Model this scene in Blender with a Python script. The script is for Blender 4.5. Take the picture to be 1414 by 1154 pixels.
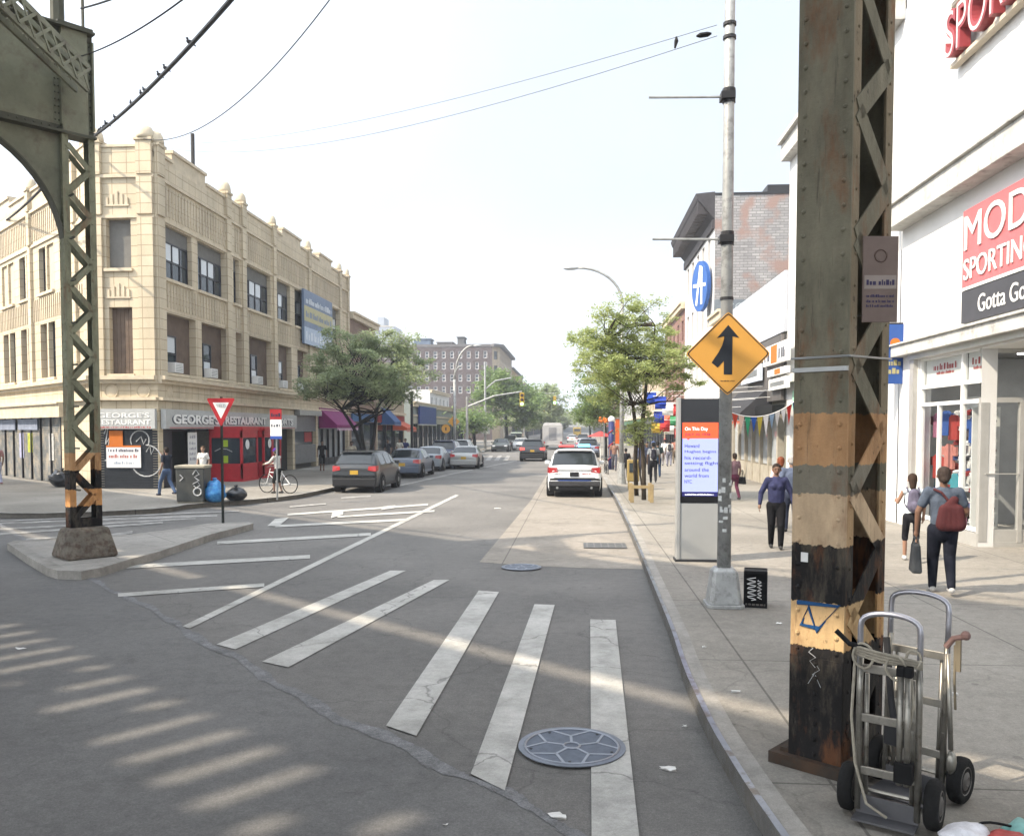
import bpy, bmesh, math, random
from mathutils import Vector, Matrix, noise as mnoise
rnd = random.Random(7)
R = math.radians
PI = math.pi
sc = bpy.context.scene
for o in list(bpy.data.objects): bpy.data.objects.remove(o, do_unlink=True)

# ---------------------------------------------------------------- camera
CAMH, FPX, YAW, CX, HY = 2.5, 1180.0, 4.26, 707.0, 592.0
cam_d = bpy.data.cameras.new('camera'); cam = bpy.data.objects.new('camera', cam_d)
sc.collection.objects.link(cam)
cam.location = (0, 0, CAMH); PIT = R(2.5); PPY = HY+FPX*math.tan(PIT); cam.rotation_euler = (R(90)-PIT, 0, R(YAW))
cam_d.sensor_width = 36; cam_d.lens = 36*FPX/1414
cam_d.shift_y = (PPY-577)/1414; cam_d.clip_start = .1; cam_d.clip_end = 6000
sc.camera = cam

# ---------------------------------------------------------------- sky and sun
SUN_EL = 43.5
sv = Vector((-.88*math.cos(R(SUN_EL)), -.475*math.cos(R(SUN_EL)), math.sin(R(SUN_EL))))
w = bpy.data.worlds.new('World'); sc.world = w; w.use_nodes = True
nt = w.node_tree; nt.nodes.clear()
sky = nt.nodes.new('ShaderNodeTexSky'); sky.sky_type = 'NISHITA'; sky.sun_disc = False
sky.sun_elevation = R(SUN_EL); sky.sun_rotation = math.atan2(sv.x, sv.y)
sky.air_density = 1.0; sky.dust_density = 5.0; sky.ozone_density = 1.2
bg = nt.nodes.new('ShaderNodeBackground'); bg.inputs[1].default_value = .15
wo = nt.nodes.new('ShaderNodeOutputWorld')
tcw = nt.nodes.new('ShaderNodeTexCoord'); D_ = tcw.outputs['Generated']     # thin summer haze over the blue: brighter towards the sun and the horizon
def wn(t_, **k):
    n = nt.nodes.new(t_)
    for a_, v_ in k.items(): setattr(n, a_, v_)
    return n
nz = wn('ShaderNodeTexNoise'); nz.inputs['Scale'].default_value = 2.2; nz.inputs['Detail'].default_value = 6; nt.links.new(D_, nz.inputs['Vector'])
dp = wn('ShaderNodeVectorMath', operation='DOT_PRODUCT'); dp.inputs[1].default_value = tuple(sv); nt.links.new(D_, dp.inputs[0])
sxz = wn('ShaderNodeSeparateXYZ'); nt.links.new(D_, sxz.inputs[0])
def mrn(src, a_, b_, c_, d_):
    n = wn('ShaderNodeMapRange', interpolation_type='SMOOTHSTEP')
    for i_, v_ in enumerate((a_, b_, c_, d_)): n.inputs[i_+1].default_value = v_
    nt.links.new(src, n.inputs[0]); return n.outputs[0]
def addn(a_, b_):
    n = wn('ShaderNodeMath', operation='ADD'); nt.links.new(a_, n.inputs[0]); nt.links.new(b_, n.inputs[1]); return n.outputs[0]
vv = addn(addn(mrn(dp.outputs['Value'], -.05, .95, .88, 3.1), mrn(sxz.outputs[2], -.02, .27, .75, 0)), mrn(nz.outputs[0], .35, .7, -.04, .10))
hz = wn('ShaderNodeVectorMath', operation='SCALE'); hz.inputs[0].default_value = (1.66,1.80,1.96); nt.links.new(vv, hz.inputs['Scale'])
mxw = wn('ShaderNodeMix', data_type='RGBA'); mxw.inputs[0].default_value = .86; nt.links.new(sky.outputs[0], mxw.inputs[6]); nt.links.new(hz.outputs[0], mxw.inputs[7])
nt.links.new(mxw.outputs[2], bg.inputs[0]); nt.links.new(bg.outputs[0], wo.inputs[0])
sd = bpy.data.lights.new('sun', 'SUN'); sd.energy = 2.3; sd.angle = R(.75); sd.color = (1, .87, .70)
so = bpy.data.objects.new('sun', sd); sc.collection.objects.link(so)
so.rotation_euler = sv.to_track_quat('Z', 'Y').to_euler(); so.location = (-20, -10, 40)
vs = sc.view_settings
vs.view_transform = 'Standard'; vs.look = 'None'; vs.gamma = 1; vs.exposure = 1.95
sc.render.engine = 'CYCLES'
sc.cycles.max_bounces = 6; sc.cycles.transparent_max_bounces = 12

# ---------------------------------------------------------------- helpers
ca, sa = math.cos(R(YAW)), math.sin(R(YAW))
def ray(px, py):
    a, v = (px-CX)/FPX, (PPY-py)/FPX; d = math.cos(PIT)+v*math.sin(PIT); z = v*math.cos(PIT)-math.sin(PIT)
    return Vector((a*ca-d*sa, a*sa+d*ca, z))
def atd(px, py, d):                       # point on the pixel's ray at horizontal depth d
    r = ray(px, py); return r*(d/dep(r)) + Vector((0,0,CAMH))
def G(px, py, z=0):                       # ground point seen at a pixel of the photograph
    r = ray(px, py); k = (z-CAMH)/r.z
    return Vector((r.x*k, r.y*k, z))
def YX(px, X):                            # Y of the wall plane x=X seen at column px
    t = math.tan(R(YAW) - math.atan((px - CX)/FPX))
    return -X/t
def dep(p): return -p[0]*sa + p[1]*ca
C = sc.collection
def tag(o, label=None, cat=None, group=None, kind=None):
    if label: o['label'] = label
    if cat: o['category'] = cat
    if group: o['group'] = group
    if kind: o['kind'] = kind
    return o
def thing(name, loc, label, cat, rz=0, group=None):
    o = bpy.data.objects.new(name, None); C.objects.link(o)
    o.location = loc; o.rotation_euler = (0, 0, rz); o.empty_display_size = .2
    o['off'] = list(Vector(loc)); return tag(o, label, cat, group)
def copy_tree(o, parent=None):
    c = o.copy(); C.objects.link(c)
    if parent: c.parent = parent
    for ch in list(o.children): copy_tree(ch, c)
    return c
class MB:
    def __init__(s): s.v = []; s.f = []; s.m = []; s.cur = 0
    def add(s, vs, fs, M=None):
        b = len(s.v)
        for p in vs: s.v.append(tuple(M @ Vector(p)) if M is not None else tuple(p))
        for f in fs: s.f.append([b + i for i in f]); s.m.append(s.cur)
        return s
    def box(s, c, d, M=None, rz=0):
        x, y, z = d[0]/2, d[1]/2, d[2]/2
        vs = [(-x,-y,-z),(x,-y,-z),(x,y,-z),(-x,y,-z),(-x,-y,z),(x,-y,z),(x,y,z),(-x,y,z)]
        T = Matrix.Translation(c) @ Matrix.Rotation(rz, 4, 'Z')
        if M is not None: T = M @ T
        return s.add(vs, [(0,3,2,1),(4,5,6,7),(0,1,5,4),(1,2,6,5),(2,3,7,6),(3,0,4,7)], T)
    def hexa(s, b, t):                     # 4 bottom points, 4 top points (ccw from above)
        return s.add(list(b)+list(t), [(3,2,1,0),(4,5,6,7),(0,1,5,4),(1,2,6,5),(2,3,7,6),(3,0,4,7)])
    def prism(s, pts, z0, z1):
        n = len(pts); a = sum(pts[i][0]*pts[(i+1)%n][1]-pts[(i+1)%n][0]*pts[i][1] for i in range(n))
        if a < 0: pts = pts[::-1]
        vs = [(p[0],p[1],z0) for p in pts]+[(p[0],p[1],z1) for p in pts]
        return s.add(vs, [list(range(n-1,-1,-1)), list(range(n,2*n))]+[(i,(i+1)%n,n+(i+1)%n,n+i) for i in range(n)])
    def tube(s, pts, r, n=8, cap=True):
        pts = [Vector(p) for p in pts]; k = len(pts)
        rs = r if isinstance(r, (list, tuple)) else [r]*k
        b = len(s.v); up = None
        for i in range(k):
            d = (pts[min(i+1,k-1)]-pts[max(i-1,0)])
            if d.length < 1e-9: d = Vector((0,0,1))
            d.normalize()
            if up is None: up = Vector((0,0,1)) if abs(d.z) < .9 else Vector((1,0,0))
            a = up - d*up.dot(d)
            if a.length < 1e-5: a = d.orthogonal()
            a.normalize(); up = a; c = d.cross(a)
            for j in range(n):
                t = 2*PI*j/n; s.v.append(tuple(pts[i]+(a*math.cos(t)+c*math.sin(t))*rs[i]))
        for i in range(k-1):
            for j in range(n):
                s.f.append([b+i*n+j, b+i*n+(j+1)%n, b+(i+1)*n+(j+1)%n, b+(i+1)*n+j]); s.m.append(s.cur)
        if cap:
            s.f.append([b+j for j in range(n-1,-1,-1)]); s.m.append(s.cur)
            s.f.append([b+(k-1)*n+j for j in range(n)]); s.m.append(s.cur)
        return s
    def bar(s, p0, p1, w, h, up=(0,0,1)):
        p0, p1, up = Vector(p0), Vector(p1), Vector(up); d = (p1-p0).normalized()
        a = d.cross(up)
        if a.length < 1e-4: a = d.orthogonal()
        a.normalize(); u = a.cross(d)
        q = [a*(w/2)*i+u*(h/2)*j for i, j in ((-1,-1),(1,-1),(1,1),(-1,1))]
        vs = [tuple(p0+x) for x in q]+[tuple(p1+x) for x in q]
        return s.add(vs, [(0,1,2,3),(7,6,5,4),(0,4,5,1),(1,5,6,2),(2,6,7,3),(3,7,4,0)])
    def sph(s, c, r, n=10, m=6, sc_=(1,1,1)):
        vs = [(0,0,1)]; fs = []
        for i in range(1, m):
            t = PI*i/m
            for j in range(n): vs.append((math.sin(t)*math.cos(2*PI*j/n), math.sin(t)*math.sin(2*PI*j/n), math.cos(t)))
        vs.append((0,0,-1)); L = len(vs)-1
        for j in range(n):
            fs.append((0, 1+j, 1+(j+1)%n)); fs.append((L, L-n+(j+1)%n, L-n+j))
        for i in range(m-2):
            for j in range(n):
                a = 1+i*n+j; b = 1+i*n+(j+1)%n; fs.append((a, a+n, b+n, b))
        return s.add([(c[0]+v[0]*r*sc_[0], c[1]+v[1]*r*sc_[1], c[2]+v[2]*r*sc_[2]) for v in vs], fs)
    def lathe(s, c, prof, n=20, M=None):    # prof: (r,z)
        k = len(prof)
        vs = [(r*math.cos(2*PI*j/n), r*math.sin(2*PI*j/n), z) for r, z in prof for j in range(n)]
        fs = [(i*n+j, i*n+(j+1)%n, (i+1)*n+(j+1)%n, (i+1)*n+j) for i in range(k-1) for j in range(n)]
        fs += [list(range(n-1,-1,-1)), list(range((k-1)*n, k*n))]
        T = Matrix.Translation(c)
        if M is not None: T = T @ M
        return s.add(vs, fs, T)
    def build(s, name, mat, parent=None, smooth=False, bevel=0, world=True, kind=None, loc=None, autosm=False):
        if not s.v: s.v = [(0,0,0)]
        vs = [Vector(v) for v in s.v]
        if parent is not None:
            off = Vector(parent['off']) if ('off' in parent and world) else Vector((0,0,0))
            o0 = off
        else:
            if loc is not None: off = Vector(loc)
            else:
                xs = [v.x for v in vs]; ys = [v.y for v in vs]; zs = [v.z for v in vs]
                off = Vector(((min(xs)+max(xs))/2, (min(ys)+max(ys))/2, min(zs)))
            o0 = off
        me = bpy.data.meshes.new(name); me.from_pydata([v-off for v in vs], [], s.f)
        mats = mat if isinstance(mat, (list, tuple)) else [mat]
        for m in mats: me.materials.append(m)
        if len(mats) > 1:
            for p, mi in zip(me.polygons, s.m): p.material_index = mi
        # metric uv on every face: u along the horizontal tangent, v up
        uvl = me.uv_layers.new(name='UVMap')
        for p in me.polygons:
            nrm = p.normal
            if abs(nrm.z) > .8: a = Vector((1,0,0)); b = Vector((0,1,0))
            else:
                a = Vector((-nrm.y, nrm.x, 0)).normalized(); b = Vector((0,0,1))
            for li in p.loop_indices:
                q = me.vertices[me.loops[li].vertex_index].co + off
                uvl.data[li].uv = (q.dot(a), q.dot(b))
        if smooth:
            for p in me.polygons: p.use_smooth = True
        o = bpy.data.objects.new(name, me); C.objects.link(o)
        if parent is not None:
            o.parent = parent
            if world and 'off' in parent: o['off'] = list(parent['off'])
        else: o.location = off; o['off'] = list(off)
        if bevel:
            b = o.modifiers.new('bevel', 'BEVEL'); b.width = bevel; b.segments = 2; b.limit_method = 'ANGLE'; b.angle_limit = R(35)
        if autosm:
            for p in me.polygons: p.use_smooth = True
            e = o.modifiers.new('es', 'EDGE_SPLIT'); e.split_angle = R(35)
        if kind: o['kind'] = kind
        return o
def textmesh(txt, bold=0.0):
    cu = bpy.data.curves.new('t', 'FONT'); cu.body = txt; cu.size = 1; cu.offset = bold; cu.resolution_u = 5
    o = bpy.data.objects.new('t', cu); C.objects.link(o)
    dg = bpy.context.evaluated_depsgraph_get(); me = o.evaluated_get(dg).to_mesh()
    vs = [tuple(v.co) for v in me.vertices]; fs = [list(p.vertices) for p in me.polygons]
    o.evaluated_get(dg).to_mesh_clear(); bpy.data.objects.remove(o, do_unlink=True); bpy.data.curves.remove(cu)
    x0 = min(v[0] for v in vs); x1 = max(v[0] for v in vs); y0 = min(v[1] for v in vs); y1 = max(v[1] for v in vs)
    return [((v[0]-x0)/(x1-x0), (v[1]-y0)/(y1-y0)) for v in vs], fs
def put_text(mb, txt, M, w_, h, depth=0, bold=0.0):    # M maps (x right, y up, z out); box w_ x h from its origin
    vs, fs = textmesh(txt, bold)
    if depth <= 0: mb.add([(x*w_, y*h, 0) for x, y in vs], fs, M); return
    n = len(vs); V = [(x*w_, y*h, depth) for x, y in vs]+[(x*w_, y*h, 0) for x, y in vs]
    cnt = {}
    for f in fs:
        for i in range(len(f)): cnt[(f[i], f[(i+1)%len(f)])] = 1
    F = [list(f) for f in fs]
    for (a, b) in cnt:
        if (b, a) not in cnt: F.append([b, a, a+n, b+n])
    mb.add(V, F, M)
class Wall:                                # vertical plane; u runs left to right as seen from outside
    def __init__(s, P0, P1):
        s.p = Vector((P0[0], P0[1], 0)); d = Vector((P1[0]-P0[0], P1[1]-P0[1], 0))
        s.L = d.length; s.t = d.normalized(); s.n = Vector((s.t.y, -s.t.x, 0))
    def pt(s, u, z, o=0): return s.p + s.t*u + s.n*o + Vector((0,0,z))
    def box(s, mb, u0, u1, z0, z1, o0, o1):
        b = [s.pt(u0,z0,o1), s.pt(u1,z0,o1), s.pt(u1,z0,o0), s.pt(u0,z0,o0)]
        t = [s.pt(u0,z1,o1), s.pt(u1,z1,o1), s.pt(u1,z1,o0), s.pt(u0,z1,o0)]
        mb.hexa(b, t)
    def quad(s, mb, u0, u1, z0, z1, o): mb.add([s.pt(u0,z0,o), s.pt(u1,z0,o), s.pt(u1,z1,o), s.pt(u0,z1,o)], [(0,1,2,3)])
    def M(s, u, z, o=0):
        p = s.pt(u, z, o)
        return Matrix(((s.t.x, 0, s.n.x, p.x), (s.t.y, 0, s.n.y, p.y), (0, 1, 0, p.z), (0,0,0,1)))
    def u_px(s, px):                       # u where the camera column px meets the wall
        a = R(YAW) - math.atan((px-CX)/FPX); D = Vector((-math.sin(a), math.cos(a), 0))
        den = D.x*s.t.y - D.y*s.t.x
        return (D.y*s.p.x - D.x*s.p.y)/den if abs(den) > 1e-9 else 0
    def z_px(s, u, py):
        q = s.pt(u, 0); return CAMH + (HY-py)*dep(q)/FPX
    def surface(s, mb, u0, u1, z0, z1, ops, depth=.3):   # wall skin with openings cut and reveals
        us = sorted({u0, u1} | {min(max(a, u0), u1) for o in ops for a in o[:2]})
        zs = sorted({z0, z1} | {min(max(a, z0), z1) for o in ops for a in o[2:4]})
        for i in range(len(us)-1):
            for j in range(len(zs)-1):
                uc, zc = (us[i]+us[i+1])/2, (zs[j]+zs[j+1])/2
                if any(o[0] < uc < o[1] and o[2] < zc < o[3] for o in ops): continue
                s.quad(mb, us[i], us[i+1], zs[j], zs[j+1], 0)
        for a, b, c, d in [o[:4] for o in ops]:
            P = s.pt
            for q in ([P(a,c,0),P(a,d,0),P(a,d,-depth),P(a,c,-depth)], [P(b,d,0),P(b,c,0),P(b,c,-depth),P(b,d,-depth)],
                      [P(a,d,0),P(b,d,0),P(b,d,-depth),P(a,d,-depth)], [P(b,c,0),P(a,c,0),P(a,c,-depth),P(b,c,-depth)]):
                mb.add(q, [(0,1,2,3)])

# ---------------------------------------------------------------- materials
MC = {}
def mat(name, col, rough=.7, metal=0, var=.12, scale=3.0, bump=0, bscale=40, spec=.5, col2=None, thr=(.45,.6), emit=0, coat=0, alpha=None):
    if name in MC: return MC[name]
    def tone(c):
        mx_, mn_ = max(c), min(c)
        if mx_ < .1: k = .7
        elif mx_-mn_ > .45*mx_: k = .62
        elif mx_ < .3: k = .75
        else: k = .9
        return tuple(v*k for v in c)
    if not emit: col = tone(col); col2 = tone(col2) if col2 else None
    else: emit = emit/2.6
    m = bpy.data.materials.new(name); m.use_nodes = True; t = m.node_tree; N = t.nodes; Lk = t.links
    b = N['Principled BSDF']; b.inputs['Roughness'].default_value = rough; b.inputs['Metallic'].default_value = metal
    b.inputs['Specular IOR Level'].default_value = spec if rough < .4 or metal > .2 else (.3 if rough < .6 else .15)
    if coat: b.inputs['Coat Weight'].default_value = coat; b.inputs['Coat Roughness'].default_value = .08
    tc = N.new('ShaderNodeTexCoord')
    n1 = N.new('ShaderNodeTexNoise'); n1.inputs['Scale'].default_value = scale; n1.inputs['Detail'].default_value = 6; n1.inputs['Roughness'].default_value = .62
    Lk.new(tc.outputs['Object'], n1.inputs['Vector'])
    rmp = N.new('ShaderNodeMapRange'); rmp.inputs[1].default_value = .25; rmp.inputs[2].default_value = .75
    rmp.inputs[3].default_value = 1-var; rmp.inputs[4].default_value = 1+var
    Lk.new(n1.outputs[0], rmp.inputs[0])
    mul = N.new('ShaderNodeVectorMath'); mul.operation = 'SCALE'
    src = None
    if col2:
        mx = N.new('ShaderNodeMix'); mx.data_type = 'RGBA'
        n2 = N.new('ShaderNodeTexNoise'); n2.inputs['Scale'].default_value = scale*1.7; n2.inputs['Detail'].default_value = 8; n2.inputs['Roughness'].default_value = .7
        Lk.new(tc.outputs['Object'], n2.inputs['Vector'])
        mr = N.new('ShaderNodeMapRange'); mr.inputs[1].default_value = thr[0]; mr.inputs[2].default_value = thr[1]
        Lk.new(n2.outputs[0], mr.inputs[0]); Lk.new(mr.outputs[0], mx.inputs[0])
        mx.inputs[6].default_value = (*col, 1); mx.inputs[7].default_value = (*col2, 1); src = mx.outputs[2]
    else:
        rgb = N.new('ShaderNodeRGB'); rgb.outputs[0].default_value = (*col, 1); src = rgb.outputs[0]
    Lk.new(src, mul.inputs[0]); Lk.new(rmp.outputs[0], mul.inputs['Scale']); Lk.new(mul.outputs[0], b.inputs['Base Color'])
    if emit: b.inputs['Emission Color'].default_value = (*col, 1); b.inputs['Emission Strength'].default_value = emit
    if bump:
        n3 = N.new('ShaderNodeTexNoise'); n3.inputs['Scale'].default_value = bscale; n3.inputs['Detail'].default_value = 4
        Lk.new(tc.outputs['Object'], n3.inputs['Vector'])
        bp = N.new('ShaderNodeBump'); bp.inputs['Strength'].default_value = bump; bp.inputs['Distance'].default_value = .02
        Lk.new(n3.outputs[0], bp.inputs['Height']); Lk.new(bp.outputs[0], b.inputs['Normal'])
    MC[name] = m; return m
def brickmat(name, c1, c2, mortar, bw, bh, ms=.012, rough=.85, off=.5, stain=None, bump=.4, offs=0):
    if name in MC: return MC[name]
    m = bpy.data.materials.new(name); m.use_nodes = True; t = m.node_tree; N = t.nodes; Lk = t.links
    b = N['Principled BSDF']; b.inputs['Roughness'].default_value = rough
    uv = N.new('ShaderNodeUVMap'); br = N.new('ShaderNodeTexBrick'); br.offset = off
    br.inputs['Color1'].default_value = (*c1,1); br.inputs['Color2'].default_value = (*c2,1); br.inputs['Mortar'].default_value = (*mortar,1)
    br.inputs['Scale'].default_value = 1; br.inputs['Brick Width'].default_value = bw; br.inputs['Row Height'].default_value = bh
    br.inputs['Mortar Size'].default_value = ms; br.inputs['Mortar Smooth'].default_value = .3
    Lk.new(uv.outputs[0], br.inputs[0])
    tc = N.new('ShaderNodeTexCoord'); n1 = N.new('ShaderNodeTexNoise'); n1.inputs['Scale'].default_value = .8; n1.inputs['Detail'].default_value = 8; n1.inputs['Roughness'].default_value = .65
    mp = N.new('ShaderNodeMapping'); mp.inputs['Scale'].default_value = (1,1,.35); Lk.new(tc.outputs['Object'], mp.inputs[0]); Lk.new(mp.outputs[0], n1.inputs['Vector'])
    mr = N.new('ShaderNodeMapRange'); mr.inputs[1].default_value = .3; mr.inputs[2].default_value = .72; mr.inputs[3].default_value = .78; mr.inputs[4].default_value = 1.12
    Lk.new(n1.outputs[0], mr.inputs[0])
    sc2 = N.new('ShaderNodeVectorMath'); sc2.operation = 'SCALE'; Lk.new(br.outputs[0], sc2.inputs[0]); Lk.new(mr.outputs[0], sc2.inputs['Scale'])
    out = sc2.outputs[0]
    if stain:
        n2 = N.new('ShaderNodeTexNoise'); n2.inputs['Scale'].default_value = stain[1]; n2.inputs['Detail'].default_value = 7; Lk.new(tc.outputs['Object'], n2.inputs['Vector'])
        m2 = N.new('ShaderNodeMapRange'); m2.inputs[1].default_value = stain[2]; m2.inputs[2].default_value = stain[2]+.12; Lk.new(n2.outputs[0], m2.inputs[0])
        mx = N.new('ShaderNodeMix'); mx.data_type = 'RGBA'; Lk.new(m2.outputs[0], mx.inputs[0]); Lk.new(out, mx.inputs[6]); mx.inputs[7].default_value = (*stain[0],1); out = mx.outputs[2]
    Lk.new(out, b.inputs['Base Color'])
    bp = N.new('ShaderNodeBump'); bp.inputs['Strength'].default_value = bump; bp.inputs['Distance'].default_value = .02; bp.invert = True
    Lk.new(br.outputs['Fac'], bp.inputs['Height']); Lk.new(bp.outputs[0], b.inputs['Normal'])
    MC[name] = m; return m
def glassmat(name, col=(.03,.04,.05), rough=.06, clear=0):
    if name in MC: return MC[name]
    m = bpy.data.materials.new(name); m.use_nodes = True; t = m.node_tree; N = t.nodes
    b = N['Principled BSDF']; b.inputs['Base Color'].default_value = (*col,1); b.inputs['Roughness'].default_value = rough; b.inputs['Specular IOR Level'].default_value = .45
    if clear:
        tr = N.new('ShaderNodeBsdfTransparent'); tr.inputs[0].default_value = (.93,.95,.95,1); mx = N.new('ShaderNodeMixShader'); mx.inputs[0].default_value = clear
        t.links.new(b.outputs[0], mx.inputs[1]); t.links.new(tr.outputs[0], mx.inputs[2]); t.links.new(mx.outputs[0], N['Material Output'].inputs[0])
    MC[name] = m; return m
def groundmat(name, c1, c2, speck=.25, rough=.9, crack=.0, stain=(.0,), scale=.35, joints=None, gum=0):
    m = bpy.data.materials.new(name); m.use_nodes = True; t = m.node_tree; N = t.nodes; Lk = t.links
    b = N['Principled BSDF']; b.inputs['Roughness'].default_value = rough; b.inputs['Specular IOR Level'].default_value = .35
    geo = N.new('ShaderNodeNewGeometry'); P = geo.outputs['Position']
    def noi(s, d=6, r=.6):
        n = N.new('ShaderNodeTexNoise'); n.inputs['Scale'].default_value = s; n.inputs['Detail'].default_value = d; n.inputs['Roughness'].default_value = r
        Lk.new(P, n.inputs['Vector']); return n.outputs[0]
    def rng(src, a, b_, c, d):
        n = N.new('ShaderNodeMapRange')
        for i, v in enumerate((a, b_, c, d)): n.inputs[i+1].default_value = v
        Lk.new(src, n.inputs[0]); return n.outputs[0]
    def mul(c, f):
        n = N.new('ShaderNodeVectorMath'); n.operation = 'SCALE'; Lk.new(c, n.inputs[0]); Lk.new(f, n.inputs['Scale']); return n.outputs[0]
    mx = N.new('ShaderNodeMix'); mx.data_type = 'RGBA'; mx.inputs[6].default_value = (*c1,1); mx.inputs[7].default_value = (*c2,1)
    Lk.new(rng(noi(scale, 8, .65), .38, .6, 0, 1), mx.inputs[0]); c = mx.outputs[2]
    c = mul(c, rng(noi(90, 3, .7), .3, .7, 1-speck, 1+speck)); c = mul(c, rng(noi(38, 4, .8), .3, .7, 1-speck*.8, 1+speck*.8))
    c = mul(c, rng(noi(7, 6, .7), .3, .7, .84, 1.12))
    c = mul(c, rng(noi(1.4, 7, .7), .5, .72, 1.04, .74))
    if crack:
        v = N.new('ShaderNodeTexVoronoi'); v.feature = 'DISTANCE_TO_EDGE'; v.inputs['Scale'].default_value = .45
        mpn = N.new('ShaderNodeVectorMath'); mpn.operation = 'ADD'
        n5 = N.new('ShaderNodeTexNoise'); n5.inputs['Scale'].default_value = 1.2; n5.inputs['Detail'].default_value = 7; Lk.new(P, n5.inputs['Vector'])
        Lk.new(P, mpn.inputs[0]); Lk.new(n5.outputs[1], mpn.inputs[1]); Lk.new(mpn.outputs[0], v.inputs['Vector'])
        c = mul(c, rng(v.outputs['Distance'], 0, .008, 1-crack, 1))
    if joints:
        br = N.new('ShaderNodeTexBrick'); br.offset = 0; br.inputs['Scale'].default_value = 1; br.inputs['Brick Width'].default_value = joints[0]; br.inputs['Row Height'].default_value = joints[1]
        br.inputs['Mortar Size'].default_value = .012; br.inputs['Mortar Smooth'].default_value = .2
        mp = N.new('ShaderNodeMapping'); mp.inputs['Rotation'].default_value = (0,0,joints[2]); mp.inputs['Location'].default_value = (1.35, .4, 0)
        Lk.new(P, mp.inputs[0]); Lk.new(mp.outputs[0], br.inputs[0]); c = mul(c, rng(br.outputs['Fac'], 0, 1, 1, .5))
    if gum:
        v = N.new('ShaderNodeTexVoronoi'); v.inputs['Scale'].default_value = 2.6; Lk.new(P, v.inputs['Vector']); c = mul(c, rng(v.outputs['Distance'], .07, .1, 1-gum, 1))
    Lk.new(c, b.inputs['Base Color'])
    bp = N.new('ShaderNodeBump'); bp.inputs['Strength'].default_value = .35; bp.inputs['Distance'].default_value = .01
    Lk.new(noi(120, 2), bp.inputs['Height']); Lk.new(bp.outputs[0], b.inputs['Normal'])
    return m
def bandmat(name, bands, rust=.5):         # steel painted in horizontal bands by world height
    m = bpy.data.materials.new(name); m.use_nodes = True; t = m.node_tree; N = t.nodes; Lk = t.links
    b = N['Principled BSDF']; b.inputs['Roughness'].default_value = .8; b.inputs['Specular IOR Level'].default_value = .15
    geo = N.new('ShaderNodeNewGeometry'); sx = N.new('ShaderNodeSeparateXYZ'); Lk.new(geo.outputs['Position'], sx.inputs[0])
    def noi(s, d=6, r=.65, zs=1):
        n = N.new('ShaderNodeTexNoise'); n.inputs['Scale'].default_value = s; n.inputs['Detail'].default_value = d; n.inputs['Roughness'].default_value = r
        mp = N.new('ShaderNodeMapping'); mp.inputs['Scale'].default_value = (1,1,zs); Lk.new(geo.outputs['Position'], mp.inputs[0]); Lk.new(mp.outputs[0], n.inputs['Vector']); return n.outputs[0]
    ad = N.new('ShaderNodeMath'); ad.operation = 'MULTIPLY_ADD'; Lk.new(noi(16, 8, .75), ad.inputs[0]); ad.inputs[1].default_value = .10; Lk.new(sx.outputs[2], ad.inputs[2])
    dv = N.new('ShaderNodeMath'); dv.operation = 'DIVIDE'; Lk.new(ad.outputs[0], dv.inputs[0]); dv.inputs[1].default_value = 10
    cr = N.new('ShaderNodeValToRGB'); cr.color_ramp.interpolation = 'CONSTANT'; e = cr.color_ramp.elements
    e[0].position = 0; e[0].color = (*bands[0][1],1); e[1].position = bands[1][0]/10; e[1].color = (*bands[1][1],1)
    for z, c in bands[2:]:
        q = e.new(z/10); q.color = (*c,1)
    Lk.new(dv.outputs[0], cr.inputs[0])
    c = cr.outputs[0]
    def mixc(c, f, col):
        mx = N.new('ShaderNodeMix'); mx.data_type = 'RGBA'; Lk.new(f, mx.inputs[0]); Lk.new(c, mx.inputs[6]); mx.inputs[7].default_value = (*col,1); return mx.outputs[2]
    def rng(src, a, b_, c0, d):
        n = N.new('ShaderNodeMapRange')
        for i, v in enumerate((a, b_, c0, d)): n.inputs[i+1].default_value = v
        Lk.new(src, n.inputs[0]); return n.outputs[0]
    c = mixc(c, rng(noi(7, 8, .75, .3), .5, .75, 0, .30), (.30,.25,.18)); c = mixc(c, rng(noi(3.2, 9, .7, .35), .53, .64, 0, rust), (.17,.07,.03)); c = mixc(c, rng(noi(26, 6, .8, .06), .58, .68, 0, .6), (.05,.04,.03))
    c = mixc(c, rng(noi(14, 6, .7, .5), .64, .7, 0, .85), (.03,.025,.02))
    sc2 = N.new('ShaderNodeVectorMath'); sc2.operation = 'SCALE'; Lk.new(c, sc2.inputs[0]); Lk.new(rng(noi(5, 7, .7, .4), .3, .7, .7, 1.2), sc2.inputs['Scale'])
    Lk.new(sc2.outputs[0], b.inputs['Base Color'])
    bp = N.new('ShaderNodeBump'); bp.inputs['Strength'].default_value = .5; bp.inputs['Distance'].default_value = .01; Lk.new(noi(30), bp.inputs['Height']); Lk.new(bp.outputs[0], b.inputs['Normal'])
    MC[name] = m; return m
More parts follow.
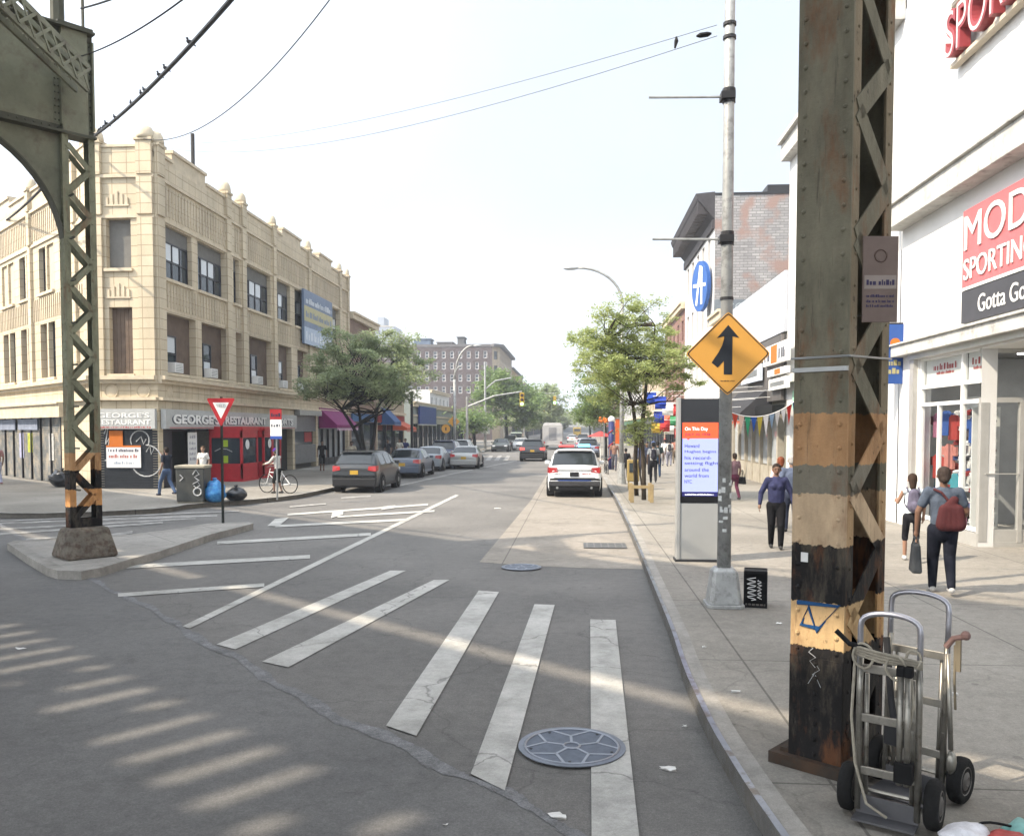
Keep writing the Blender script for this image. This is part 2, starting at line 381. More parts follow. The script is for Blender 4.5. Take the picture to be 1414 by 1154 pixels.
def leafmat(name, c1, c2, sc_=1.5):
    if name in MC: return MC[name]
    m = bpy.data.materials.new(name); m.use_nodes = True; t = m.node_tree; N = t.nodes; Lk = t.links
    b = N['Principled BSDF']; b.inputs['Roughness'].default_value = .55
    oi = N.new('ShaderNodeNewGeometry'); n1 = N.new('ShaderNodeTexNoise'); n1.inputs['Scale'].default_value = sc_; n1.inputs['Detail'].default_value = 4
    Lk.new(oi.outputs['Position'], n1.inputs['Vector'])
    ad = N.new('ShaderNodeMath'); ad.operation = 'MULTIPLY_ADD'; Lk.new(oi.outputs['Random Per Island'], ad.inputs[0]); ad.inputs[1].default_value = .45
    mr = N.new('ShaderNodeMapRange'); mr.inputs[1].default_value = .3; mr.inputs[2].default_value = .7; mr.inputs[4].default_value = .6; Lk.new(n1.outputs[0], mr.inputs[0]); Lk.new(mr.outputs[0], ad.inputs[2])
    mx = N.new('ShaderNodeMix'); mx.data_type = 'RGBA'; Lk.new(ad.outputs[0], mx.inputs[0]); mx.inputs[6].default_value = (*c1,1); mx.inputs[7].default_value = (*c2,1)
    Lk.new(mx.outputs[2], b.inputs['Base Color'])
    tr = N.new('ShaderNodeBsdfTranslucent'); Lk.new(mx.outputs[2], tr.inputs[0]); ms = N.new('ShaderNodeMixShader'); ms.inputs[0].default_value = .5
    Lk.new(b.outputs[0], ms.inputs[1]); Lk.new(tr.outputs[0], ms.inputs[2]); Lk.new(ms.outputs[0], N['Material Output'].inputs[0])
    MC[name] = m; return m
BLACK = mat('black plastic', (.012,.012,.013), .6)
DARK = mat('dark paint', (.03,.03,.033), .5)
GREYM = mat('grey metal', (.30,.31,.31), .42, .6, var=.2)
GALV = mat('galvanised', (.36,.365,.355), .5, .35, var=.22, scale=5, col2=(.22,.22,.21), thr=(.5,.7))
WHITE = mat('white paint', (.78,.78,.76), .55, var=.06)
GLASS = glassmat('window glass'); GLASS2 = glassmat('bright glass', (.35,.38,.40), .05)
CLEAR = glassmat('shop glass', (.02,.02,.02), .03, .86)
RUBBER = mat('rubber', (.02,.02,.02), .85, bump=.3)
RED = mat('red paint', (.45,.02,.025), .45)
CONC = mat('concrete trim', (.38,.36,.32), .85, var=.2, bump=.3)
def scribble(mb, M, w_, h, seed=1):       # a line of print too small to read in the photo
    r_ = random.Random(seed); x = 0
    while x < w_:
        n = h*r_.choice((.25,.45,.45,.6)); hh = h*r_.choice((.7,.7,1))
        mb.add([(x,0,0),(min(x+n,w_),0,0),(min(x+n,w_),hh,0),(x,hh,0)], [(0,1,2,3)], M); x += n+h*r_.choice((.15,.15,.5))
# ================================================================ ground, roads, pavements
ASPH = groundmat('asphalt', (.108,.104,.098), (.156,.149,.139), .28, crack=.25)
ASPB = groundmat('avenue asphalt', (.104,.102,.100), (.140,.137,.132), .22, crack=.12)
LANE = groundmat('concrete lane', (.205,.185,.158), (.24,.217,.187), .12, crack=.15, joints=(6, 4.6, 0), scale=.5)
WALK = groundmat('pavement concrete', (.175,.162,.140), (.25,.232,.202), .17, crack=.2, joints=(3.05, 3.05, 0), gum=.3)
WALK2 = groundmat('island concrete', (.24,.226,.205), (.29,.275,.25), .12, crack=.2, joints=(1.5, 1.5, .82))
PAINT = groundmat('road paint', (.42,.41,.385), (.33,.325,.30), .12, crack=.5, scale=1.6)
WORN = groundmat('worn road paint', (.34,.33,.31), (.18,.175,.165), .2, crack=.4, scale=2.4)
def sheet(name, pts, z, m):
    mb = MB(); n = len(pts); a = sum(pts[i][0]*pts[(i+1)%n][1]-pts[(i+1)%n][0]*pts[i][1] for i in range(n))
    if a < 0: pts = pts[::-1]
    mb.add([(p[0],p[1],z) for p in pts], [list(range(n))]); return mb.build(name, m, kind='structure', loc=(0,0,0))
B = Vector((-.749,.663,0)); Nn = Vector((.663,.749,0))         # along the avenue / across it, towards the side street
sheet('ground', [(-700,-300),(700,-300),(700,760),(-700,760)], 0, ASPH)
seam = [(-60,690),(60,760),(110,790),(150,812),(205,838),(252,868),(288,892),(330,908),(372,940),(420,962),(470,996),(515,1010),(560,1030),(612,1062),(655,1078),(700,1096),(745,1124),(790,1150),(900,1215)]
sp = [G(*p) for p in seam]
far1 = sp[0] + B*60
sheet('avenue_road', [far1]+sp+[sp[-1]-B*40, sp[-1]-B*40-Nn*24, far1-Nn*30], .004, ASPB)
# patched seam
mb = MB(); rr = random.Random(3); L_, R_ = [], []
dense = []
for i in range(len(sp)-1):
    for k in range(12): dense.append(sp[i].lerp(sp[i+1], k/12)+Nn*.05*mnoise.noise(sp[i].lerp(sp[i+1], k/12)*1.3))
dense.append(sp[-1])
for p in dense:
    wd = max(.02, .055+.012*rr.random()+.06*mnoise.noise(p*2.3))
    off = Nn*rr.uniform(-.012,.012)
    L_.append(p+Nn*wd+off); R_.append(p-Nn*wd+off)
pts = L_+R_[::-1]
mb.add([(p.x,p.y,.008) for p in L_]+[(p.x,p.y,.008) for p in R_], [(i, len(L_)+i, len(L_)+i+1, i+1) for i in range(len(L_)-1)])
mb.build('road_seam', groundmat('seam tar', (.175,.176,.180), (.125,.125,.126), .35, scale=6), kind='structure', loc=(0,0,0))
KX = 1.35
sheet('concrete_lane', [G(662,776), G(712,780), G(800,784), G(892,786), (KX,30),(KX,260),(-1.55,260),(-1.55,30)], .004, LANE)
# right pavement
kr = [(852,690),(880,752),(893,785),(908,822),(928,870),(945,925),(968,975),(985,1010),(1010,1052),(1040,1100),(1072,1146),(1120,1215)]
kp = [Vector((KX,420,0)), Vector((KX,60,0)), Vector((KX,34,0))]+[G(x,y,.13) for x, y in kr]
kp = [Vector((p.x,p.y,0)) for p in kp]; kp.append(kp[-1]-B*5.5+Nn*.3); kp.append(kp[-1]-B*30)
# smooth
def smooth(ps, it=2):
    for _ in range(it):
        q = [ps[0]]
        for i in range(len(ps)-1): q += [ps[i].lerp(ps[i+1], .25), ps[i].lerp(ps[i+1], .75)]
        ps = q+[ps[-1]]
    return ps
kps = smooth(kp, 1)
mb = MB(); mb.prism([(p.x,p.y) for p in kps]+[(60, kps[-1].y),(60,420)], -.1, .15); mb.build('pavement_right', WALK, kind='structure', loc=(0,0,0))
def kerb(name, ps, w_, m, z=.153, inset=1, steel=None):
    mb = MB(); n = len(ps); a, b_ = [], []
    for i in range(n):
        d = (ps[min(i+1,n-1)]-ps[max(i-1,0)]).normalized(); nr = Vector((d.y,-d.x,0))*inset
        a.append(ps[i]-nr*.012); b_.append(ps[i]+nr*w_)
    vs = [(p.x,p.y,z) for p in a]+[(p.x,p.y,z) for p in b_]+[(p.x,p.y,-.05) for p in a]
    fs = []
    for i in range(n-1):
        q = (i, n+i, n+i+1, i+1); r_ = (2*n+i, i, i+1, 2*n+i+1)
        fs += [q if inset < 0 else q[::-1], r_ if inset < 0 else r_[::-1]]
    mb.add(vs, fs); return mb.build(name, m, kind='structure', loc=(0,0,0))
KERB = groundmat('kerb concrete', (.28,.265,.24), (.20,.19,.172), .15, scale=1.2)
KST = mat('kerb steel', (.30,.32,.36), .35, .7, var=.35, scale=2.5, col2=(.20,.17,.14), thr=(.5,.62))
kerb('kerb_right', kps, .17, KERB, .155, -1)
kerb('kerb_steel_edge', [p for p in kps if p.y < 34], .035, KST, .160, -1)
# left pavement
BW_A = Vector((-16.3,32.4,0)); BW_B = Vector((-18.9,32.4,0))
kl = [(-260,712),(-60,712),(40,716),(137,713),(228,708),(257,702),(330,697),(400,690),(430,684)]
kq = [Vector((G(x,y).x, G(x,y).y, 0)) for x, y in kl]
kq = [kq[0]+B*50]+kq+[Vector((-9.85,35,0)), Vector((-9.85,76,0))]
kqs = smooth(kq, 1)
mb = MB(); mb.prism([(p.x,p.y) for p in kqs]+[(-18,76),(-60,100)], -.1, .15); mb.build('pavement_left', WALK, kind='structure', loc=(0,0,0))
kerb('kerb_left', kqs, .16, KERB, .155, 1)
mb = MB(); mb.box((-18, 250, .02), (16.4, 320, .26)); mb.build('pavement_far_left', WALK, kind='structure', loc=(0,0,0))
# traffic island
isl = [(11,750),(38,768),(66,784),(80,788),(112,789),(140,784),(180,772),(215,763),(248,752),(290,738),(349,723),(343,721),(300,722),(282,724),(240,731),(182,738),(90,744),(20,747)]
ip = [G(x,y,.14) for x, y in isl]; mb = MB(); mb.prism([(p.x,p.y) for p in ip], -.1, .145); mb.build('traffic_island', WALK2, kind='structure', loc=(0,0,0))
cl = [Vector((p.x,p.y,0)) for p in ip]; kerb('island_kerb', cl+[cl[0]], .2, KERB, .150, -1)
# markings
def mark(name, quads, m=PAINT, z=.0085):
    mb = MB(); 
    for i_, q in enumerate(quads):
        ps = [G(*p) for p in q]; n = len(ps)
        a = sum(ps[i].x*ps[(i+1)%n].y-ps[(i+1)%n].x*ps[i].y for i in range(n))
        if a < 0: ps = ps[::-1]
        mb.add([(p.x,p.y,z+.0015*i_) for p in ps], [list(range(n))])
    return mb.build(name, m, kind='structure', loc=(0,0,0))
def ln(x0,y0,x1,y1,t0,t1=None):
    t1 = t1 or t0
    return [(x0,y0-t0/2),(x1,y1-t1/2),(x1,y1+t1/2),(x0,y0+t0/2)]
mark('crosswalk_bars', [[(539,788),(561,788),(325,897),(299,890)], [(599,801),(621,801),(398,922),(362,914)], [(661,816),(689,818),(575,1017),(533,1003)], [(738,835),(766,836),(697,1093),(650,1070)], [(815,856),(850,857),(884,1170),(817,1170)]])
mark('gore_markings', [[(629,683),(634,684),(262,868),(252,865)], ln(163,822,365,808,5), ln(175,783,428,769,5), ln(300,750,512,738,4), ln(380,727,560,718,3), ln(397,711,591,697,2.6), ln(466,714,600,706,2.6),
   [(380,717),(399,715),(385,727),(369,727)], [(459,707),(474,706),(474,711),(457,716)], [(529,700),(546,698),(545,702),(526,705)]])
mark('far_line', [ln(517,678,626,654,1.8), ln(626,654,714,636,1.4,1.0), ln(471,688,512,685,2)], WORN)
mark('far_crosswalk', [[(x,629),(x+5,629),(x+1,636),(x-6,636)] for x in (664,676,688,700)]+[[(x,629),(x+5,629),(x+4,636),(x-2,636)] for x in (750,762)], WORN)
mark('avenue_crosswalk', [ln(-40,724,300,712,2.4), ln(0,731,270,716,2.4), ln(-20,739,225,722,2.6), ln(36,745,100,741,2.4), ln(137,742,183,735,3.5), ln(0,720,330,706,1.6), ln(400,700,450,696,2.2)], WORN)
# manhole covers
def manhole(px, py, r, label):
    c = G(px, py); t = thing('manhole_cover', (c.x,c.y,.018), label, 'manhole cover')
    mb = MB(); mb.lathe((c.x,c.y,.018), [(r,0),(r,.006),(r*.9,.008),(r*.9,.002)], 40); mb.build('rim', mat('manhole rim', (.20,.22,.26), .45, .5, var=.3), t)
    mb = MB(); mb.lathe((c.x,c.y,.0185), [(r*.89,0),(r*.89,.005)], 40); mb.build('plate', mat('manhole plate', (.105,.125,.165), .5, .4, var=.3, scale=12), t)
    mb = MB(); z = .0245
    for k in range(5):
        a = .35+k*2*PI/5
        p0 = Vector((c.x+math.cos(a)*r*.16, c.y+math.sin(a)*r*.16, z)); p1 = Vector((c.x+math.cos(a)*r*.5, c.y+math.sin(a)*r*.5, z))
        mb.bar(p0, p1, r*.05, .005)
        for s_ in (-.45,.45):
            p2 = Vector((c.x+math.cos(a+s_)*r*.87, c.y+math.sin(a+s_)*r*.87, z)); mb.bar(p1, p2, r*.05, .005)
    for rr_ in (.15,.87):
        mb.tube([(c.x+math.cos(2*PI*i/32)*r*rr_, c.y+math.sin(2*PI*i/32)*r*rr_, z) for i in range(33)], r*.022, 5, False)
    mb.build('ribs', mat('manhole ribs', (.30,.32,.36), .45, .5), t)
    mb = MB()
    for k in range(5):
        a = .9+k*2*PI/5; mb.lathe((c.x+math.cos(a)*r*.78, c.y+math.sin(a)*r*.78, .0245), [(r*.03,0),(r*.03,.003)], 8)
    mb.build('bolts', DARK, t)
manhole(789.5, 1033, .42, 'large bluish round manhole cover nearest the camera over the last crosswalk bar')
manhole(720, 784, .36, 'small round manhole cover in the road above the crosswalk')
def grate(px, py, w_, d_, label):
    c = G(px, py); t = thing('utility_cover', (c.x,c.y,.018), label, 'utility cover')
    mb = MB(); mb.box((c.x,c.y,.020), (w_,d_,.004)); mb.build('plate', mat('iron cover', (.13,.13,.13), .5, .4, var=.3), t)
    mb = MB()
    for i in range(6): mb.box((c.x-w_/2+w_*(i+.5)/6, c.y, .0235), (.03, d_*.9, .003))
    mb.build('ridges', mat('iron ridges', (.22,.21,.20), .5, .4), t)
grate(835, 754, .9, .8, 'rectangular iron utility cover in the concrete lane')
# litter
LIT = mat('paper litter', (.7,.69,.66), .8)
rr = random.Random(11)
def litter(px, py, z, s, label, m=LIT):
    c = G(px, py, z); mb = MB(); n = 9; vs = []
    for i in range(n):
        a = 2*PI*i/n; q = s*(.5+.5*rr.random()); vs.append((c.x+math.cos(a)*q*1.6, c.y+math.sin(a)*q, z+.006+rr.random()*.015))
    vs.append((c.x, c.y, z+.012+s*.12)); mb.add(vs, [(i,(i+1)%n,n) for i in range(n)])
    mb.add([(v[0],v[1],z+.003) for v in vs[:-1]], [list(range(n-1,-1,-1))])
    return tag(mb.build('paper_scrap', m), label, 'litter')
for a in [(922,1062,0,.05,'crumpled white paper scrap on the asphalt between manhole and kerb'),(1015,955,.15,.04,'white paper scrap on the pavement right of the kerb'),
          (615,1140,0,.012,'tiny white scrap on the dark avenue at the bottom edge'),(28,896,0,.05,'pale scrap on the avenue at the left edge'),(946,1003,0,.02,'small white scrap beside the kerb bend'),
          (687,702,0,.11,'white scrap in the middle of the far roadway'),(973,894,.15,.02,'small pale scrap on the pavement before the lamp pole'),(1076,861,.15,.03,'white scrap on the pavement left of the steel column'),
          (1318,959,.15,.03,'white scrap on the pavement right of the hand trucks'),(770,1128,0,.05,'white torn scrap lying on the patched seam')]:
    litter(*a)

mb = MB(); mb.box((0,230,44),(1420,1080,90)); hzb = mb.build('haze', MC['black plastic'], kind='stuff', loc=(0,0,0))
hm = bpy.data.materials.new('haze air'); hm.use_nodes = True; hm.node_tree.nodes.remove(hm.node_tree.nodes['Principled BSDF'])
pv_ = hm.node_tree.nodes.new('ShaderNodeVolumePrincipled'); pv_.inputs['Color'].default_value = (.88,.93,1,1); pv_.inputs['Density'].default_value = .0011; pv_.inputs['Anisotropy'].default_value = .3
hm.node_tree.links.new(pv_.outputs[0], hm.node_tree.nodes['Material Output'].inputs['Volume']); hzb.data.materials[0] = hm
# ================================================================ corner building (left)
TERRA = brickmat('terracotta blocks', (.50,.425,.30), (.55,.475,.345), (.34,.27,.18), .60, .40, .018, off=.0, stain=None)
TERR2 = brickmat('terracotta panels', (.46,.39,.28), (.52,.45,.335), (.32,.25,.17), .30, .60, .014, off=.0)
TRIM = mat('terracotta trim', (.58,.50,.37), .8, var=.2, scale=2.5, bump=.2)
BOARD = mat('grey window board', (.20,.195,.18), .8, var=.15)
BOARDB = mat('brown window board', (.17,.125,.095), .8, var=.25)
FRM = mat('dark window frame', (.035,.035,.045), .4)
SASHW = glassmat('sash pane pale', (.55,.58,.60), .12)
def window(W, u0, u1, z0, z1, parent, cols=2, rows=2, dep_=.22, fr=FRM, fw=.06, pane=GLASS, name='window', pale=()):
    mb = MB()
    W.box(mb, u0, u1, z1-fw, z1, -dep_, -dep_+.06); W.box(mb, u0, u1, z0, z0+fw, -dep_, -dep_+.07)
    W.box(mb, u0, u0+fw, z0+fw, z1-fw, -dep_, -dep_+.06); W.box(mb, u1-fw, u1, z0+fw, z1-fw, -dep_, -dep_+.06)
    for c in range(1, cols):
        u = u0+(u1-u0)*c/cols; W.box(mb, u-fw/2, u+fw/2, z0+fw, z1-fw, -dep_+.002, -dep_+.055)
    for r_ in range(1, rows):
        z = z0+(z1-z0)*r_/rows; W.box(mb, u0+fw, u1-fw, z-fw*.35, z+fw*.35, -dep_+.004, -dep_+.05)
    f = mb.build(name, fr, parent)
    mb = MB(); W.quad(mb, u0+fw*.4, u1-fw*.4, z0+fw*.4, z1-fw*.4, -dep_+.015); mb.build('pane', pane, f)
    for (c, r_) in pale:                      # blinds seen through some sashes
        mb = MB(); a = u0+(u1-u0)*c/cols+fw*.8; b_ = u0+(u1-u0)*(c+1)/cols-fw*.8; zz = z0+(z1-z0)*r_/rows+fw; ze = z0+(z1-z0)*(r_+1)/rows-fw
        W.quad(mb, a, b_, zz, ze, -dep_+.022); mb.build('blind', SASHW, f)
    return f
HR = 13.3
LX = -16.3
cb = thing('corner_building', (-17.5, 40, 0), 'cream terracotta corner building with finials along its parapet and a shuttered restaurant', 'building')
WG = Wall((LX, 32.4), (LX, 60.8)); WC = Wall((-18.9, 32.4), (LX, 32.4)); WB = Wall((BW_B+B*34)[:2], BW_B[:2])
up = WG.u_px
ug = lambda px: WG.u_px(px)
ups = [(226,269),(277,314),(325.5,333.5),(343,376),(384,403),(409,422),(456,469)]
lows = [(229,273),(281,316),(328,336),(346,377),(386,404),(412,426),(437,449)]
opsU = [(ug(a),ug(b),8.5,10.62) for a, b in ups]; opsL = [(ug(a),ug(b),4.75,7.15) for a, b in lows]
gops = [(0.35,5.6,.15,2.6),(5.9,15.9,.15,2.6),(16.3,20.4,.15,3.6),(20.8,28,.15,3.6)]
mb = MB(); WG.surface(mb, 0, WG.L, .0, HR-.3, opsU+opsL+gops, .35)
LB = WB.L; bops = []
uB = lambda px: WB.u_px(px)
for a, b in [(-60,-30),(-22,-2),(8,20)]: pass
bayB = [LB-1.7-i*3.05 for i in range(11)]
for i, u1 in enumerate(bayB):
    if i == 0: bops += [(u1-.75,u1-.05,8.5,10.5),(u1-.75,u1-.05,4.75,7.15)]; continue
    c = u1+.2
    bops += [(c-2.2,c-1.25,8.5,10.5),(c-1.05,c-.1,8.5,10.5),(c-2.2,c-1.25,4.75,7.15),(c-1.05,c-.1,4.75,7.15)]
bops = [o for o in bops if o[0] > .3]
bops += [(LB-14.5,LB-4.2,.15,3.3),(1,LB-15,.15,3.3)]
WB.surface(mb, 0, LB, 0, HR-.3, bops, .35)
cops = [(.62,1.62,8.75,10.66),(.68,1.62,4.65,7.25),(.35,2.35,.15,2.5)]
WC.surface(mb, 0, WC.L, 0, HR+.1, cops, .35)
mb.build('wall', TERRA, cb)
# ribbed spandrel bands
mb = MB()
for (z0, z1) in ((10.95,12.1),(7.35,8.3)):
    n = int(WG.L/.28)
    for i in range(n):
        u = .3+i*.28
        if not any(abs(u-ug(p)) < .5 for p in (320,338,380,426,471)): WG.box(mb, u, u+.13, z0, z1, 0, .035)
    for i in range(int((LB-1)/.28)): WB.box(mb, .3+i*.28, .43+i*.28, z0, z1, 0, .035)
mb.build('ribbed_panel', TERR2, cb)
# cornice, sills, string courses, parapet cap
mb = MB()
for W_ in (WG, WC, WB):
    L = W_.L
    W_.box(mb, 0, L, 4.42, 4.58, 0, .30); W_.box(mb, 0, L, 4.28, 4.42, 0, .16); W_.box(mb, 0, L, 3.62, 3.74, 0, .20)
    W_.box(mb, 0, L, 10.68, 10.80, 0, .07); W_.box(mb, 0, L, 12.22, 12.34, 0, .10)
mb.build('cornice', TRIM, cb)
for W_, L_o in ((WG,opsU+opsL),(WB,bops[:-2]),(WC,cops[:2])):
    for o in L_o: mb = MB(); W_.box(mb, o[0]-.07, o[1]+.07, o[2]-.12, o[2]-.001, 0, .11); mb.build('sill', TRIM, cb)
mb = MB()
steps = [(0,ug(244),HR),(ug(244),ug(289),HR+.42),(ug(289),ug(393),HR),(ug(393),ug(418),HR+.4),(ug(418),ug(443),HR),(ug(443),ug(460),HR+.4),(ug(460),WG.L,HR)]
for a, b, h in steps:
    WG.box(mb, a, b, HR-.3, h-.12, -.35, 0.0); WG.box(mb, a-.04 if h > HR else a, b+.04 if h > HR else b, h-.12, h, -.40, .08)
for i in range(6):
    a = i*5.7; h = HR+(.4 if i % 2 else 0); WB.box(mb, a, min(a+5.7,LB), HR-.3, h-.12, -.35, 0.0); WB.box(mb, a, min(a+5.7,LB), h-.12, h, -.40, .08)
WC.box(mb, 0, WC.L, HR+.1, HR+.2, -.35, .06)
mb.build('parapet', TRIM, cb)
# buttresses with domed finials
fin = []
for W_, u, wd, top in [(WC,.22,.55,13.9),(WC,2.25,.62,13.95),(WG,.30,.55,13.8),(WG,ug(317),.5,13.75),(WG,ug(338),.5,13.75),(WG,ug(380),.45,13.7),(WG,ug(428),.45,13.7),(WG,ug(470),.45,13.65),(WG,ug(481),.4,13.65)]+[(WB,LB-.35,.5,13.8)]+[(WB,LB-1.75-3.05*2*i,.4,13.6) for i in range(6)]:
    mb = MB(); W_.box(mb, u-wd/2, u+wd/2, 4.58, 10.68, 0, .13); W_.box(mb, u-wd/2, u+wd/2, 10.80, 12.22, 0, .15); W_.box(mb, u-wd/2, u+wd/2, 12.34, top-.35, -.3, .17)
    W_.box(mb, u-wd/2-.05, u+wd/2+.05, top-.35, top-.25, -.34, .22); fin.append((W_.pt(u, top-.25, -.06), wd)); mb.build('buttress', TERRA, cb)
for p, wd in fin:
    mb = MB(); r = wd*.58; mb.lathe(p, [(r,0),(r,.12),(r*.92,.28),(r*.7,.42),(r*.3,.5),(.02,.52)], 10); mb.build('finial', TRIM, cb, smooth=True)
# thin mullion strips between paired windows of the avenue side
# rosettes and plaques
for u in (.7,2.0):
    mb = MB(); mb.sph(WC.pt(u,3.98,.0), .24, 14, 6, (1,.12,1)); mb.tube([WC.pt(u+math.cos(i*PI/8)*.27,3.98+math.sin(i*PI/8)*.27,.01) for i in range(17)], .03, 5); mb.build('rosette', TRIM, cb)
for px in (236,300,360,400): mb = MB(); mb.sph(WG.pt(ug(px),3.98,.0), .24, 14, 6, (.12,1,1)); mb.build('rosette', TRIM, cb)
for z in (11.3,7.75):
    mb = MB()
    for k in range(5): WC.box(mb, .62+k*.2, .74+k*.2, z-.1, z+.42-abs(k-2)*.12, 0, .05)
    WC.box(mb, .58, 1.58, z-.16, z-.1, 0, .05); mb.build('relief_ornament', TRIM, cb)
# windows, street side
for i, (o, (a, b)) in enumerate(zip(opsU, ups)):
    u0, u1, z0, z1 = o; hd = z1-.58 if (b-a) > 12 else z1-.5
    mb = MB(); WG.box(mb, u0, u1, hd, z1, -.30, -.20); mb.build('window_board', BOARD, cb)
    nc = 4 if b-a > 20 else (3 if b-a > 15 else (2 if b-a > 12 else 1))
    window(WG, u0+.02, u1-.02, z0, hd, cb, nc, 2, .24, pale=[(1,1)]+([(2,1)] if nc > 3 else []) if nc > 1 else ())
for i, (o, (a, b)) in enumerate(zip(opsL, lows)):
    u0, u1, z0, z1 = o
    mb = MB(); WG.box(mb, u0, u1, z0, z1, -.36, -.30); mb.build('window_board', BOARDB, cb)
    if b-a > 12:
        c = u0+(u1-u0)*.36; window(WG, c-.42, c+.42, z0+.05, z0+1.55, cb, 1, 2, .26, pale=[(0,0)] if i % 2 else [(0,1)])
        mb = MB(); WG.box(mb, c-.36, c+.36, z0+.04, z0+.44, -.24, .12); ac = mb.build('air_conditioner', WHITE, cb)
        mb = MB()
        for k in range(5): WG.box(mb, c-.3, c+.3, z0+.09+k*.065, z0+.115+k*.065, .12, .126)
        mb.build('grille', GREYM, ac)
for o in cops[:1]: 
    mb = MB(); WC.box(mb, o[0], o[1], o[2], o[3], -.33, -.25); mb.build('window_board', BOARD, cb)
for o in cops[1:2]:
    mb = MB(); WC.box(mb, o[0], o[1], o[2], o[3], -.33, -.25)
    for k in range(6): WC.box(mb, o[0]+k*.16, o[0]+k*.16+.012, o[2], o[3], -.25, -.24)
    mb.build('window_board', BOARDB, cb)
CREAMB = mat('cream window board', (.50,.44,.33), .8, var=.12)
for i, o in enumerate(bops[:-2]):
    u0, u1, z0, z1 = o
    if i in (2,5,6,9,13): window(WB, u0, u1, z0, z1, cb, 1, 2, .25)
    elif z0 < 6: window(WB, u0+.1, u1-.1, z0, z1, cb, 1, 2, .28, fr=BOARDB, pane=mat('brown shade',(.14,.10,.08),.6))
    else:
        mb = MB(); WB.box(mb, u0, u1, z0, z1, -.2, -.1); mb.build('window_board', CREAMB, cb)
# roof and roof pipes
mb = MB(); mb.prism([(LX-.3,32.6),(LX-.3,60.8),(-45,60.8),((BW_B+B*34).x-.1,(BW_B+B*34).y+.6),(-19,32.8)], HR-1.0, HR-.7); mb.build('roof', mat('roof tar',(.06,.06,.06),.9), cb)
mb = MB(); mb.prism([(LX-.36,33),(LX-.36,60.7),(-40,60.7),((BW_B+B*33).x,(BW_B+B*33).y+3),(-19.2,33.2)], 0, .14); mb.build('floor', DARK, cb)
mb = MB(); mb.box((LX-7,60.72,6.5),(14,.1,13)); mb.build('party_wall', CONC, cb)
for px, h in ((259,1.25),(302,2.3)):
    p = WG.pt(ug(px), HR-.7, -1.0); mb = MB(); mb.tube([p, p+Vector((0,0,.9+h))], .09, 8); mb.build('vent_pipe', mat('stove pipe',(.07,.065,.06),.6), cb)
# ---- ground floor: chamfer shutter, sign, restaurant
SHUT = mat('dark roller shutter', (.022,.026,.032), .45, var=.3)
SHUTG = mat('grey roller shutter', (.22,.23,.24), .45, .3, var=.15)
def shutter(W, u0, u1, z0, z1, m, parent, o=-.12, pitch=.1):
    mb = MB(); n = int((z1-z0)/pitch)
    for i in range(n): W.box(mb, u0, u1, z0+i*pitch, z0+i*pitch+pitch*.8, o-.03, o)
    W.box(mb, u0, u1, z0, z1, o-.05, o-.03)
    return mb.build('roller_shutter', m, parent)
shutter(WC, .05, 2.55, .15, 2.5, SHUT, cb, .02)
WHT = mat('white lettering', (.75,.75,.73), .6); CHALK = mat('white spray paint', (.42,.43,.43), .9, var=.4, scale=14)
SIGNG = mat('pale sign board', (.42,.43,.42), .5, var=.12); REDL = mat('red lettering', (.55,.06,.06), .5); NAVY = mat('navy lettering', (.02,.025,.06), .5)
mb = MB()
def strokes(mb, M, pts, r=.025, n=5): mb.tube([M @ Vector((p[0],p[1],.006)) for p in pts], r, n)
Mg = WC.M(.1, .3, .03)
for cx, cy, rr_, a0, a1 in ((1.75,1.75,.38,-.6,3.6),(2.0,.95,.62,-2.6,1.6)): strokes(mb, Mg, [(cx+math.cos(a0+(a1-a0)*k/14)*rr_, cy+math.sin(a0+(a1-a0)*k/14)*rr_) for k in range(15)])
strokes(mb, Mg, [(.3,2.0),(.5,2.5),(.35,1.6),(.55,1.9),(.4,1.3)]); strokes(mb, Mg, [(1.6,1.7),(1.8,1.9),(1.9,1.6),(2.0,1.8)]); strokes(mb, Mg, [(2.0,1.3),(2.15,1.55),(2.2,1.2),(2.35,1.5)]); strokes(mb, Mg, [(.3,.95),(.9,1.05),(1.5,.98)])
mb.build('graffiti', CHALK, cb)
sg = thing('restaurant_sign', tuple(WC.pt(1.2,2.6,.2)), 'weathered grey corner sign reading GEORGE\'S RESTAURANT above the dark graffitied shutter', 'sign')
mb = MB(); WC.box(mb, .02, 2.56, 2.50, 3.28, .05, .22); mb.build('board', SIGNG, sg)
mb = MB(); put_text(mb, "GEORGE'S", WC.M(.25,2.93,.225), 2.1, .20, .01, .02); put_text(mb, "RESTAURANT", WC.M(.2,2.66,.225), 2.2, .20, .01, .02); mb.build('lettering', WHT, sg)
mb = MB(); scribble(mb, WC.M(.2,2.53,.223), 2.2, .07); mb.build('small_lettering', REDL, sg)
sg = thing('restaurant_sign', tuple(WG.pt(8,2.6,.2)), 'long pale sign reading GEORGE\'S RESTAURANT SPORTS over the red entrance booths', 'sign')
mb = MB(); WG.box(mb, .1, 15.9, 2.50, 3.28, .05, .25); mb.build('board', SIGNG, sg)
mb = MB(); put_text(mb, "GEORGE'S", WG.M(.7,2.70,.262), 4.4, .40, .02, .035); put_text(mb, "RESTAURANT", WG.M(5.8,2.70,.262), 5.2, .38, .02, .035); put_text(mb, "SPORTS", WG.M(12.0,2.70,.262), 3.2, .36, .02, .035); mb.build('lettering', WHT, sg)
mb = MB(); put_text(mb, "GEORGE'S", WG.M(.62,2.68,.252), 4.4, .40, .008, .05); put_text(mb, "RESTAURANT", WG.M(5.72,2.68,.252), 5.2, .38, .008, .05); put_text(mb, "SPORTS", WG.M(11.92,2.68,.252), 3.2, .36, .008, .05); mb.build('letter_shadow', NAVY, sg)
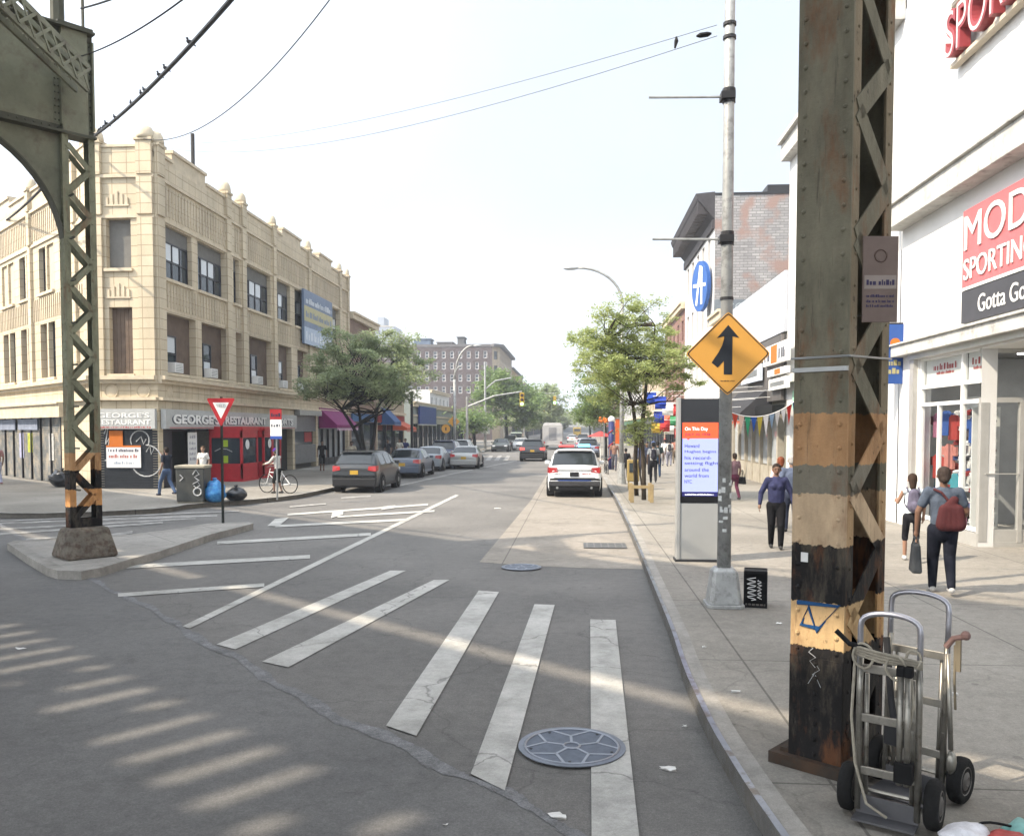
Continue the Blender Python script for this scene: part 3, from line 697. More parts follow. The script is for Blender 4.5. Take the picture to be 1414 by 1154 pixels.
mb = MB(); WG.box(mb, .4, 15.6, 2.53, 2.565, .25, .256); mb.build('red_line', REDL, sg)
# recess behind street shopfront
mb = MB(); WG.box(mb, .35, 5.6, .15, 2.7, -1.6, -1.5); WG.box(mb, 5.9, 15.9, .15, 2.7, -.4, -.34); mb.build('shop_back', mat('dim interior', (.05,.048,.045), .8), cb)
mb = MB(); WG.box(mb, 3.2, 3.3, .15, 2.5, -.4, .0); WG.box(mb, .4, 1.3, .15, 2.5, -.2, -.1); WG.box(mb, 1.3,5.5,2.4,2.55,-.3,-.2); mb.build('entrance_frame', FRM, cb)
def notice(u, z, w_, h, W, m, label, o=.06, txt=None, name='notice', tm=NAVY, cat='notice'):
    t = thing(name, tuple(W.pt(u+w_/2, z, o)), label, cat)
    mb = MB(); W.box(mb, u, u+w_, z, z+h, o, o+.02); mb.build('panel', m, t)
    if txt:
        mb = MB()
        for tx, x, y, tw, th in txt:
            scribble(mb, W.M(u+x*w_, z+y*h, o+.023), tw*w_, th*h, int(y*100))
        mb.build('lettering', tm, t)
    return t
ORANGE = mat('orange notice', (.75,.22,.04), .6)
mb = MB(); p0 = WC.pt(.85,2.35,.1)
notice(.62,1.85,.55,.58,WC,ORANGE,'crooked orange notice on the dark shutter above the white banner', name='paper_notice')
t = notice(.5,.98,1.4,.86,WC,mat('banner vinyl',(.72,.72,.72),.6),'white banner with an orange top edge tied to the dark shutter', .07,
   [(1,.05,.72,.9,.14)], 'banner', mat('banner grey text',(.10,.10,.14),.6), 'banner')
mb = MB(); WC.box(mb, .5, 1.9, 1.78, 1.85, .07, .095); mb.build('orange_edge', ORANGE, t)
mb = MB(); scribble(mb, WC.M(.6,1.36,.094), 1.15, .14, 4); mb.build('red_lettering', mat('faded red',(.62,.25,.22),.6), t)
mb = MB(); scribble(mb, WC.M(.8,1.12,.094), .8, .10, 6); mb.build('blue_lettering', mat('faded blue',(.32,.38,.46),.6), t)
notice(2.45,.75,.85,1.6,WG,WHITE,'tall white poster with small print beside the restaurant doorway',.02,[(1,.2,.84,.6,.08),(1,.15,.68,.7,.07),(1,.15,.54,.7,.07),(1,.15,.40,.7,.07),(1,.15,.26,.7,.07)],'wall_poster',mat('poster ink',(.3,.3,.36),.6),'poster')
# ---- red entrance booths
BRED = mat('booth red', (.66,.035,.05), .4, var=.2)
def booth(px0, px1, label):
    u0 = ug(px0); u1 = ug(px1); t = thing('entrance_booth', tuple(WG.pt((u0+u1)/2,.15,.7)), label, 'entrance booth')
    D = 1.5; z0, z1 = .15, 2.5
    for (W_, a, b_) in ((Wall(WG.pt(u0,0,0)[:2], WG.pt(u0,0,D)[:2]), 0, D), (Wall(WG.pt(u0,0,D)[:2], WG.pt(u1,0,D)[:2]), 0, u1-u0), (Wall(WG.pt(u1,0,D)[:2], WG.pt(u1,0,0)[:2]), 0, D)):
        mb = MB(); n = max(1, round((b_-a)/1.4))
        W_.box(mb, a, b_, z0, .95, -.08, 0); W_.box(mb, a, b_, 2.1, z1, -.08, 0)
        for k in range(n+1):
            u = a+(b_-a)*k/n; W_.box(mb, max(a,u-.09), min(b_,u+.09), .95, 2.1, -.08, .012)
        W_.box(mb, a, b_, z0, z0+.14, 0, .03); W_.box(mb, a, b_, 2.42, z1, 0, .05)
        pn = mb.build('side_panel', BRED, t)
        mb = MB(); W_.quad(mb, a+.09, b_-.09, .95, 2.1, -.04); mb.build('pane', GLASS, pn)
    mb = MB(); WG.box(mb, u0-.05, u1+.05, z1, z1+.1, 0, D+.06); mb.build('roof', BRED, t)
    W_ = Wall(WG.pt(u0,0,0)[:2], WG.pt(u0,0,D)[:2])
    mb = MB(); strokes(mb, W_.M(.25,1.5,.0), [(0,0),(.25,.12),(.55,.1),(.8,-.02)], .02); mb.build('logo', CHALK, t)
    mb = MB(); W_.quad(mb, .62, .85, 1.7, 2.0, -.02); W_.quad(mb, .62, .85, .98, 1.3, -.02); mb.build('sticker', mat('lime sticker',(.55,.75,.05),.5) if px0 < 300 else RED, t)
    W_ = Wall(WG.pt(u0,0,D)[:2], WG.pt(u1,0,D)[:2]); mb = MB(); mb.lathe(W_.pt((u1-u0)*.3,1.8,.02), [(.22,0),(.22,.01)], 16, Matrix.Rotation(PI/2,4,'Y')); mb.build('round_decal', WHT, t)
booth(289,313,'red glazed entrance booth with lime stickers, nearer the shuttered corner')
booth(322,348,'red glazed entrance booth next to the grey roller shutter')
# ---- beyond: grey shutter shop, magenta awning
sh = shutter(WG, 16.35, 20.3, 2.35, 3.3, SHUTG, cb, .0); 
mb = MB(); WG.box(mb, 16.2, 20.5, 3.3, 3.6, .0, .35); mb.build('shutter_housing', GREYM, cb)
shutter(WG, 16.35, 20.3, .45, 1.55, SHUTG, cb, .0)
mb = MB(); WG.box(mb, 16.35, 20.3, 1.55, 2.35, -.3, -.2); mb.build('shop_window', GLASS, cb)
mb = MB(); WG.box(mb, 18.6, 20.0, 1.7, 2.3, -.19, -.17); mb.build('window_poster', RED, cb)
mb = MB()
for k in range(6): WG.box(mb, 20.9+k*1.3, 21.0+k*1.3, .15, 3.2, -.3, -.1)
WG.box(mb, 20.8, 28, 2.5, 2.62, -.3, -.1); WG.box(mb, 20.8,28,.15,.6,-.3,-.12); mb.build('shopfront_frame', FRM, cb)
mb = MB(); WG.quad(mb, 20.8, 28, .15, 3.4, -.25); mb.build('shop_pane', GLASS2, cb)
def awning(W, u0, u1, z1, z0, out, m, label, val=.25, m2=None, txt=None):
    t = thing('awning', tuple(W.pt((u0+u1)/2, z0, 0)), label, 'awning'); P = W.pt
    mb = MB(); mb.add([P(u0,z1,.03),P(u1,z1,.03),P(u1,z0,out),P(u0,z0,out),P(u0,z0-val,out),P(u1,z0-val,out),P(u0,z0-val,.03),P(u1,z0-val,.03),P(u0,z0,.03),P(u1,z0,.03)],
        [(3,2,1,0),(4,5,2,3),(0,8,3),(1,2,9),(3,8,6,4),(9,2,5,7)])
    mb.build('canvas', m, t)
    mb = MB(); n = max(3, int((u1-u0)/.35)); 
    for k in range(n):
        a = u0+(u1-u0)*k/n; b_ = u0+(u1-u0)*(k+1)/n
        mb.add([P(a,z0-val+.002,out+.003),P(b_,z0-val+.002,out+.003),P(b_-(b_-a)*.25,z0-val-.12,out+.003),P((a+b_)/2,z0-val-.16,out+.003),P(a+(b_-a)*.25,z0-val-.12,out+.003)], [(0,4,3,2,1)])
    mb.build('scalloped_edge', m2 or m, t)
    mb = MB(); mb.tube([P(u0,z0-val,out),P(u1,z0-val,out)], .02, 6); mb.tube([P(u0,z0-val,.03),P(u0,z0-val,out)], .02, 6); mb.tube([P(u1,z0-val,.03),P(u1,z0-val,out)], .02, 6); mb.build('frame', GREYM, t)
    if txt: mb = MB(); put_text(mb, txt, W.M(u0+.4,z0-val+.04,out+.006), (u1-u0)-.8, val*.7); mb.build('lettering', WHT, t)
    return t
awning(WG, 20.9, 26.2, 3.85, 2.75, 1.2, mat('magenta canvas',(.26,.02,.15),.6), 'magenta shop awning with pale scalloped edge at the far end of the cream building', .22, mat('pink canvas',(.62,.40,.55),.6))
# avenue-side shopfronts
mb = MB(); WB.box(mb, LB-14.6, LB-3.2, 3.0, 3.55, 0, .35); WB.box(mb, LB-14.6, LB-3.2, 3.55, 3.62, 0, .45); mb.build('shutter_housing', TRIM, cb)
shutter(WB, LB-14.5, LB-4.2, .15, 3.0, mat('painted shutter',(.20,.21,.21),.6,var=.4,scale=1.5,col2=(.34,.30,.24)), cb, -.05)
mb = MB()
for k in range(8): WB.box(mb, LB-14.5+k*1.47, LB-14.42+k*1.47, .15, 3.0, -.05, .03)
mb.build('shutter_rails', DARK, cb)
mb = MB(); WB.box(mb, LB-13.9, LB-11, 2.45, 2.95, .0, .06); WB.box(mb, LB-10.5, LB-7.4, 2.45, 2.95, .0, .05); mb.build('fascia', mat('dull blue fascia',(.22,.25,.32),.6,var=.3), cb)
shutter(WB, 1, LB-15, .15, 3.3, SHUTG, cb, -.05)
for k, (u, c) in enumerate(((LB-9.2,(.55,.6,.1)),(LB-10.6,(.35,.36,.5)),(LB-6.0,(.42,.42,.40)))):
    mb = MB(); WB.box(mb, u, u+.7, 1.1+.3*(k==0), 2.3, -.045, -.02); mb.build('painted_patch', mat('mural%d'%k, c, .8, var=.4, scale=6), cb)
# ---- billboard fixed to the facade
bb = thing('billboard', tuple(WG.pt(ug(434),7.8,.3)), 'blue and yellow billboard fixed to the cream facade above the street tree', 'billboard')
u0, u1 = ug(414)+.1, ug(454); z0, z1 = 7.55, 10.75
BLU = mat('billboard blue',(.20,.27,.40),.5,var=.25,scale=1.2); YEL = mat('billboard yellow',(.60,.55,.28),.5)
mb = MB(); WG.box(mb, u0, u1, z0, z1, .17, .32); mb.build('board', BLU, bb)
mb = MB(); WG.box(mb, u0, u1, z0+1.35, z0+2.25, .32, .33); mb.build('yellow_band', YEL, bb)
mb = MB(); WG.box(mb, u0, u1, z0, z0+1.0, .32, .33); mb.build('pale_band', mat('pale blue band',(.36,.44,.55),.5), bb)
mb = MB(); scribble(mb, WG.M(u0+.3,z0+.25,.334), (u1-u0)-.6, .5, 3); scribble(mb, WG.M(u0+.3,z0+2.4,.334), (u1-u0)-.6, .35, 8); mb.build('lettering', mat('billboard white',(.6,.65,.7),.5), bb)
mb = MB(); scribble(mb, WG.M(u0+.3,z0+1.6,.334), (u1-u0)-.6, .35, 9); mb.build('dark_lettering', BLU, bb)
mb = MB()
for u in (u0+.3,u1-.3): WG.box(mb, u-.03, u+.03, z0+.2, z1-.2, 0, .17)
mb.build('bracket', DARK, bb)
# ================================================================ right side buildings
RX = 8.0
WHWALL = mat('white stucco', (.66,.655,.64), .8, var=.07, scale=1.2, bump=.15)
LEDGE = mat('weathered ledge', (.50,.49,.46), .85, var=.25, scale=2.5, col2=(.24,.23,.21), thr=(.55,.75), bump=.2)
ALU = mat('aluminium frame', (.50,.49,.46), .4, .4, var=.1)
st = thing('sporting_goods_store', (RX+5, 14, 0), 'white sporting goods store with tall glazed shopfront and red lettering on the right', 'store')
W1 = Wall((RX,21.9), (RX,10.5)); r1 = W1.u_px
r1z = lambda u, py: W1.z_px(u, py)
YR = 17.6; uw0, uw1 = 21.9-20.75, 21.9-YR
mb = MB(); W1.surface(mb, 0, W1.L, 0, 18, [(uw0,uw1,.42,4.15),(uw1+.001,W1.L-.5,.0,4.15)], .3)
mb.box((RX+6, 21.92, 9), (11.9,.1,18)); W1b = Wall((RX,10.5),(RX+14,10.5-12.4)); W1b.surface(mb, 0, W1b.L, 0, 18, [(2,W1b.L-2,.4,4)], .3)
mb.build('wall', WHWALL, st)
mb = MB(); W1.box(mb, .0, W1.L, 7.35, 7.85, 0, .42); W1.box(mb, -.01, W1.L, 7.85, 7.93, 0, .50); W1.box(mb, .0, W1.L, 4.24, 4.50, 0, .30); W1.box(mb, .0, W1.L, 4.50, 4.55, 0, .36); mb.build('ledge', LEDGE, st, bevel=.015)
mb = MB(); W1.box(mb, .9, W1.L, 4.12, 4.24, -.1, .16); W1.box(mb, .9, 1.12, .15, 4.15, 0, .10); mb.build('shutter_box', ALU, st)
mb = MB(); W1.box(mb, .78, .88, .15, 4.4, 0, .06); mb.build('violet_trim', mat('violet trim',(.16,.14,.36),.5), st)
mb = MB(); fw = .08
for z in (.42, 3.02, 3.42, 4.07): W1.box(mb, uw0, uw1, z, z+fw, -.14, -.05)
for u in (uw0, r1(1322), uw1-fw): W1.box(mb, u, u+fw, .5, 4.07, -.139, -.04)
for u in (r1(1290), r1(1356)): 
    if u < uw1: W1.box(mb, u, u+.06, .5, 3.02, -.135, -.05)
mb.build('window_frame', WHITE, st)
mb = MB(); W1.quad(mb, uw0, uw1, .45, 4.1, -.1); mb.build('window_pane', CLEAR, st)
mb = MB(); W1.box(mb, uw0, uw1, .15, .42, -.12, .02); mb.build('window_base', ALU, st)
# recessed entrance: glazing facing the avenue
W1c = Wall((RX,YR),(RX+4.5,YR))
mb = MB()
for z in (.15, 3.02, 4.0): W1c.box(mb, .0, 4.5, z, z+.1, -.1, 0)
W1c.box(mb, 0,4.5,.25,.5,-.09,-.01)
for u in (0,.08,.75,1.0,2.0,2.1,3.2): W1c.box(mb, u+.002, u+.085, .25, 3.02, -.098, .01)
mb.build('entrance_frame', ALU, st)
mb = MB(); W1c.quad(mb, 0,4.5,.25,4.0,-.05); mb.build('entrance_pane', CLEAR, st)
mb = MB(); W1c.box(mb, .1,.75,1.6,1.62,0,.03); W1c.box(mb,1.1,2.0,1.15,1.2,.0,.06); mb.build('door_bar', ALU, st)
mb = MB(); mb.box((RX+2.3, (YR+10.5)/2, 4.12), (4.6, YR-10.5, .08)); mb.build('entrance_ceiling', WHITE, st)
mb = MB(); mb.box((RX+4.6, (YR+10.5)/2, 2.1), (.1, YR-10.5, 4.1)); mb.build('entrance_side_wall', ALU, st)
mb = MB(); mb.box((RX+3.2, 19.8, .12), (6.2,4.2,.1)); mb.build('shop_floor', mat('shop floor',(.45,.43,.40),.4), st)
mb = MB(); mb.box((RX+6.3, 19.8, 2.1), (.1,4.3,4.2)); mb.box((RX+3.2, 21.8, 2.1), (6.2,.1,4.2)); mb.box((RX+3.2,19.8,4.25),(6.2,4.3,.06)); mb.build('shop_wall', mat('shop wall grey',(.40,.40,.40),.7), st)
mb = MB(); mb.box((RX+2,19.2,4.18),(.3,1.6,.04)); mb.box((RX+4,19.2,4.18),(.3,1.6,.04)); mb.build('added_ceiling_glow', mat('added shop glow',(1,.97,.9),.5,emit=14), st)  # unseen glowing panels, added to brighten the otherwise dark shop interior
# stock in the window
slat = thing('shoe_display', (RX+.6,YR+1.7,.15), 'rack of pale trainers behind the shop window beside the entrance', 'shoe display')
mb = MB(); mb.box((RX+.72,YR+1.7,1.7),(.05,1.1,3.0)); mb.build('back_panel', WHITE, slat)
SH = [mat('shoe%d'%i, c, .6) for i, c in enumerate([(.6,.6,.6),(.05,.05,.06),(.35,.05,.05),(.08,.12,.3)])]
for i in range(8):
    for j in range(4):
        mb = MB(); y = YR+1.3+j*.27; z = .55+i*.33; mb.sph((RX+.50,y,z),.11,8,5,(1.1,.42,.5)); mb.box((RX+.52,y,z-.05),(.26,.09,.03)); mb.sph((RX+.60,y,z+.05),.06,6,4,(.8,.7,.9)); mb.build('shoe', SH[(i*3+j*5)%4 if (i+j)%3 else 0], slat, smooth=True)
# second rack visible through entrance glazing
sl2 = thing('shoe_display', (RX+.45,YR+.45,.15), 'narrow column of pale trainers just inside the entrance glass', 'shoe display')
mb = MB(); mb.box((RX+.45,YR+.75,1.6),(.55,.03,2.7)); mb.build('back_panel', WHITE, sl2)
for i in range(8):
    mb = MB(); mb.sph((RX+.45,YR+.62,.5+i*.3),.12,8,5,(1.2,.45,.5)); mb.sph((RX+.55,YR+.62,.56+i*.3),.06,6,4); mb.build('shoe', SH[i%3], sl2, smooth=True)
def mannequin(x, y, top, bot, label):
    t = thing('mannequin', (x,y,.2), label, 'mannequin')
    mb = MB(); mb.lathe((x,y,.2), [(.2,0),(.2,.03),(.02,.05),(.02,.6)], 12); mb.build('stand', GREYM, t)
    mb = MB(); mb.lathe((x,y,.2), [(.10,.55),(.17,.7),(.19,.85),(.17,.95)], 12); mb.build('shorts', bot, t, smooth=True)
    mb = MB(); mb.lathe((x,y,.2), [(.17,.94),(.15,1.1),(.19,1.3),(.22,1.42),(.12,1.5),(.05,1.53)], 14)
    for s_ in (-1,1): mb.tube([(x,y+s_*.19,1.6),(x,y+s_*.27,1.4),(x,y+s_*.28,1.28)], [.07,.065,.06], 8)
    mb.build('shirt', top, t, smooth=True)
    mb = MB(); mb.lathe((x,y,.2), [(.05,1.5),(.05,1.58),(.08,1.64),(.10,1.74),(.07,1.83),(.01,1.86)], 12); mb.build('head', WHITE, t, smooth=True)
SC = [mat('cloth%d'%i, c, .8) for i, c in enumerate([(.55,.08,.07),(.06,.14,.45),(.75,.30,.25),(.10,.42,.50),(.50,.20,.32),(.06,.06,.07)])]
mannequin(RX+.6, 20.15, SC[0], SC[5], 'headless shop dummy in a red top behind the tall window')
mannequin(RX+.65, 20.9, SC[3], SC[1], 'shop dummy in a turquoise top at the left of the window')
def garment(y, z, m, label):
    mb = MB(); x = RX+.38; mb.add([(x,y-.22,z),(x,y+.22,z),(x,y+.2,z+.5),(x,y+.08,z+.56),(x,y-.08,z+.56),(x,y-.2,z+.5),(x+.06,y-.22,z),(x+.06,y+.22,z),(x+.06,y+.2,z+.5),(x+.06,y+.08,z+.56),(x+.06,y-.08,z+.56),(x+.06,y-.2,z+.5)],
      [(0,5,4,3,2,1),(6,7,8,9,10,11)]+[(i,(i+1)%6,6+(i+1)%6,6+i) for i in range(6)])
    for s_ in (-1,1): mb.box((x+.03,y+s_*.29,z+.4),(.05,.16,.2))
    tag(mb.build('hanging_shirt', m), label, 'shirt', None)
garment(19.75, 2.25, SC[0], 'red shirt hanging high in the shop window'); garment(18.75, 2.2, SC[1], 'blue shirt hanging high in the shop window')
garment(19.6, .95, SC[3], 'turquoise shirt hanging low in the shop window'); garment(19.95, 1.6, SC[2], 'salmon shirt hanging halfway up the shop window'); garment(19.3,.42,SC[4],'pink shirt hanging lowest in the shop window')
for k, (y, z, c_, lab) in enumerate(((20.6,2.3,4,'plum shirt hung high at the left end of the shop window'),(20.55,1.35,0,'red shirt hung mid height at the left end of the shop window'),(20.2,.6,5,'black shirt low on the left of the shop window'),(20.15,2.35,1,'navy blue shirt hung above the dummy in red'))): garment(y, z, SC[c_], lab)
for k, (u0, u1) in enumerate(((uw0+.1, r1(1322)-.05),(r1(1322)+.1, uw1-.1))):
    t = thing('window_poster', tuple(W1.pt((u0+u1)/2,3.5,-.16)), ['white poster with red lettering at the left top of the shop window','white poster with red lettering at the right top of the shop window'][k], 'poster')
    mb = MB(); W1.box(mb, u0, u1, 3.5, 4.07, -.18, -.15); mb.build('panel', WHITE, t)
    mb = MB(); M_ = W1.M(u0+(u1-u0)*.2, 3.82, -.146); scribble(mb, M_, (u1-u0)*.6, .14, k+2); scribble(mb, W1.M(u0+(u1-u0)*.28, 3.72, -.146), (u1-u0)*.45, .07, k+4); mb.build('lettering', REDL, t)
# painted store signs
sg = thing('store_sign', tuple(W1.pt(r1(1400),4.9,.1)), 'red and black wall sign reading MODELL\'S SPORTING GOODS below the upper ledge', 'sign')
u0 = r1(1328); u1 = W1.L-.3
mb = MB(); W1.box(mb, u0, u1, 5.38, 6.95, 0, .07); mb.build('red_panel', mat('sign red',(.80,.20,.21),.5,var=.08), sg)
mb = MB(); W1.box(mb, u0, u1, 5.32, 5.38, 0, .085); mb.build('white_rule', WHITE, sg)
mb = MB(); put_text(mb, "MODELL'S", W1.M(u0+.12,6.12,.08), 4.9, .72, .02, .0); put_text(mb, "SPORTING GOODS", W1.M(u0+.12,5.52,.08), 5.0, .42, .02, .0); mb.build('lettering', WHT, sg)
sg2 = thing('slogan_sign', tuple(W1.pt(r1(1400),4.6,.1)), 'black strip sign reading Gotta Go To Mo\'s under the red store sign', 'sign')
mb = MB(); W1.box(mb, u0, u1, 4.66, 5.31, .0, .07); mb.build('face_panel', mat('sign black',(.07,.07,.08),.5), sg2)
mb = MB(); put_text(mb, "Gotta Go To Mo's", W1.M(u0+.75,4.80,.073), 3.5, .36, .012, .0); mb.build('lettering', WHT, sg2)
LR = mat('letter red sides',(.42,.07,.08),.45); LW = mat('letter faces',(.72,.55,.55),.5)
def chan(txt, u, z, w_, h, label):
    t = thing('channel_letters', tuple(W1.pt(u+w_/2, z, .2)), label, 'sign lettering')
    mb = MB(); put_text(mb, txt, W1.M(u,z,.12), w_, h, .22, .03); mb.build('letter_sides', LR, t)
    mb = MB(); put_text(mb, txt, W1.M(u+.02,z+.03,.343), w_-.04, h-.06, .006, -.02); mb.build('letter_faces', LW, t)
    mb = MB(); W1.box(mb, u-.1, u+w_+.1, z-.12, z-.04, .04, .2); W1.box(mb, u, u+.05, z-.1, z+.3, .0, .12); W1.box(mb, u+w_-.05,u+w_,z-.1,z+.3,0,.12); mb.build('rail', mat('beige rail',(.55,.48,.38),.6), t)
ul = r1(1316)
chan('SPORTING GOODS', ul, 10.15, 9.0, .95, 'large red channel letters spelling SPORTING GOODS, lower row on the white wall')
chan("MODELL'S", ul, 11.4, 7.5, 1.3, 'large red channel letters spelling MODELL\'S, upper row on the white wall')
# ---- second white building
w2 = thing('white_building', (RX+5, 27.5, 0), 'white two storey building with roof cornice, mostly behind the steel column', 'building')
W2 = Wall((RX,33.2),(RX,21.98)); mb = MB()
o2 = [(1+i*2.2,2.2+i*2.2,z,z+1.9) for i in range(4) for z in (5.8,9.3)]
W2.surface(mb, 0, W2.L, 0, 13.1, o2+[(.4,W2.L-1.2,.1,3.4)], .25); mb.box((RX+6,33.22,6.6),(12,.1,13.1)); mb.build('wall', WHWALL, w2)
mb = MB(); W2.box(mb, 0, W2.L, 12.5, 13.1, 0, .35); W2.box(mb, 0, W2.L, 13.1, 13.25, -.3, .5); W2.box(mb, 0, W2.L, 4.2, 4.5, 0, .25); mb.build('cornice', LEDGE, w2)
for o in o2: window(W2, o[0], o[1], o[2], o[3], w2, 1, 2)
mb = MB(); W2.quad(mb, .4, W2.L-1.2, .1, 3.4, -.2); mb.build('shop_pane', GLASS2, w2)
mb = MB(); [W2.box(mb, .4+k*1.3, .5+k*1.3, .1, 3.4, -.2, -.1) for k in range(8)]; mb.build('shopfront_frame', ALU, w2)
mb = MB(); W2.box(mb, 1, 7, 3.2, 3.9, .0, .06); mb.build('green_banner', mat('mint',(.35,.6,.45),.6), w2)
bs = thing('hanging_shop_sign', (RX-.4,21.75,3.6), 'blue projecting shop sign with yellow lettering just right of the steel column', 'sign')
mb = MB(); mb.box((RX-.40,21.75,4.33),(.88,.10,1.45)); mb.build('board', mat('sign blue',(.04,.12,.42),.5), bs)
mb = MB(); Ms = Wall((RX-.84,21.75),(RX+.04,21.75)); scribble(mb, Ms.M(.3,3.85,.055), .5, .14, 5); scribble(mb, Ms.M(.5,4.05,.055), .3, .14, 6); mb.build('lettering', YEL, bs)
mb = MB(); mb.lathe((RX-.2,21.69,4.6), [(.12,0),(.12,.01)], 14, Matrix.Rotation(PI/2,4,'X')); mb.build('emblem', ORANGE, bs)
mb = MB(); mb.bar((RX-.84,21.75,5.08),(RX,21.75,5.08),.04,.04); mb.build('bracket', DARK, bs)
# ---- metal clad shop with dark fascia
w3 = thing('clad_shop', (RX+4,40,0), 'low shop with ribbed grey metal upper panel and dark slatted fascia', 'shop')
W3 = Wall((RX,46.9),(RX,33.3))
mb = MB(); W3.surface(mb, 0, W3.L, 0, 8.5, [(.3,W3.L-.3,.1,3.4)], .4); mb.build('wall', mat('olive render',(.20,.19,.15),.8,var=.2), w3)
PAN = brickmat('ribbed metal', (.40,.42,.46), (.42,.44,.48), (.28,.29,.32), .45, 20, .03, .45, 0)
mb = MB(); W3.box(mb, 0, W3.L, 6.2, 8.5, 0, .12); mb.build('metal_panel', PAN, w3)
SL = brickmat('dark slats', (.085,.08,.075), (.11,.10,.095), (.02,.02,.02), .22, 20, .03, .6, 0)
mb = MB(); W3.box(mb, 7.5, W3.L, 3.6, 6.1, 0, .22); W3.box(mb, 0, 7.5, 3.5, 5.6, 0, .1); mb.build('slatted_fascia', SL, w3)
mb = MB(); W3.box(mb, .3, W3.L-.3, .15, 3.4, -.4, -.3); mb.build('shop_interior', mat('dim greenish',(.10,.11,.10),.5), w3)
mb = MB(); [W3.box(mb, .4+k*1.65, .62+k*1.65, .15, 3.4, -.3, -.02) for k in range(8)]; W3.box(mb,.4,W3.L-.4,.15,.95,-.28,-.06); mb.build('shopfront_piers', mat('beige pier',(.36,.33,.27),.8,var=.2), w3)
mb = MB(); [W3.quad(mb, .7+k*1.65, 1.95+k*1.65, 1.0, 3.3, -.15) for k in range(7)]; mb.build('shop_pane', GLASS2, w3)
def boxsign(W, u0, u1, z0, z1, o, m, label, stripes=()):
    t = thing('shop_sign', tuple(W.pt((u0+u1)/2,z0,o)), label, 'sign')
    mb = MB(); W.box(mb, u0, u1, z0, z1, o, o+.15); mb.build('board', m, t)
    for (a, b_, c, d, mm) in stripes:
        mb = MB()
        if mm is NAVY or mm is WHT: scribble(mb, W.M(u0+(u1-u0)*a, z0+(z1-z0)*c, o+.153), (u1-u0)*(b_-a), (z1-z0)*(d-c), int(u0*10))
        else: W.box(mb, u0+(u1-u0)*a, u0+(u1-u0)*b_, z0+(z1-z0)*c, z0+(z1-z0)*d, o+.15, o+.16)
        mb.build('lettering' if mm in (NAVY, WHT) else 'coloured_panel', mm, t)
r3 = W3.u_px
boxsign(W3, r3(1066), r3(1099), 5.0, 5.75, .24, WHITE, 'white and orange fascia sign high on the dark slats', [(.35,.62,.05,.95,ORANGE),(.05,.3,.2,.7,NAVY),(.68,.95,.2,.7,NAVY)])
boxsign(W3, r3(1072), r3(1099), 4.55, 4.8, .24, WHITE, 'thin white fascia sign with an orange patch', [(.4,.7,.1,.9,ORANGE)])
boxsign(W3, r3(1074), r3(1099), 4.0, 4.42, .24, WHITE, 'plain white fascia sign lowest on the dark slats', [(.1,.9,.3,.7,GREYM)])
boxsign(W3, r3(1036), r3(1062), 4.5, 5.2, .3, mat('bluish white',(.6,.66,.74),.5), 'bluish white box sign left of the dark slats', [(.1,.9,.3,.7,GREYM)])
boxsign(W3, r3(1044), r3(1060), 5.35, 5.75, .4, DARK, 'small black sign with pale numerals above the bluish box sign', [(.15,.85,.2,.8,WHT)])
awning(W3, r3(1022), r3(1066), 4.3, 3.15, 1.3, mat('charcoal canvas',(.05,.05,.055),.8), 'charcoal shop awning with a red-orange valance', .3, mat('red orange canvas',(.72,.13,.05),.6))
mb = MB(); W3.box(mb, r3(1068), r3(1094), 3.05, 3.4, .3, .75); bb2 = mb.build('box_lamp', BLACK); tag(bb2, 'black box sign jutting out above the pennants', 'sign')
# ---- brick tenement with big cornice
w4 = thing('old_brick_building', (RX+5,58,0), 'tall old brick building with faded painted wall and dark bracketed cornice on the right', 'building')
W4 = Wall((RX,64),(RX,50.8)); H4 = 16.0
OLDB = brickmat('faded brick', (.24,.235,.235), (.34,.33,.325), (.17,.165,.165), .45, .16, .02, .9, .5, stain=((.26,.18,.155), .8, .54))
RUB = mat('rubble stone', (.34,.27,.17), .95, var=.4, scale=5, col2=(.12,.10,.07), thr=(.5,.6), bump=.6, bscale=8)
W4s = Wall((RX,50.8),(RX+14,50.8))
mb = MB(); W4s.surface(mb, 0, 14, 10.0, H4, [], .2); mb.build('painted_side_wall', OLDB, w4)
mb = MB(); W4s.box(mb, 0, 14, 9.1, 10.0, -.02, .02); mb.build('grey_band', mat('slate paint',(.20,.23,.26),.8,var=.2), w4)
mb = MB(); put_text(mb, 'COPA', W4s.M(.7,9.3,.025), 1.9, .5); mb.build('ghost_lettering', mat('ghost sign',(.38,.42,.44),.8,var=.2), w4)
mb = MB(); W4s.surface(mb, 0, 14, 0, 9.1, [], .2); mb.build('rubble_side_wall', RUB, w4)
o4 = [(1+i*2.4,2.1+i*2.4,z,z+1.9) for i in range(5) for z in (5.2,8.6,12.0)]
mb = MB(); W4.surface(mb, 0, W4.L, 0, H4, o4, .25); mb.build('front_wall', WHWALL, w4)
for o in o4: window(W4, *o[:4], w4, 1, 2)
CORN = mat('dark cornice',(.075,.07,.075),.7,var=.25)
mb = MB(); P = W4.pt
mb.add([P(0,H4-1.4,0),P(W4.L,H4-1.4,0),P(W4.L,H4-.2,1.0),P(W4.L,H4+.1,1.1),P(W4.L,H4+.2,0),P(0,H4-.2,1.0),P(0,H4+.1,1.1),P(0,H4+.2,0)], [(0,1,2,5),(5,2,3,6),(6,3,4,7),(1,4,3,2),(0,5,6,7)])
for k in range(26): W4.box(mb, .2+k*.5, .4+k*.5, H4-1.0, H4-.25, 0, .95)
W4.box(mb, 0, W4.L, H4-1.9, H4-1.4, 0, .15); mb.build('cornice', CORN, w4)
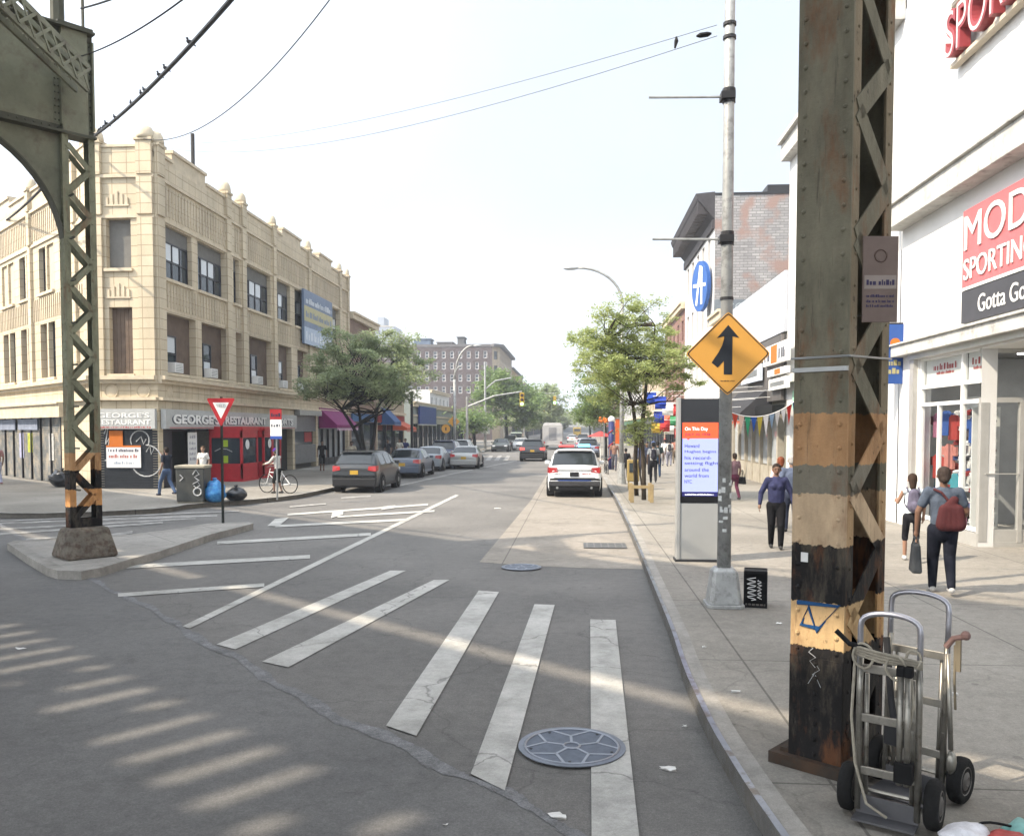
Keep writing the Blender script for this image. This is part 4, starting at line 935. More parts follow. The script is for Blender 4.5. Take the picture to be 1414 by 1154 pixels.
mb = MB(); mb.prism([(RX+.1,51),(RX+14,51),(RX+14,64),(RX+.1,64)], H4-.05, H4+.1); W4s.box(mb, 0, 14, H4, H4+.12, -.3, .05); W4s.box(mb, 3.1, 4.6, H4+.1, H4+.7, -2, -.6); mb.build('roof', DARK, w4)
# oval sign
os_ = thing('oval_sign', (RX-.5,49.8,10.6), 'blue oval projecting sign with white strokes on the tall building', 'sign')
t = W4.u_px(975); cpt = Vector((RX-.55, 52.2, 11.0))
Mo = Matrix.Translation(cpt) @ Matrix.Rotation(PI/2,4,'X') 
mb = MB(); mb.lathe((0,0,0), [(1.0,-.12),(1.0,.12)], 32, None); mb.v = [tuple(Matrix.Translation(cpt) @ Matrix.Rotation(R(-71),4,'Z') @ Matrix.Rotation(PI/2,4,'X') @ Vector((v[0],v[1]*1.5,v[2]))) for v in mb.v]; mb.build('disc', mat('oval blue',(.03,.13,.45),.4), os_)
Md = Matrix.Translation(cpt) @ Matrix.Rotation(R(-71),4,'Z') @ Matrix.Rotation(PI/2,4,'X')
mb = MB(); mb.bar((-.35,-1.1,.13),(.15,1.2,.13),.22,.03,(0,0,1)); mb.bar((.3,-1.1,.13),(.3,1.1,.13),.2,.034,(0,0,1)); mb.bar((-.75,.1,.13),(.8,.0,.13),.2,.038,(0,0,1)); mb.v = [tuple(Md @ Vector(v)) for v in mb.v]; mb.build('strokes', WHT, os_)
mb = MB(); mb.bar(cpt+Vector((.3,0,.5)),cpt+Vector((.7,0,.5)),.06,.06); mb.build('bracket', DARK, os_)
# ---- generic street buildings
BR = {'red':brickmat('red brick',(.17,.075,.055),(.22,.10,.075),(.2,.17,.15),.4,.13,.015), 'brown':brickmat('brown brick',(.19,.12,.085),(.24,.155,.11),(.18,.14,.11),.4,.13,.015),
      'tan':brickmat('tan brick',(.38,.31,.21),(.43,.35,.25),(.28,.24,.18),.4,.13,.015), 'grey':mat('grey render',(.36,.36,.36),.8,var=.15,scale=.8), 'white':WHWALL,
      'mauve':brickmat('mauve brick',(.060,.040,.040),(.085,.058,.056),(.07,.058,.056),.5,.2,.02), 'orange':mat('orange render',(.45,.27,.10),.8,var=.12,scale=.8), 'green':mat('grey green panel',(.30,.34,.33),.7,var=.1,scale=.8)}
SHOPC = [(.10,.10,.11),(.35,.05,.05),(.06,.16,.35),(.4,.38,.3),(.10,.2,.12)]
def block(name, P0, P1, H, depth_, m, label, floors, nwin, shop=True, wname='window', trim=TRIM, wsize=(1.1,1.7), side=True, cat='building', cols=1):
    W = Wall(P0, P1); c = (W.pt(W.L/2,0,-depth_/2)); b = thing(name, tuple(c), label, cat)
    z00 = 4.0 if shop else .6; fh = (H-.9-z00)/max(1,floors); ops = []
    for f in range(floors):
        for k in range(nwin):
            uc = W.L*(k+.5)/nwin; z = z00+f*fh+fh*.22; ops.append((uc-wsize[0]/2, uc+wsize[0]/2, z, z+min(wsize[1], fh*.65)))
    mb = MB(); sh = [(.4,W.L-.4,.1,3.0)] if shop else []
    W.surface(mb, 0, W.L, 0, H, ops+sh, .25)
    P = W.pt
    for q in ([P(0,0,-depth_),P(0,0,0),P(0,H,0),P(0,H,-depth_)],[P(W.L,0,0),P(W.L,0,-depth_),P(W.L,H,-depth_),P(W.L,H,0)],[P(W.L,0,-depth_),P(0,0,-depth_),P(0,H,-depth_),P(W.L,H,-depth_)]): mb.add(q,[(0,1,2,3)])
    mb.build('wall', m, b)
    mb = MB(); mb.add([P(0,H-.3,0),P(W.L,H-.3,0),P(W.L,H-.3,-depth_),P(0,H-.3,-depth_)],[(0,1,2,3)]); mb.build('roof', MC['roof tar'], b)
    mb = MB(); W.box(mb, -.0, W.L, H-.45, H-.1, 0, .3); W.box(mb, 0, W.L, H-.1, H+.05, -.2, .42)
    if shop: W.box(mb, 0, W.L, 3.75, 3.95, 0, .2)
    mb.build('cornice', trim, b)
    for o in ops: window(W, *o, b, cols, 2, .2)
    if shop:
        mb = MB(); W.quad(mb, .4, W.L-.4, .1, 3.0, -.22); mb.build('shop_pane', GLASS, b)
        n = max(2, int(W.L/3)); mb = MB(); [W.box(mb, .4+(W.L-.9)*k/n, .5+(W.L-.9)*k/n, .1, 3.0, -.2, -.05) for k in range(n+1)]; mb.build('shopfront_frame', FRM, b)
        mb = MB(); W.box(mb, .3, W.L-.3, 3.05, 3.65, 0, .12); ci = rnd.randrange(5); mb.build('shop_fascia', mat('fascia%d'%ci, SHOPC[ci], .6), b)
    return b, W
L = LX
block('brown_brick_building', (L,60.9),(L,69), 10.9, 14, BR['brown'], 'brown brick building directly behind the cream corner building', 2, 3)
block('small_shop_building', (L,69.1),(L,80.5), 8.0, 14, BR['tan'], 'low tan shop building hidden behind the left street tree', 1, 4)
gb, WGb = block('green_grey_shop', (L,84),(L,124), 5.2, 12, BR['green'], 'one storey grey-green shop with a blank blue sign panel', 0, 1)
pb = thing('blue_panel', tuple(WGb.pt(WGb.u_px(588),3,.3)), 'blank dark blue sign panel on the grey-green shop', 'sign')
mb = MB(); a, b_ = WGb.u_px(575), WGb.u_px(598); WGb.box(mb, a, b_, 3.2-.2, 4.85, .2, .4); mb.build('board', mat('blank blue',(.05,.09,.33),.5,var=.05), pb)
mb = MB(); WGb.box(mb, a-.2, b_+.2, 4.85, 5.0, .18, .42); WGb.box(mb, a-.2, b_+.2, 2.86, 3.0, .18, .42); mb.build('frame', ALU, pb)
block('white_graffiti_building', (L-6,130),(L-6,150), 8.5, 12, BR['white'], 'pale low building with patchy white wall beyond the grey-green shop', 2, 5)
# big mauve building, side wall towards us
bgb = thing('tenement_block', (-32,190,0), 'big mauve brick tenement with rows of small light-framed windows and roof bulkheads', 'building')
WT = Wall((-47,178),(-17.4,178)); WTf = Wall((-16.0,179.5),(-16.0,214)); WTc = Wall((-17.4,178),(-16.0,179.5)); HT = 19.8
ot = [(1.5+i*1.75,2.3+i*1.75,z,z+1.5) for i in range(16) for z in (9.9,12.4,14.9,17.2)]
mb = MB(); WT.surface(mb, 0, WT.L, 0, HT, ot, .2); mb.build('side_wall', BR['mauve'], bgb)
mb = MB(); otf = [(1+i*3,2.2+i*3,z,z+1.7) for i in range(11) for z in (5,8,11,14,17)]; WTf.surface(mb, 0, WTf.L, 0, HT, otf, .2); WTc.surface(mb, 0, WTc.L, 0, HT, [(.5,1.5,z,z+1.7) for z in (8,11,14,17)], .2); mb.build('front_wall', BR['tan'], bgb)
for o in otf[:25]: window(WTf, *o, bgb, 1, 2)
for z in (8,11,14,17): window(WTc, .5,1.5,z,z+1.7, bgb, 1, 2)
PALE = mat('pale window frame',(.55,.53,.52),.7)
for o in ot: window(WT, *o, bgb, 1, 2, .16, fr=PALE, fw=.13)
mb = MB()
for W_ in (WT, WTc, WTf): W_.box(mb, -.3 if W_ is WTc else 0, W_.L+(.3 if W_ is WTc else 0), HT-.2, HT+.35, -.4, .1 if W_ is WT else .9)
WTf.box(mb, 0, WTf.L, 13.6, 13.9, 0, .35); mb.build('cornice', mat('grey cornice',(.16,.15,.15),.8), bgb)
mb = MB(); mb.prism([(-47,178.2),(-17.3,178.2),(-16.2,179.6),(-16.2,214),(-47,214)], HT-.3, HT+.2); mb.build('roof', DARK, bgb)
for px0, px1, y1, c, lab in ((572,595,468,(.16,.22,.32),1),(604,625,473,(.16,.14,.13),2),(632,641,466,(.12,.12,.12),3)):
    X0 = G(px0,593.6).x; a = R(YAW)-math.atan((px0-CX)/FPX); b_ = R(YAW)-math.atan((px1-CX)/FPX); Y_ = 184; x0, x1 = -math.tan(a)*Y_, -math.tan(b_)*Y_; h = (HY-y1)*Y_/FPX+CAMH
    mb = MB(); mb.box(((x0+x1)/2,Y_+2,(HT+h)/2),(x1-x0,4,h-HT)); mb.box(((x0+x1)/2,Y_+2,h+.1),(x1-x0+.4,4.4,.2)); mb.build('roof_bulkhead', mat('bulkhead%d'%lab,c,.8), bgb)
block('orange_building', (L,218),(L,262), 18.2, 12, BR['orange'], 'orange rendered building further down on the left', 4, 9, trim=MC['grey cornice'])
block('grey_flat_building', (L,266),(L,330), 17.0, 12, BR['grey'], 'grey building with flat overhanging roof far down on the left', 4, 12)
block('far_brick_row', (L,334),(L,470), 15, 12, BR['red'], 'long red brick row at the far left end of the street', 3, 20)
# pale towers
def tower(px0, px1, pytop, Y_, m, label, steps=1):
    a = R(YAW)-math.atan((px0-CX)/FPX); b_ = R(YAW)-math.atan((px1-CX)/FPX); x0, x1 = -math.tan(a)*Y_, -math.tan(b_)*Y_; h = (HY-pytop)*Y_/FPX+CAMH
    t, W = block('tower_block', (x0,Y_),(x1,Y_), h, 20, m, label, int(h/4), max(3,int((x1-x0)/5)), shop=False, wsize=(2.2,1.9))
    return t, W, h
TW = mat('pale blue tower',(.30,.33,.38),.7,var=.08,scale=.1)
tw, WW, h = tower(519, 545, 449, 420, TW, 'pale bluish tower block far behind the left street tree')
mb = MB(); W_ = WW; W_.box(mb, 1, W_.L*.45, h, h+4.5, -12, -1); mb.build('roof_storey', TW, tw)
tower(545, 556, 461, 430, mat('pinkish tower',(.45,.25,.22),.8,var=.1,scale=.1), 'pinkish tower block beside the pale bluish tower')
# right side further
block('white_narrow_building', (RX,50.7),(RX,47.0), 8.9, 10, BR['white'], 'narrow white building between the clad shop and the tall brick one', 1, 1)
rb, WRb = block('red_striped_building', (RX,78),(RX,64.1), 11.8, 12, BR['red'], 'red brick building behind the right street trees', 3, 5, cols=1)
block('tan_shop_building', (RX,104),(RX,78.2), 9.0, 12, BR['tan'], 'tan shop building further along on the right', 2, 8)
block('grey_shop_building', (RX,150),(RX,104.3), 9.5, 12, BR['grey'], 'grey shop building far along on the right', 2, 11)
block('brown_far_building', (RX,230),(RX,151), 11, 12, BR['brown'], 'brown brick row far down on the right', 2, 16)
block('far_red_row', (RX,400),(RX,232), 10, 12, BR['red'], 'red brick row at the far right end of the street', 2, 20)
block('end_building', (-30,520),(14,520), 13, 12, BR['grey'], 'grey building closing the far end of the street', 3, 14)
awning(WRb, 3, 9, 3.9, 2.9, 1.2, MC['red orange canvas'], 'red-orange awning of a shop beyond the trees')
W5 = Wall((LX,69.1),(LX,80.5))
awning(W5, 1.5, 4.2, 4.3, 3.1, 1.2, mat('blue canvas',(.05,.12,.30),.6), 'bright blue awning beyond the left street tree')
awning(W5, 6.2, 10.8, 3.2, 2.6, 1.3, MC['red orange canvas'], 'low orange-red awning left of the grey-green shop')
awning(Wall((LX,128),(LX,140)), 1, 5, 4.3, 2.9, 1.3, MC['blue canvas'], 'blue awning beside the far traffic signal')
# ================================================================ elevated railway and its columns
OLIVE = (.215,.22,.15)
CL = Vector((-9.05,15.1,0)); CR = Vector((1.84,6.16,0))
B = (CL-CR).normalized(); Nn = Vector((-B.y, B.x, 0)); Nn = Nn if Nn.y > 0 else -Nn      # exact column line
def Mat_(o, a, c): return Matrix(((a.x,c.x,0,o.x),(a.y,c.y,0,o.y),(0,0,1,o.z),(0,0,0,1)))
OR_ = (.50,.25,.095); CRM = (.50,.36,.22); BK = (.016,.015,.015)
bandR = bandmat('banded steel', [(0,BK),(1.03,(.45,.31,.16)),(1.36,BK),(1.72,(.46,.34,.22)),(2.08,(.17,.155,.12)),(2.30,(.38,.22,.11)),(2.62,(.155,.145,.106))], .55)
bandRf = bandmat('banded steel brown', [(0,BK),(1.03,(.40,.24,.11)),(1.36,BK),(1.72,(.36,.24,.13)),(2.08,(.11,.10,.07)),(2.30,(.30,.17,.08)),(2.62,(.19,.155,.105))], .8)
bandL = bandmat('banded steel pale', [(0,BK),(1.12,OR_),(1.44,BK),(1.76,(.46,.27,.13)),(2.08,OLIVE)], .55)
STEEL = mat('olive steel', OLIVE, .55, var=.3, scale=2, col2=(.15,.13,.09), thr=(.5,.7), bump=.15)
STEELD = mat('dark olive steel', (.10,.10,.075), .6, var=.3, scale=3)
def column(c, zb, zt, a, dpt, m, label, riv=True, lw=.07, closed=False, fm=None):
    """box column: plates across B (width a), laced sides across N (depth dpt)"""
    t = thing('steel_column', (c.x,c.y,0), label, 'column'); T = Mat_(c, B, Nn)
    for s_ in (-1,1):                             # solid plates, facing -N and +N
        mb = MB(); mb.box((0,s_*(dpt/2-.01),(zb+zt)/2),(a,.02,zt-zb),T)
        if riv and s_ < 0:
            z = zb+.1
            while z < min(zt, 7.6):
                for x in (-a/2+.05, a/2-.05): mb.sph(tuple(T @ Vector((x,-dpt/2,z))), .017, 6, 4)
                z += .16 if z > 1.0 else .105
            if zb < .3:
                for k in range(7): mb.sph(tuple(T @ Vector((0,-dpt/2-.012,zb+.12+k*.105))), .018, 6, 4)
                mb.box((0,-dpt/2-.006,(zb+.93)/2+.02),(a-.004,.012,.9-zb),T)
        mb.build('solid_plate', m, t)
    for s_ in (-1,1):                             # flange strips of the laced sides
        for q in (-1,1):
            mb = MB(); fw = .11 if a > .3 else .09
            mb.box((s_*(a/2-.008), q*(dpt/2-.02-fw/2),(zb+zt)/2),(.016,fw,zt-zb),T)
            if riv:
                z = zb+.15
                while z < min(zt, 8): mb.sph(tuple(T @ Vector((s_*a/2, q*(dpt/2-.02-fw/2), z))), .013, 6, 4); z += .21
            mb.build('flange', fm or m, t)
        if closed and s_ > 0:
            mb = MB(); mb.box((a/2-.03,0,(zb+zt)/2),(.02,dpt-.06,zt-zb),T); mb.build('solid_plate', m, t)
        mb = MB(); z = zb+.25; k = 0; step = .42; w2 = dpt/2-.09
        while z+step < zt:
            y0 = w2 if k % 2 else -w2; mb.bar(T @ Vector((s_*(a/2+.004),y0,z)), T @ Vector((s_*(a/2+.004),-y0,z+step)), lw, .010, up=T.to_3x3() @ Vector((1,0,0))) ; z += step; k += 1
        # heavy lower batten
        mb.box((s_*(a/2-.004),0,zb+.12),(.02,dpt-.04,.24),T)
        mb.build('lacing_bars', m, t)
    return t, T
tR, TR = column(CR+Nn*.05, .15, 9.4, .375, .71, bandR, 'riveted steel railway column with orange and black bands and a blue scrawl, beside the hand trucks', lw=.15, closed=True, fm=bandRf)
mb = MB(); mb.box((0,0,.19),(.62,.84,.08),TR); mb.box((0,0,.245),(.5,.72,.03),TR); mb.build('base_plate', mat('rusty base',(.07,.058,.048),.85,var=.4,col2=(.10,.065,.045)), tR)
mb = MB(); mb.box((.0,-.367,2.9),(.38,.02,.03),TR); mb.tube([TR @ Vector((-.2,-.37,2.98)),TR @ Vector((.2,-.37,2.98)),TR @ Vector((.2,.37,3.0)),TR @ Vector((-.2,.37,3.0)),TR @ Vector((-.2,-.37,2.98))],.008,5); mb.build('strap', GREYM, tR)
Mf = TR @ Matrix(((-1,0,0,0),(0,0,1,-.361),(0,1,0,0),(0,0,0,1)))   # on the -N face: x right as seen, y up
Mf = Matrix.Translation((0,0,0)) @ Mf
mb = MB(); P_ = [(-.14,1.30),(.15,1.31),(.0,1.12),(-.06,1.28),(-.11,1.15),(.02,1.14)]
INK = mat('blue marker',(.02,.09,.24),.6)
def fx(x): return -x
Mq = TR @ Matrix(((-1,0,0,0),(0,0,-1,-.361),(0,1,0,0),(0,0,0,1)))
mb.tube([Mq @ Vector((x,y,-.009)) for x, y in P_], .018, 6); mb.build('scrawl', INK, tR)
mb = MB()
for q in ([(-.02,1.0),(-.05,.97),(-.0,.94),(-.04,.91),(.0,.87)],[(-.0,.9),(.03,.86),(-.02,.82),(.02,.78)],[(.0,.84),(-.05,.75)],[(.0,.82),(.04,.74)]): mb.tube([Mq @ Vector((x,y,.004)) for x, y in q], .004, 4)
mb.build('chalk_scrawl', CHALK, tR)
mb = MB(); mb.box((0,0,0),(.05,.065,.004),Mq @ Matrix.Translation((-.09,1.62,.004))); mb.build('sticker', WHT, tR)
pq = thing('column_plaque', tuple(CR-B*.35-Nn*.0+Vector((0,0,3.15))), 'brownish notice plate fixed to the right side of the steel column', 'notice plate')
Wp = Wall((CR-B*.235-Nn*.14)[:2], (CR-B*.255+Nn*.16)[:2])
pu = Wall((1190-0,0),(0,0)) if False else None
d_ = 5.72; pl = lambda px, py: atd(px, py, d_)
a_, b_ = pl(1190,445), pl(1239,446); Wp = Wall(a_[:2], b_[:2]); zt_, zb_ = pl(1190,326).z, a_.z
mb = MB(); Wp.box(mb, 0, Wp.L, zb_, zt_, -.012, 0); mb.build('plate', mat('faded plate',(.23,.17,.145),.55,var=.15,scale=6), pq, bevel=.004)
mb = MB(); M_ = Wp.M(.02, 0, .002)
mb.tube([Wp.pt(Wp.L/2+math.cos(2*PI*i/16)*.04, zt_-.13+math.sin(2*PI*i/16)*.04, .002) for i in range(17)], .004, 4)
mb.build('emblem', mat('faded emblem',(.15,.10,.085),.6), pq)
mb = MB(); Wp.box(mb, .012, Wp.L-.012, zb_+.22, zb_+.31, 0, .002); mb.build('pale_band', mat('faded band',(.33,.28,.25),.6), pq)
mb = MB()
for k, (h, z) in enumerate(((.035,.245),(.018,.165),(.018,.13),(.016,.10))): scribble(mb, Wp.M(.025, zb_+z, .0035), Wp.L-.05, h, k+30)
mb.build('print', mat('violet print',(.09,.075,.16),.6), pq)
mb = MB(); 
for z in (zb_+.06, zt_-.06): mb.bar(Wp.pt(.08,z,-.012), CR+Vector((.02,-.05,z)), .02, .01)
mb.build('bracket', GREYM, pq)
# left column on its concrete footing
tL, TL = column(CL, .62, 7.75, .24, .56, bandL, 'olive laced steel railway column with orange bands, standing on the traffic island', lw=.10)
mb = MB(); q0 = [TL @ Vector((x*.44,y*.47,.145)) for x, y in ((-1,-1),(1,-1),(1,1),(-1,1))]; q1 = [TL @ Vector((x*.25,y*.36,.70)) for x, y in ((-1,-1),(1,-1),(1,1),(-1,1))]
mb.hexa(q0, q1); mb.build('concrete_footing', mat('grimy concrete',(.20,.18,.15),.95,var=.35,scale=5,col2=(.12,.09,.07),thr=(.45,.6),bump=.6), tL, bevel=.07)
mb = MB()
for k in range(9):
    z = 1.4+k*.75
    if z < 7.4: mb.bar(TL @ Vector((-.19,-.2+.0,z)), TL @ Vector((-.19,-.2,z)) - B*.2, .03, .03)
mb.build('step_brackets', STEELD, tL)
# cross girder with knee brace (towards the far row of columns)
el = thing('elevated_railway', (-14,2,0), 'olive riveted steel elevated railway girder with curved knee brace at upper left', 'elevated railway')
def girder(c0, det=True):
    T = Mat_(c0, Nn*-1, B); LEN = 15.0
    zb_, zt_ = 7.80, 9.62
    mb = MB(); mb.box((LEN/2-.3,0,(zb_+zt_)/2),(LEN,.03,zt_-zb_),T); mb.build('girder_web', STEEL, el)
    mb = MB(); mb.box((LEN/2-.3,0,zb_-.02),(LEN,.36,.04),T); mb.box((LEN/2-.3,0,zt_+.02),(LEN,.40,.04),T)
    for z in (zb_+.06, zt_-.06): mb.box((LEN/2-.3,0,z),(LEN,.07,.12),T)
    mb.build('girder_flange', STEELD, el)
    rv = MB()
    for x in [-.28,.26]+[1.9+i*1.6 for i in range(8)]:
        mb = MB()
        for s_ in (-1,1): mb.box((x,s_*.07,(zb_+zt_)/2),(.03,.12,zt_-zb_-.24),T); mb.box((x+.05,s_*.02,(zb_+zt_)/2),(.12,.012,zt_-zb_-.24),T)
        if det and x < 8:
            for k in range(13): 
                for dx in (.03,.09): rv.sph(tuple(T @ Vector((x+dx,-.03,zb_+.2+k*.12))), .016, 6, 4)
        mb.build('girder_stiffener', STEEL, el)
    if det:
        for k in range(50): rv.sph(tuple(T @ Vector((-.2+k*.13,-.04,zb_+.07))), .016, 6, 4)
        rv.build('rivets', STEELD, el)
    # knee brace: quarter curve web plus curved flange
    mb = MB(); R0 = 2.1; x0 = .25; n = 14; top = zb_-.05; V = []; 
    cur = [(x0+R0*(1-math.cos(PI/2*k/n)), top-R0+R0*math.sin(PI/2*k/n)) for k in range(n+1)]
    for x, z in cur: V += [T @ Vector((x,-.012,z)), T @ Vector((x,.012,z))]
    tl = [T @ Vector((x0-.02,-.012,top)), T @ Vector((x0-.02,.012,top))]
    base = len(V); V += tl; F = []
    for k in range(n): F += [(2*k,2*k+2,base),(2*k+3,2*k+1,base+1)]
    mb.add(V, F); mb.build('knee_brace_web', STEEL, el)
    mb = MB()
    for k in range(n): mb.bar(T @ Vector((cur[k][0],0,cur[k][1])), T @ Vector((cur[k+1][0],0,cur[k+1][1])), .22, .025, up=(0,0,1) if k > n/2 else tuple(Nn))
    mb.build('knee_brace_flange', STEELD, el)
girder(CL); girder(CR, False)
# column head box of the girder
mb = MB(); mb.box((0,-.04,8.7),(.26,.44,1.85),TL); mb.box((0,-.02,7.78),(.34,.54,.06),TL); mb.build('column_head', STEEL, el)
mb = MB(); mb.box((0,-.03,9.68),(.36,.6,.06),TL); mb.build('head_cap', STEELD, el)
# laced strut overhead, running back towards the camera
Hs = 9.05; p0 = CL+Vector((.30,-.25,Hs-.35)); p1 = CL+Vector((.35,-6.4,Hs+.55)); dv = (p1-p0).normalized(); sd_ = Vector((0,0,1)).cross(dv).normalized(); up_ = dv.cross(sd_)
mb = MB()
for s_ in (-1,1):
    for q in (-1,1): mb.bar(p0+up_*.2*s_+sd_*.10*q, p1+up_*.2*s_+sd_*.10*q, .05, .10, up=tuple(up_))
n = 16
for k in range(n):
    a = p0.lerp(p1, k/n); b_ = p0.lerp(p1, (k+1)/n)
    for q in (-1,1): mb.bar(a+up_*.2*(1 if k%2 else -1)+sd_*.13*q, b_-up_*.2*(1 if k%2 else -1)+sd_*.13*q, .05, .012, up=tuple(sd_)); mb.bar(a-up_*.2*(1 if k%2 else -1)+sd_*.135*q, b_+up_*.2*(1 if k%2 else -1)+sd_*.135*q, .05, .012, up=tuple(sd_))
mb.build('laced_strut', STEEL, el)
mb = MB(); hp = CL+Vector((-.3,.0,9.7)); mb.tube([hp,hp+Vector((0,0,3.5))], .12, 8); hp2 = CL+Vector((.12,.1,8.9)); mb.tube([hp2,hp2+Vector((0,0,1.95))], .03, 6); mb.tube([hp2+Vector((0,0,1.95)),hp2+Vector((-.5,0,2.1))], .03, 6); mb.build('pole_frame', STEELD, el)
# deck: tracks, ties and walkways run along B; coordinates n (across) relative to the column line
DZ = 10.2; mid = CR; TD = Mat_(mid, B, Nn*-1)   # x along, y inwards (-N)
mb = MB(); A0, A1 = -60, 90
def strip(y0, y1, z=DZ, h=.1): mb.box(((A0+A1)/2,(y0+y1)/2,z),(A1-A0,y1-y0,h),TD)
strip(3.0,4.6); strip(7.6,9.02); strip(9.40,12.35); strip(13.35,17.0)
mb.build('walkways', mat('deck boards',(.10,.09,.075),.9), el)
mb = MB()
for y in (4.6,5.4,6.7,10.6,11.3,14.4,15.2): mb.box(((A0+A1)/2,y,DZ-.55),(A1-A0,.3,.6),TD)
mb.build('stringers', STEELD, el)
mb = MB(); x = A0; rt = random.Random(5)
while x < A1:
    for (y0, y1, dn) in ((4.6,7.6,.50),(9.42,12.35,.3),(12.35,13.35,.31)):
        if dn != .3: mb.box((x,(y0+y1)/2,DZ+.001),(dn+.06*rt.random(),y1-y0,.14),TD)
    if rt.random() < .3: mb.box((x+.28,12.3+rt.random(),DZ),(.3,.5,.1),TD)
    x += .56
mb.build('track_ties', mat('ties',(.07,.06,.05),.9), el, kind='stuff')
mb = MB()
for y in (5.35,6.85,10.4,11.9,14.4,15.5): mb.box(((A0+A1)/2,y,DZ+.18),(A1-A0,.07,.16),TD)
mb.build('rails', GREYM, el)
mb = MB(); mb.box(((A0+A1)/2,3.0,DZ+.6),(A1-A0,.05,.08),TD); [mb.box((A0+i*3,3.0,DZ+.3),(.06,.06,.6),TD) for i in range(int((A1-A0)/3))]; mb.build('walkway_railing', STEELD, el)
# far row of columns
for c_ in (CL, CR):
    r_ = copy_tree(tL if c_ is CL else tR); q = c_-Nn*14.3; r_.location = (q.x, q.y, 0); r_['label'] = 'steel railway column in the opposite row, ' + ('beyond the left edge' if c_ is CL else 'behind the viewer'); 
# ---- wires and birds
WIRE = mat('black cable',(.015,.015,.016),.6); 
def wire(p0, p1, sag, r, label, n=24):
    p0, p1 = Vector(p0), Vector(p1); mb = MB()
    pts = [p0.lerp(p1, k/n)-Vector((0,0,sag*4*(k/n)*(1-k/n))) for k in range(n+1)]
    mb.tube(pts, r, 6); tag(mb.build('overhead_cable', WIRE), label, 'cable', None); return pts
w1 = wire(atd(118,196,33.5), atd(420,-120,14), .35, .05, 'thick black overhead cable with birds running up from the corner parapet', 30)
wire(atd(112,78,15.7), atd(290,-30,11), .12, .012, 'thin cable from the girder end towards the top edge')
wire(atd(112,12,15.7), atd(200,-20,13), .03, .018, 'short dark cable from the small pole frame')
wire(atd(190,190,34), atd(470,-20,20), 1.2, .014, 'long thin sagging cable crossing the upper left sky')
wire(atd(0,310,45.2), atd(60,258,31), .1, .05, 'black cable seen under the arch along the avenue roofline')
BIRD = mat('bird grey',(.035,.035,.04),.8)
for k in range(12):
    i_ = (1,2,4,5,6,8,11,13,14,16,17,20)[k]; q = w1[i_].lerp(w1[i_+1], .15+.6*rnd.random()); sz_ = .62+.2*rnd.random(); tw_ = rnd.uniform(-1.2,1.2)
    if (q.z-CAMH)/dep(q) > .487: continue
    mb = MB(); c = q+Vector((0,0,.12)); mb.sph(c, .08, 8, 6, (.9,1.5,.8)); mb.sph(c+Vector((0,-.08,.08)), .04, 7, 5); mb.tube([c+Vector((0,-.115,.08)),c+Vector((0,-.15,.075))], [.012,.003], 5); mb.tube([c+Vector((0,.06,-.01)),c+Vector((0,.2,-.06))], [.04,.02], 6); mb.tube([c+Vector((0,0,-.05)),c+Vector((0,0,-.1))], .012, 4)
    Tb = Matrix.Translation(q) @ Matrix.Rotation(tw_,4,'Z') @ Matrix.Scale(sz_,4) @ Matrix.Translation(-q); mb.v = [tuple(Tb @ Vector(v)) for v in mb.v]
    o = mb.build('perched_bird', BIRD, smooth=True); tag(o, 'small dark bird on the thick overhead cable, %s up from the corner parapet' % ('first','second','third','fourth','fifth','sixth','seventh','eighth','ninth','tenth','eleventh','twelfth')[k], 'bird', 'birds on the overhead cable')
# ================================================================ lamp pole, warning sign, kiosk, crate
pb_ = G(999,836,.15)
lp = thing('lamp_pole', tuple(pb_), 'grey steel street pole on a boxy cast base, holding the orange merge sign', 'street pole')
x, y = pb_.x, pb_.y
def sq(mb, z0, s0, z1, s1, ch=.25):
    def ring(s, z): c = s*ch; return [(x-s+c,y-s,z),(x+s-c,y-s,z),(x+s,y-s+c,z),(x+s,y+s-c,z),(x+s-c,y+s,z),(x-s+c,y+s,z),(x-s,y+s-c,z),(x-s,y-s+c,z)]
    mb.add(ring(s0,z0)+ring(s1,z1), [list(range(7,-1,-1)), list(range(8,16))]+[(i,(i+1)%8,8+(i+1)%8,8+i) for i in range(8)])
mb = MB(); sq(mb, .15,.245,.20,.245); sq(mb,.20,.215,.62,.165); sq(mb,.62,.165,.67,.12); mb.build('pole_base', GALV, lp, bevel=.008)
mb = MB(); mb.tube([(x,y,.6),(x,y,6),(x,y,13)], [.092,.072,.05], 14); mb.build('shaft', GALV, lp, smooth=True)
for z, L_ in ((6.8,1.03),(4.97,.97)):
    mb = MB(); mb.tube([(x-.05,y,z),(x-L_,y,z+.02)], .016, 6); mb.build('banner_arm', GALV, lp)
    mb = MB(); mb.box((x-.02,y,z),(.18,.19,.09)); mb.tube([(x,y,z-.08),(x,y,z+.1)],.085,12); mb.build('clamp', DARK, lp)
for z, r_ in ((7.72,.085),(7.55,.085),(4.2,.088),(8.3,.08)): mb = MB(); mb.tube([(x,y,z-.02),(x,y,z+.02)], r_, 12); mb.build('strap', DARK, lp)
mb = MB(); rr = random.Random(4)
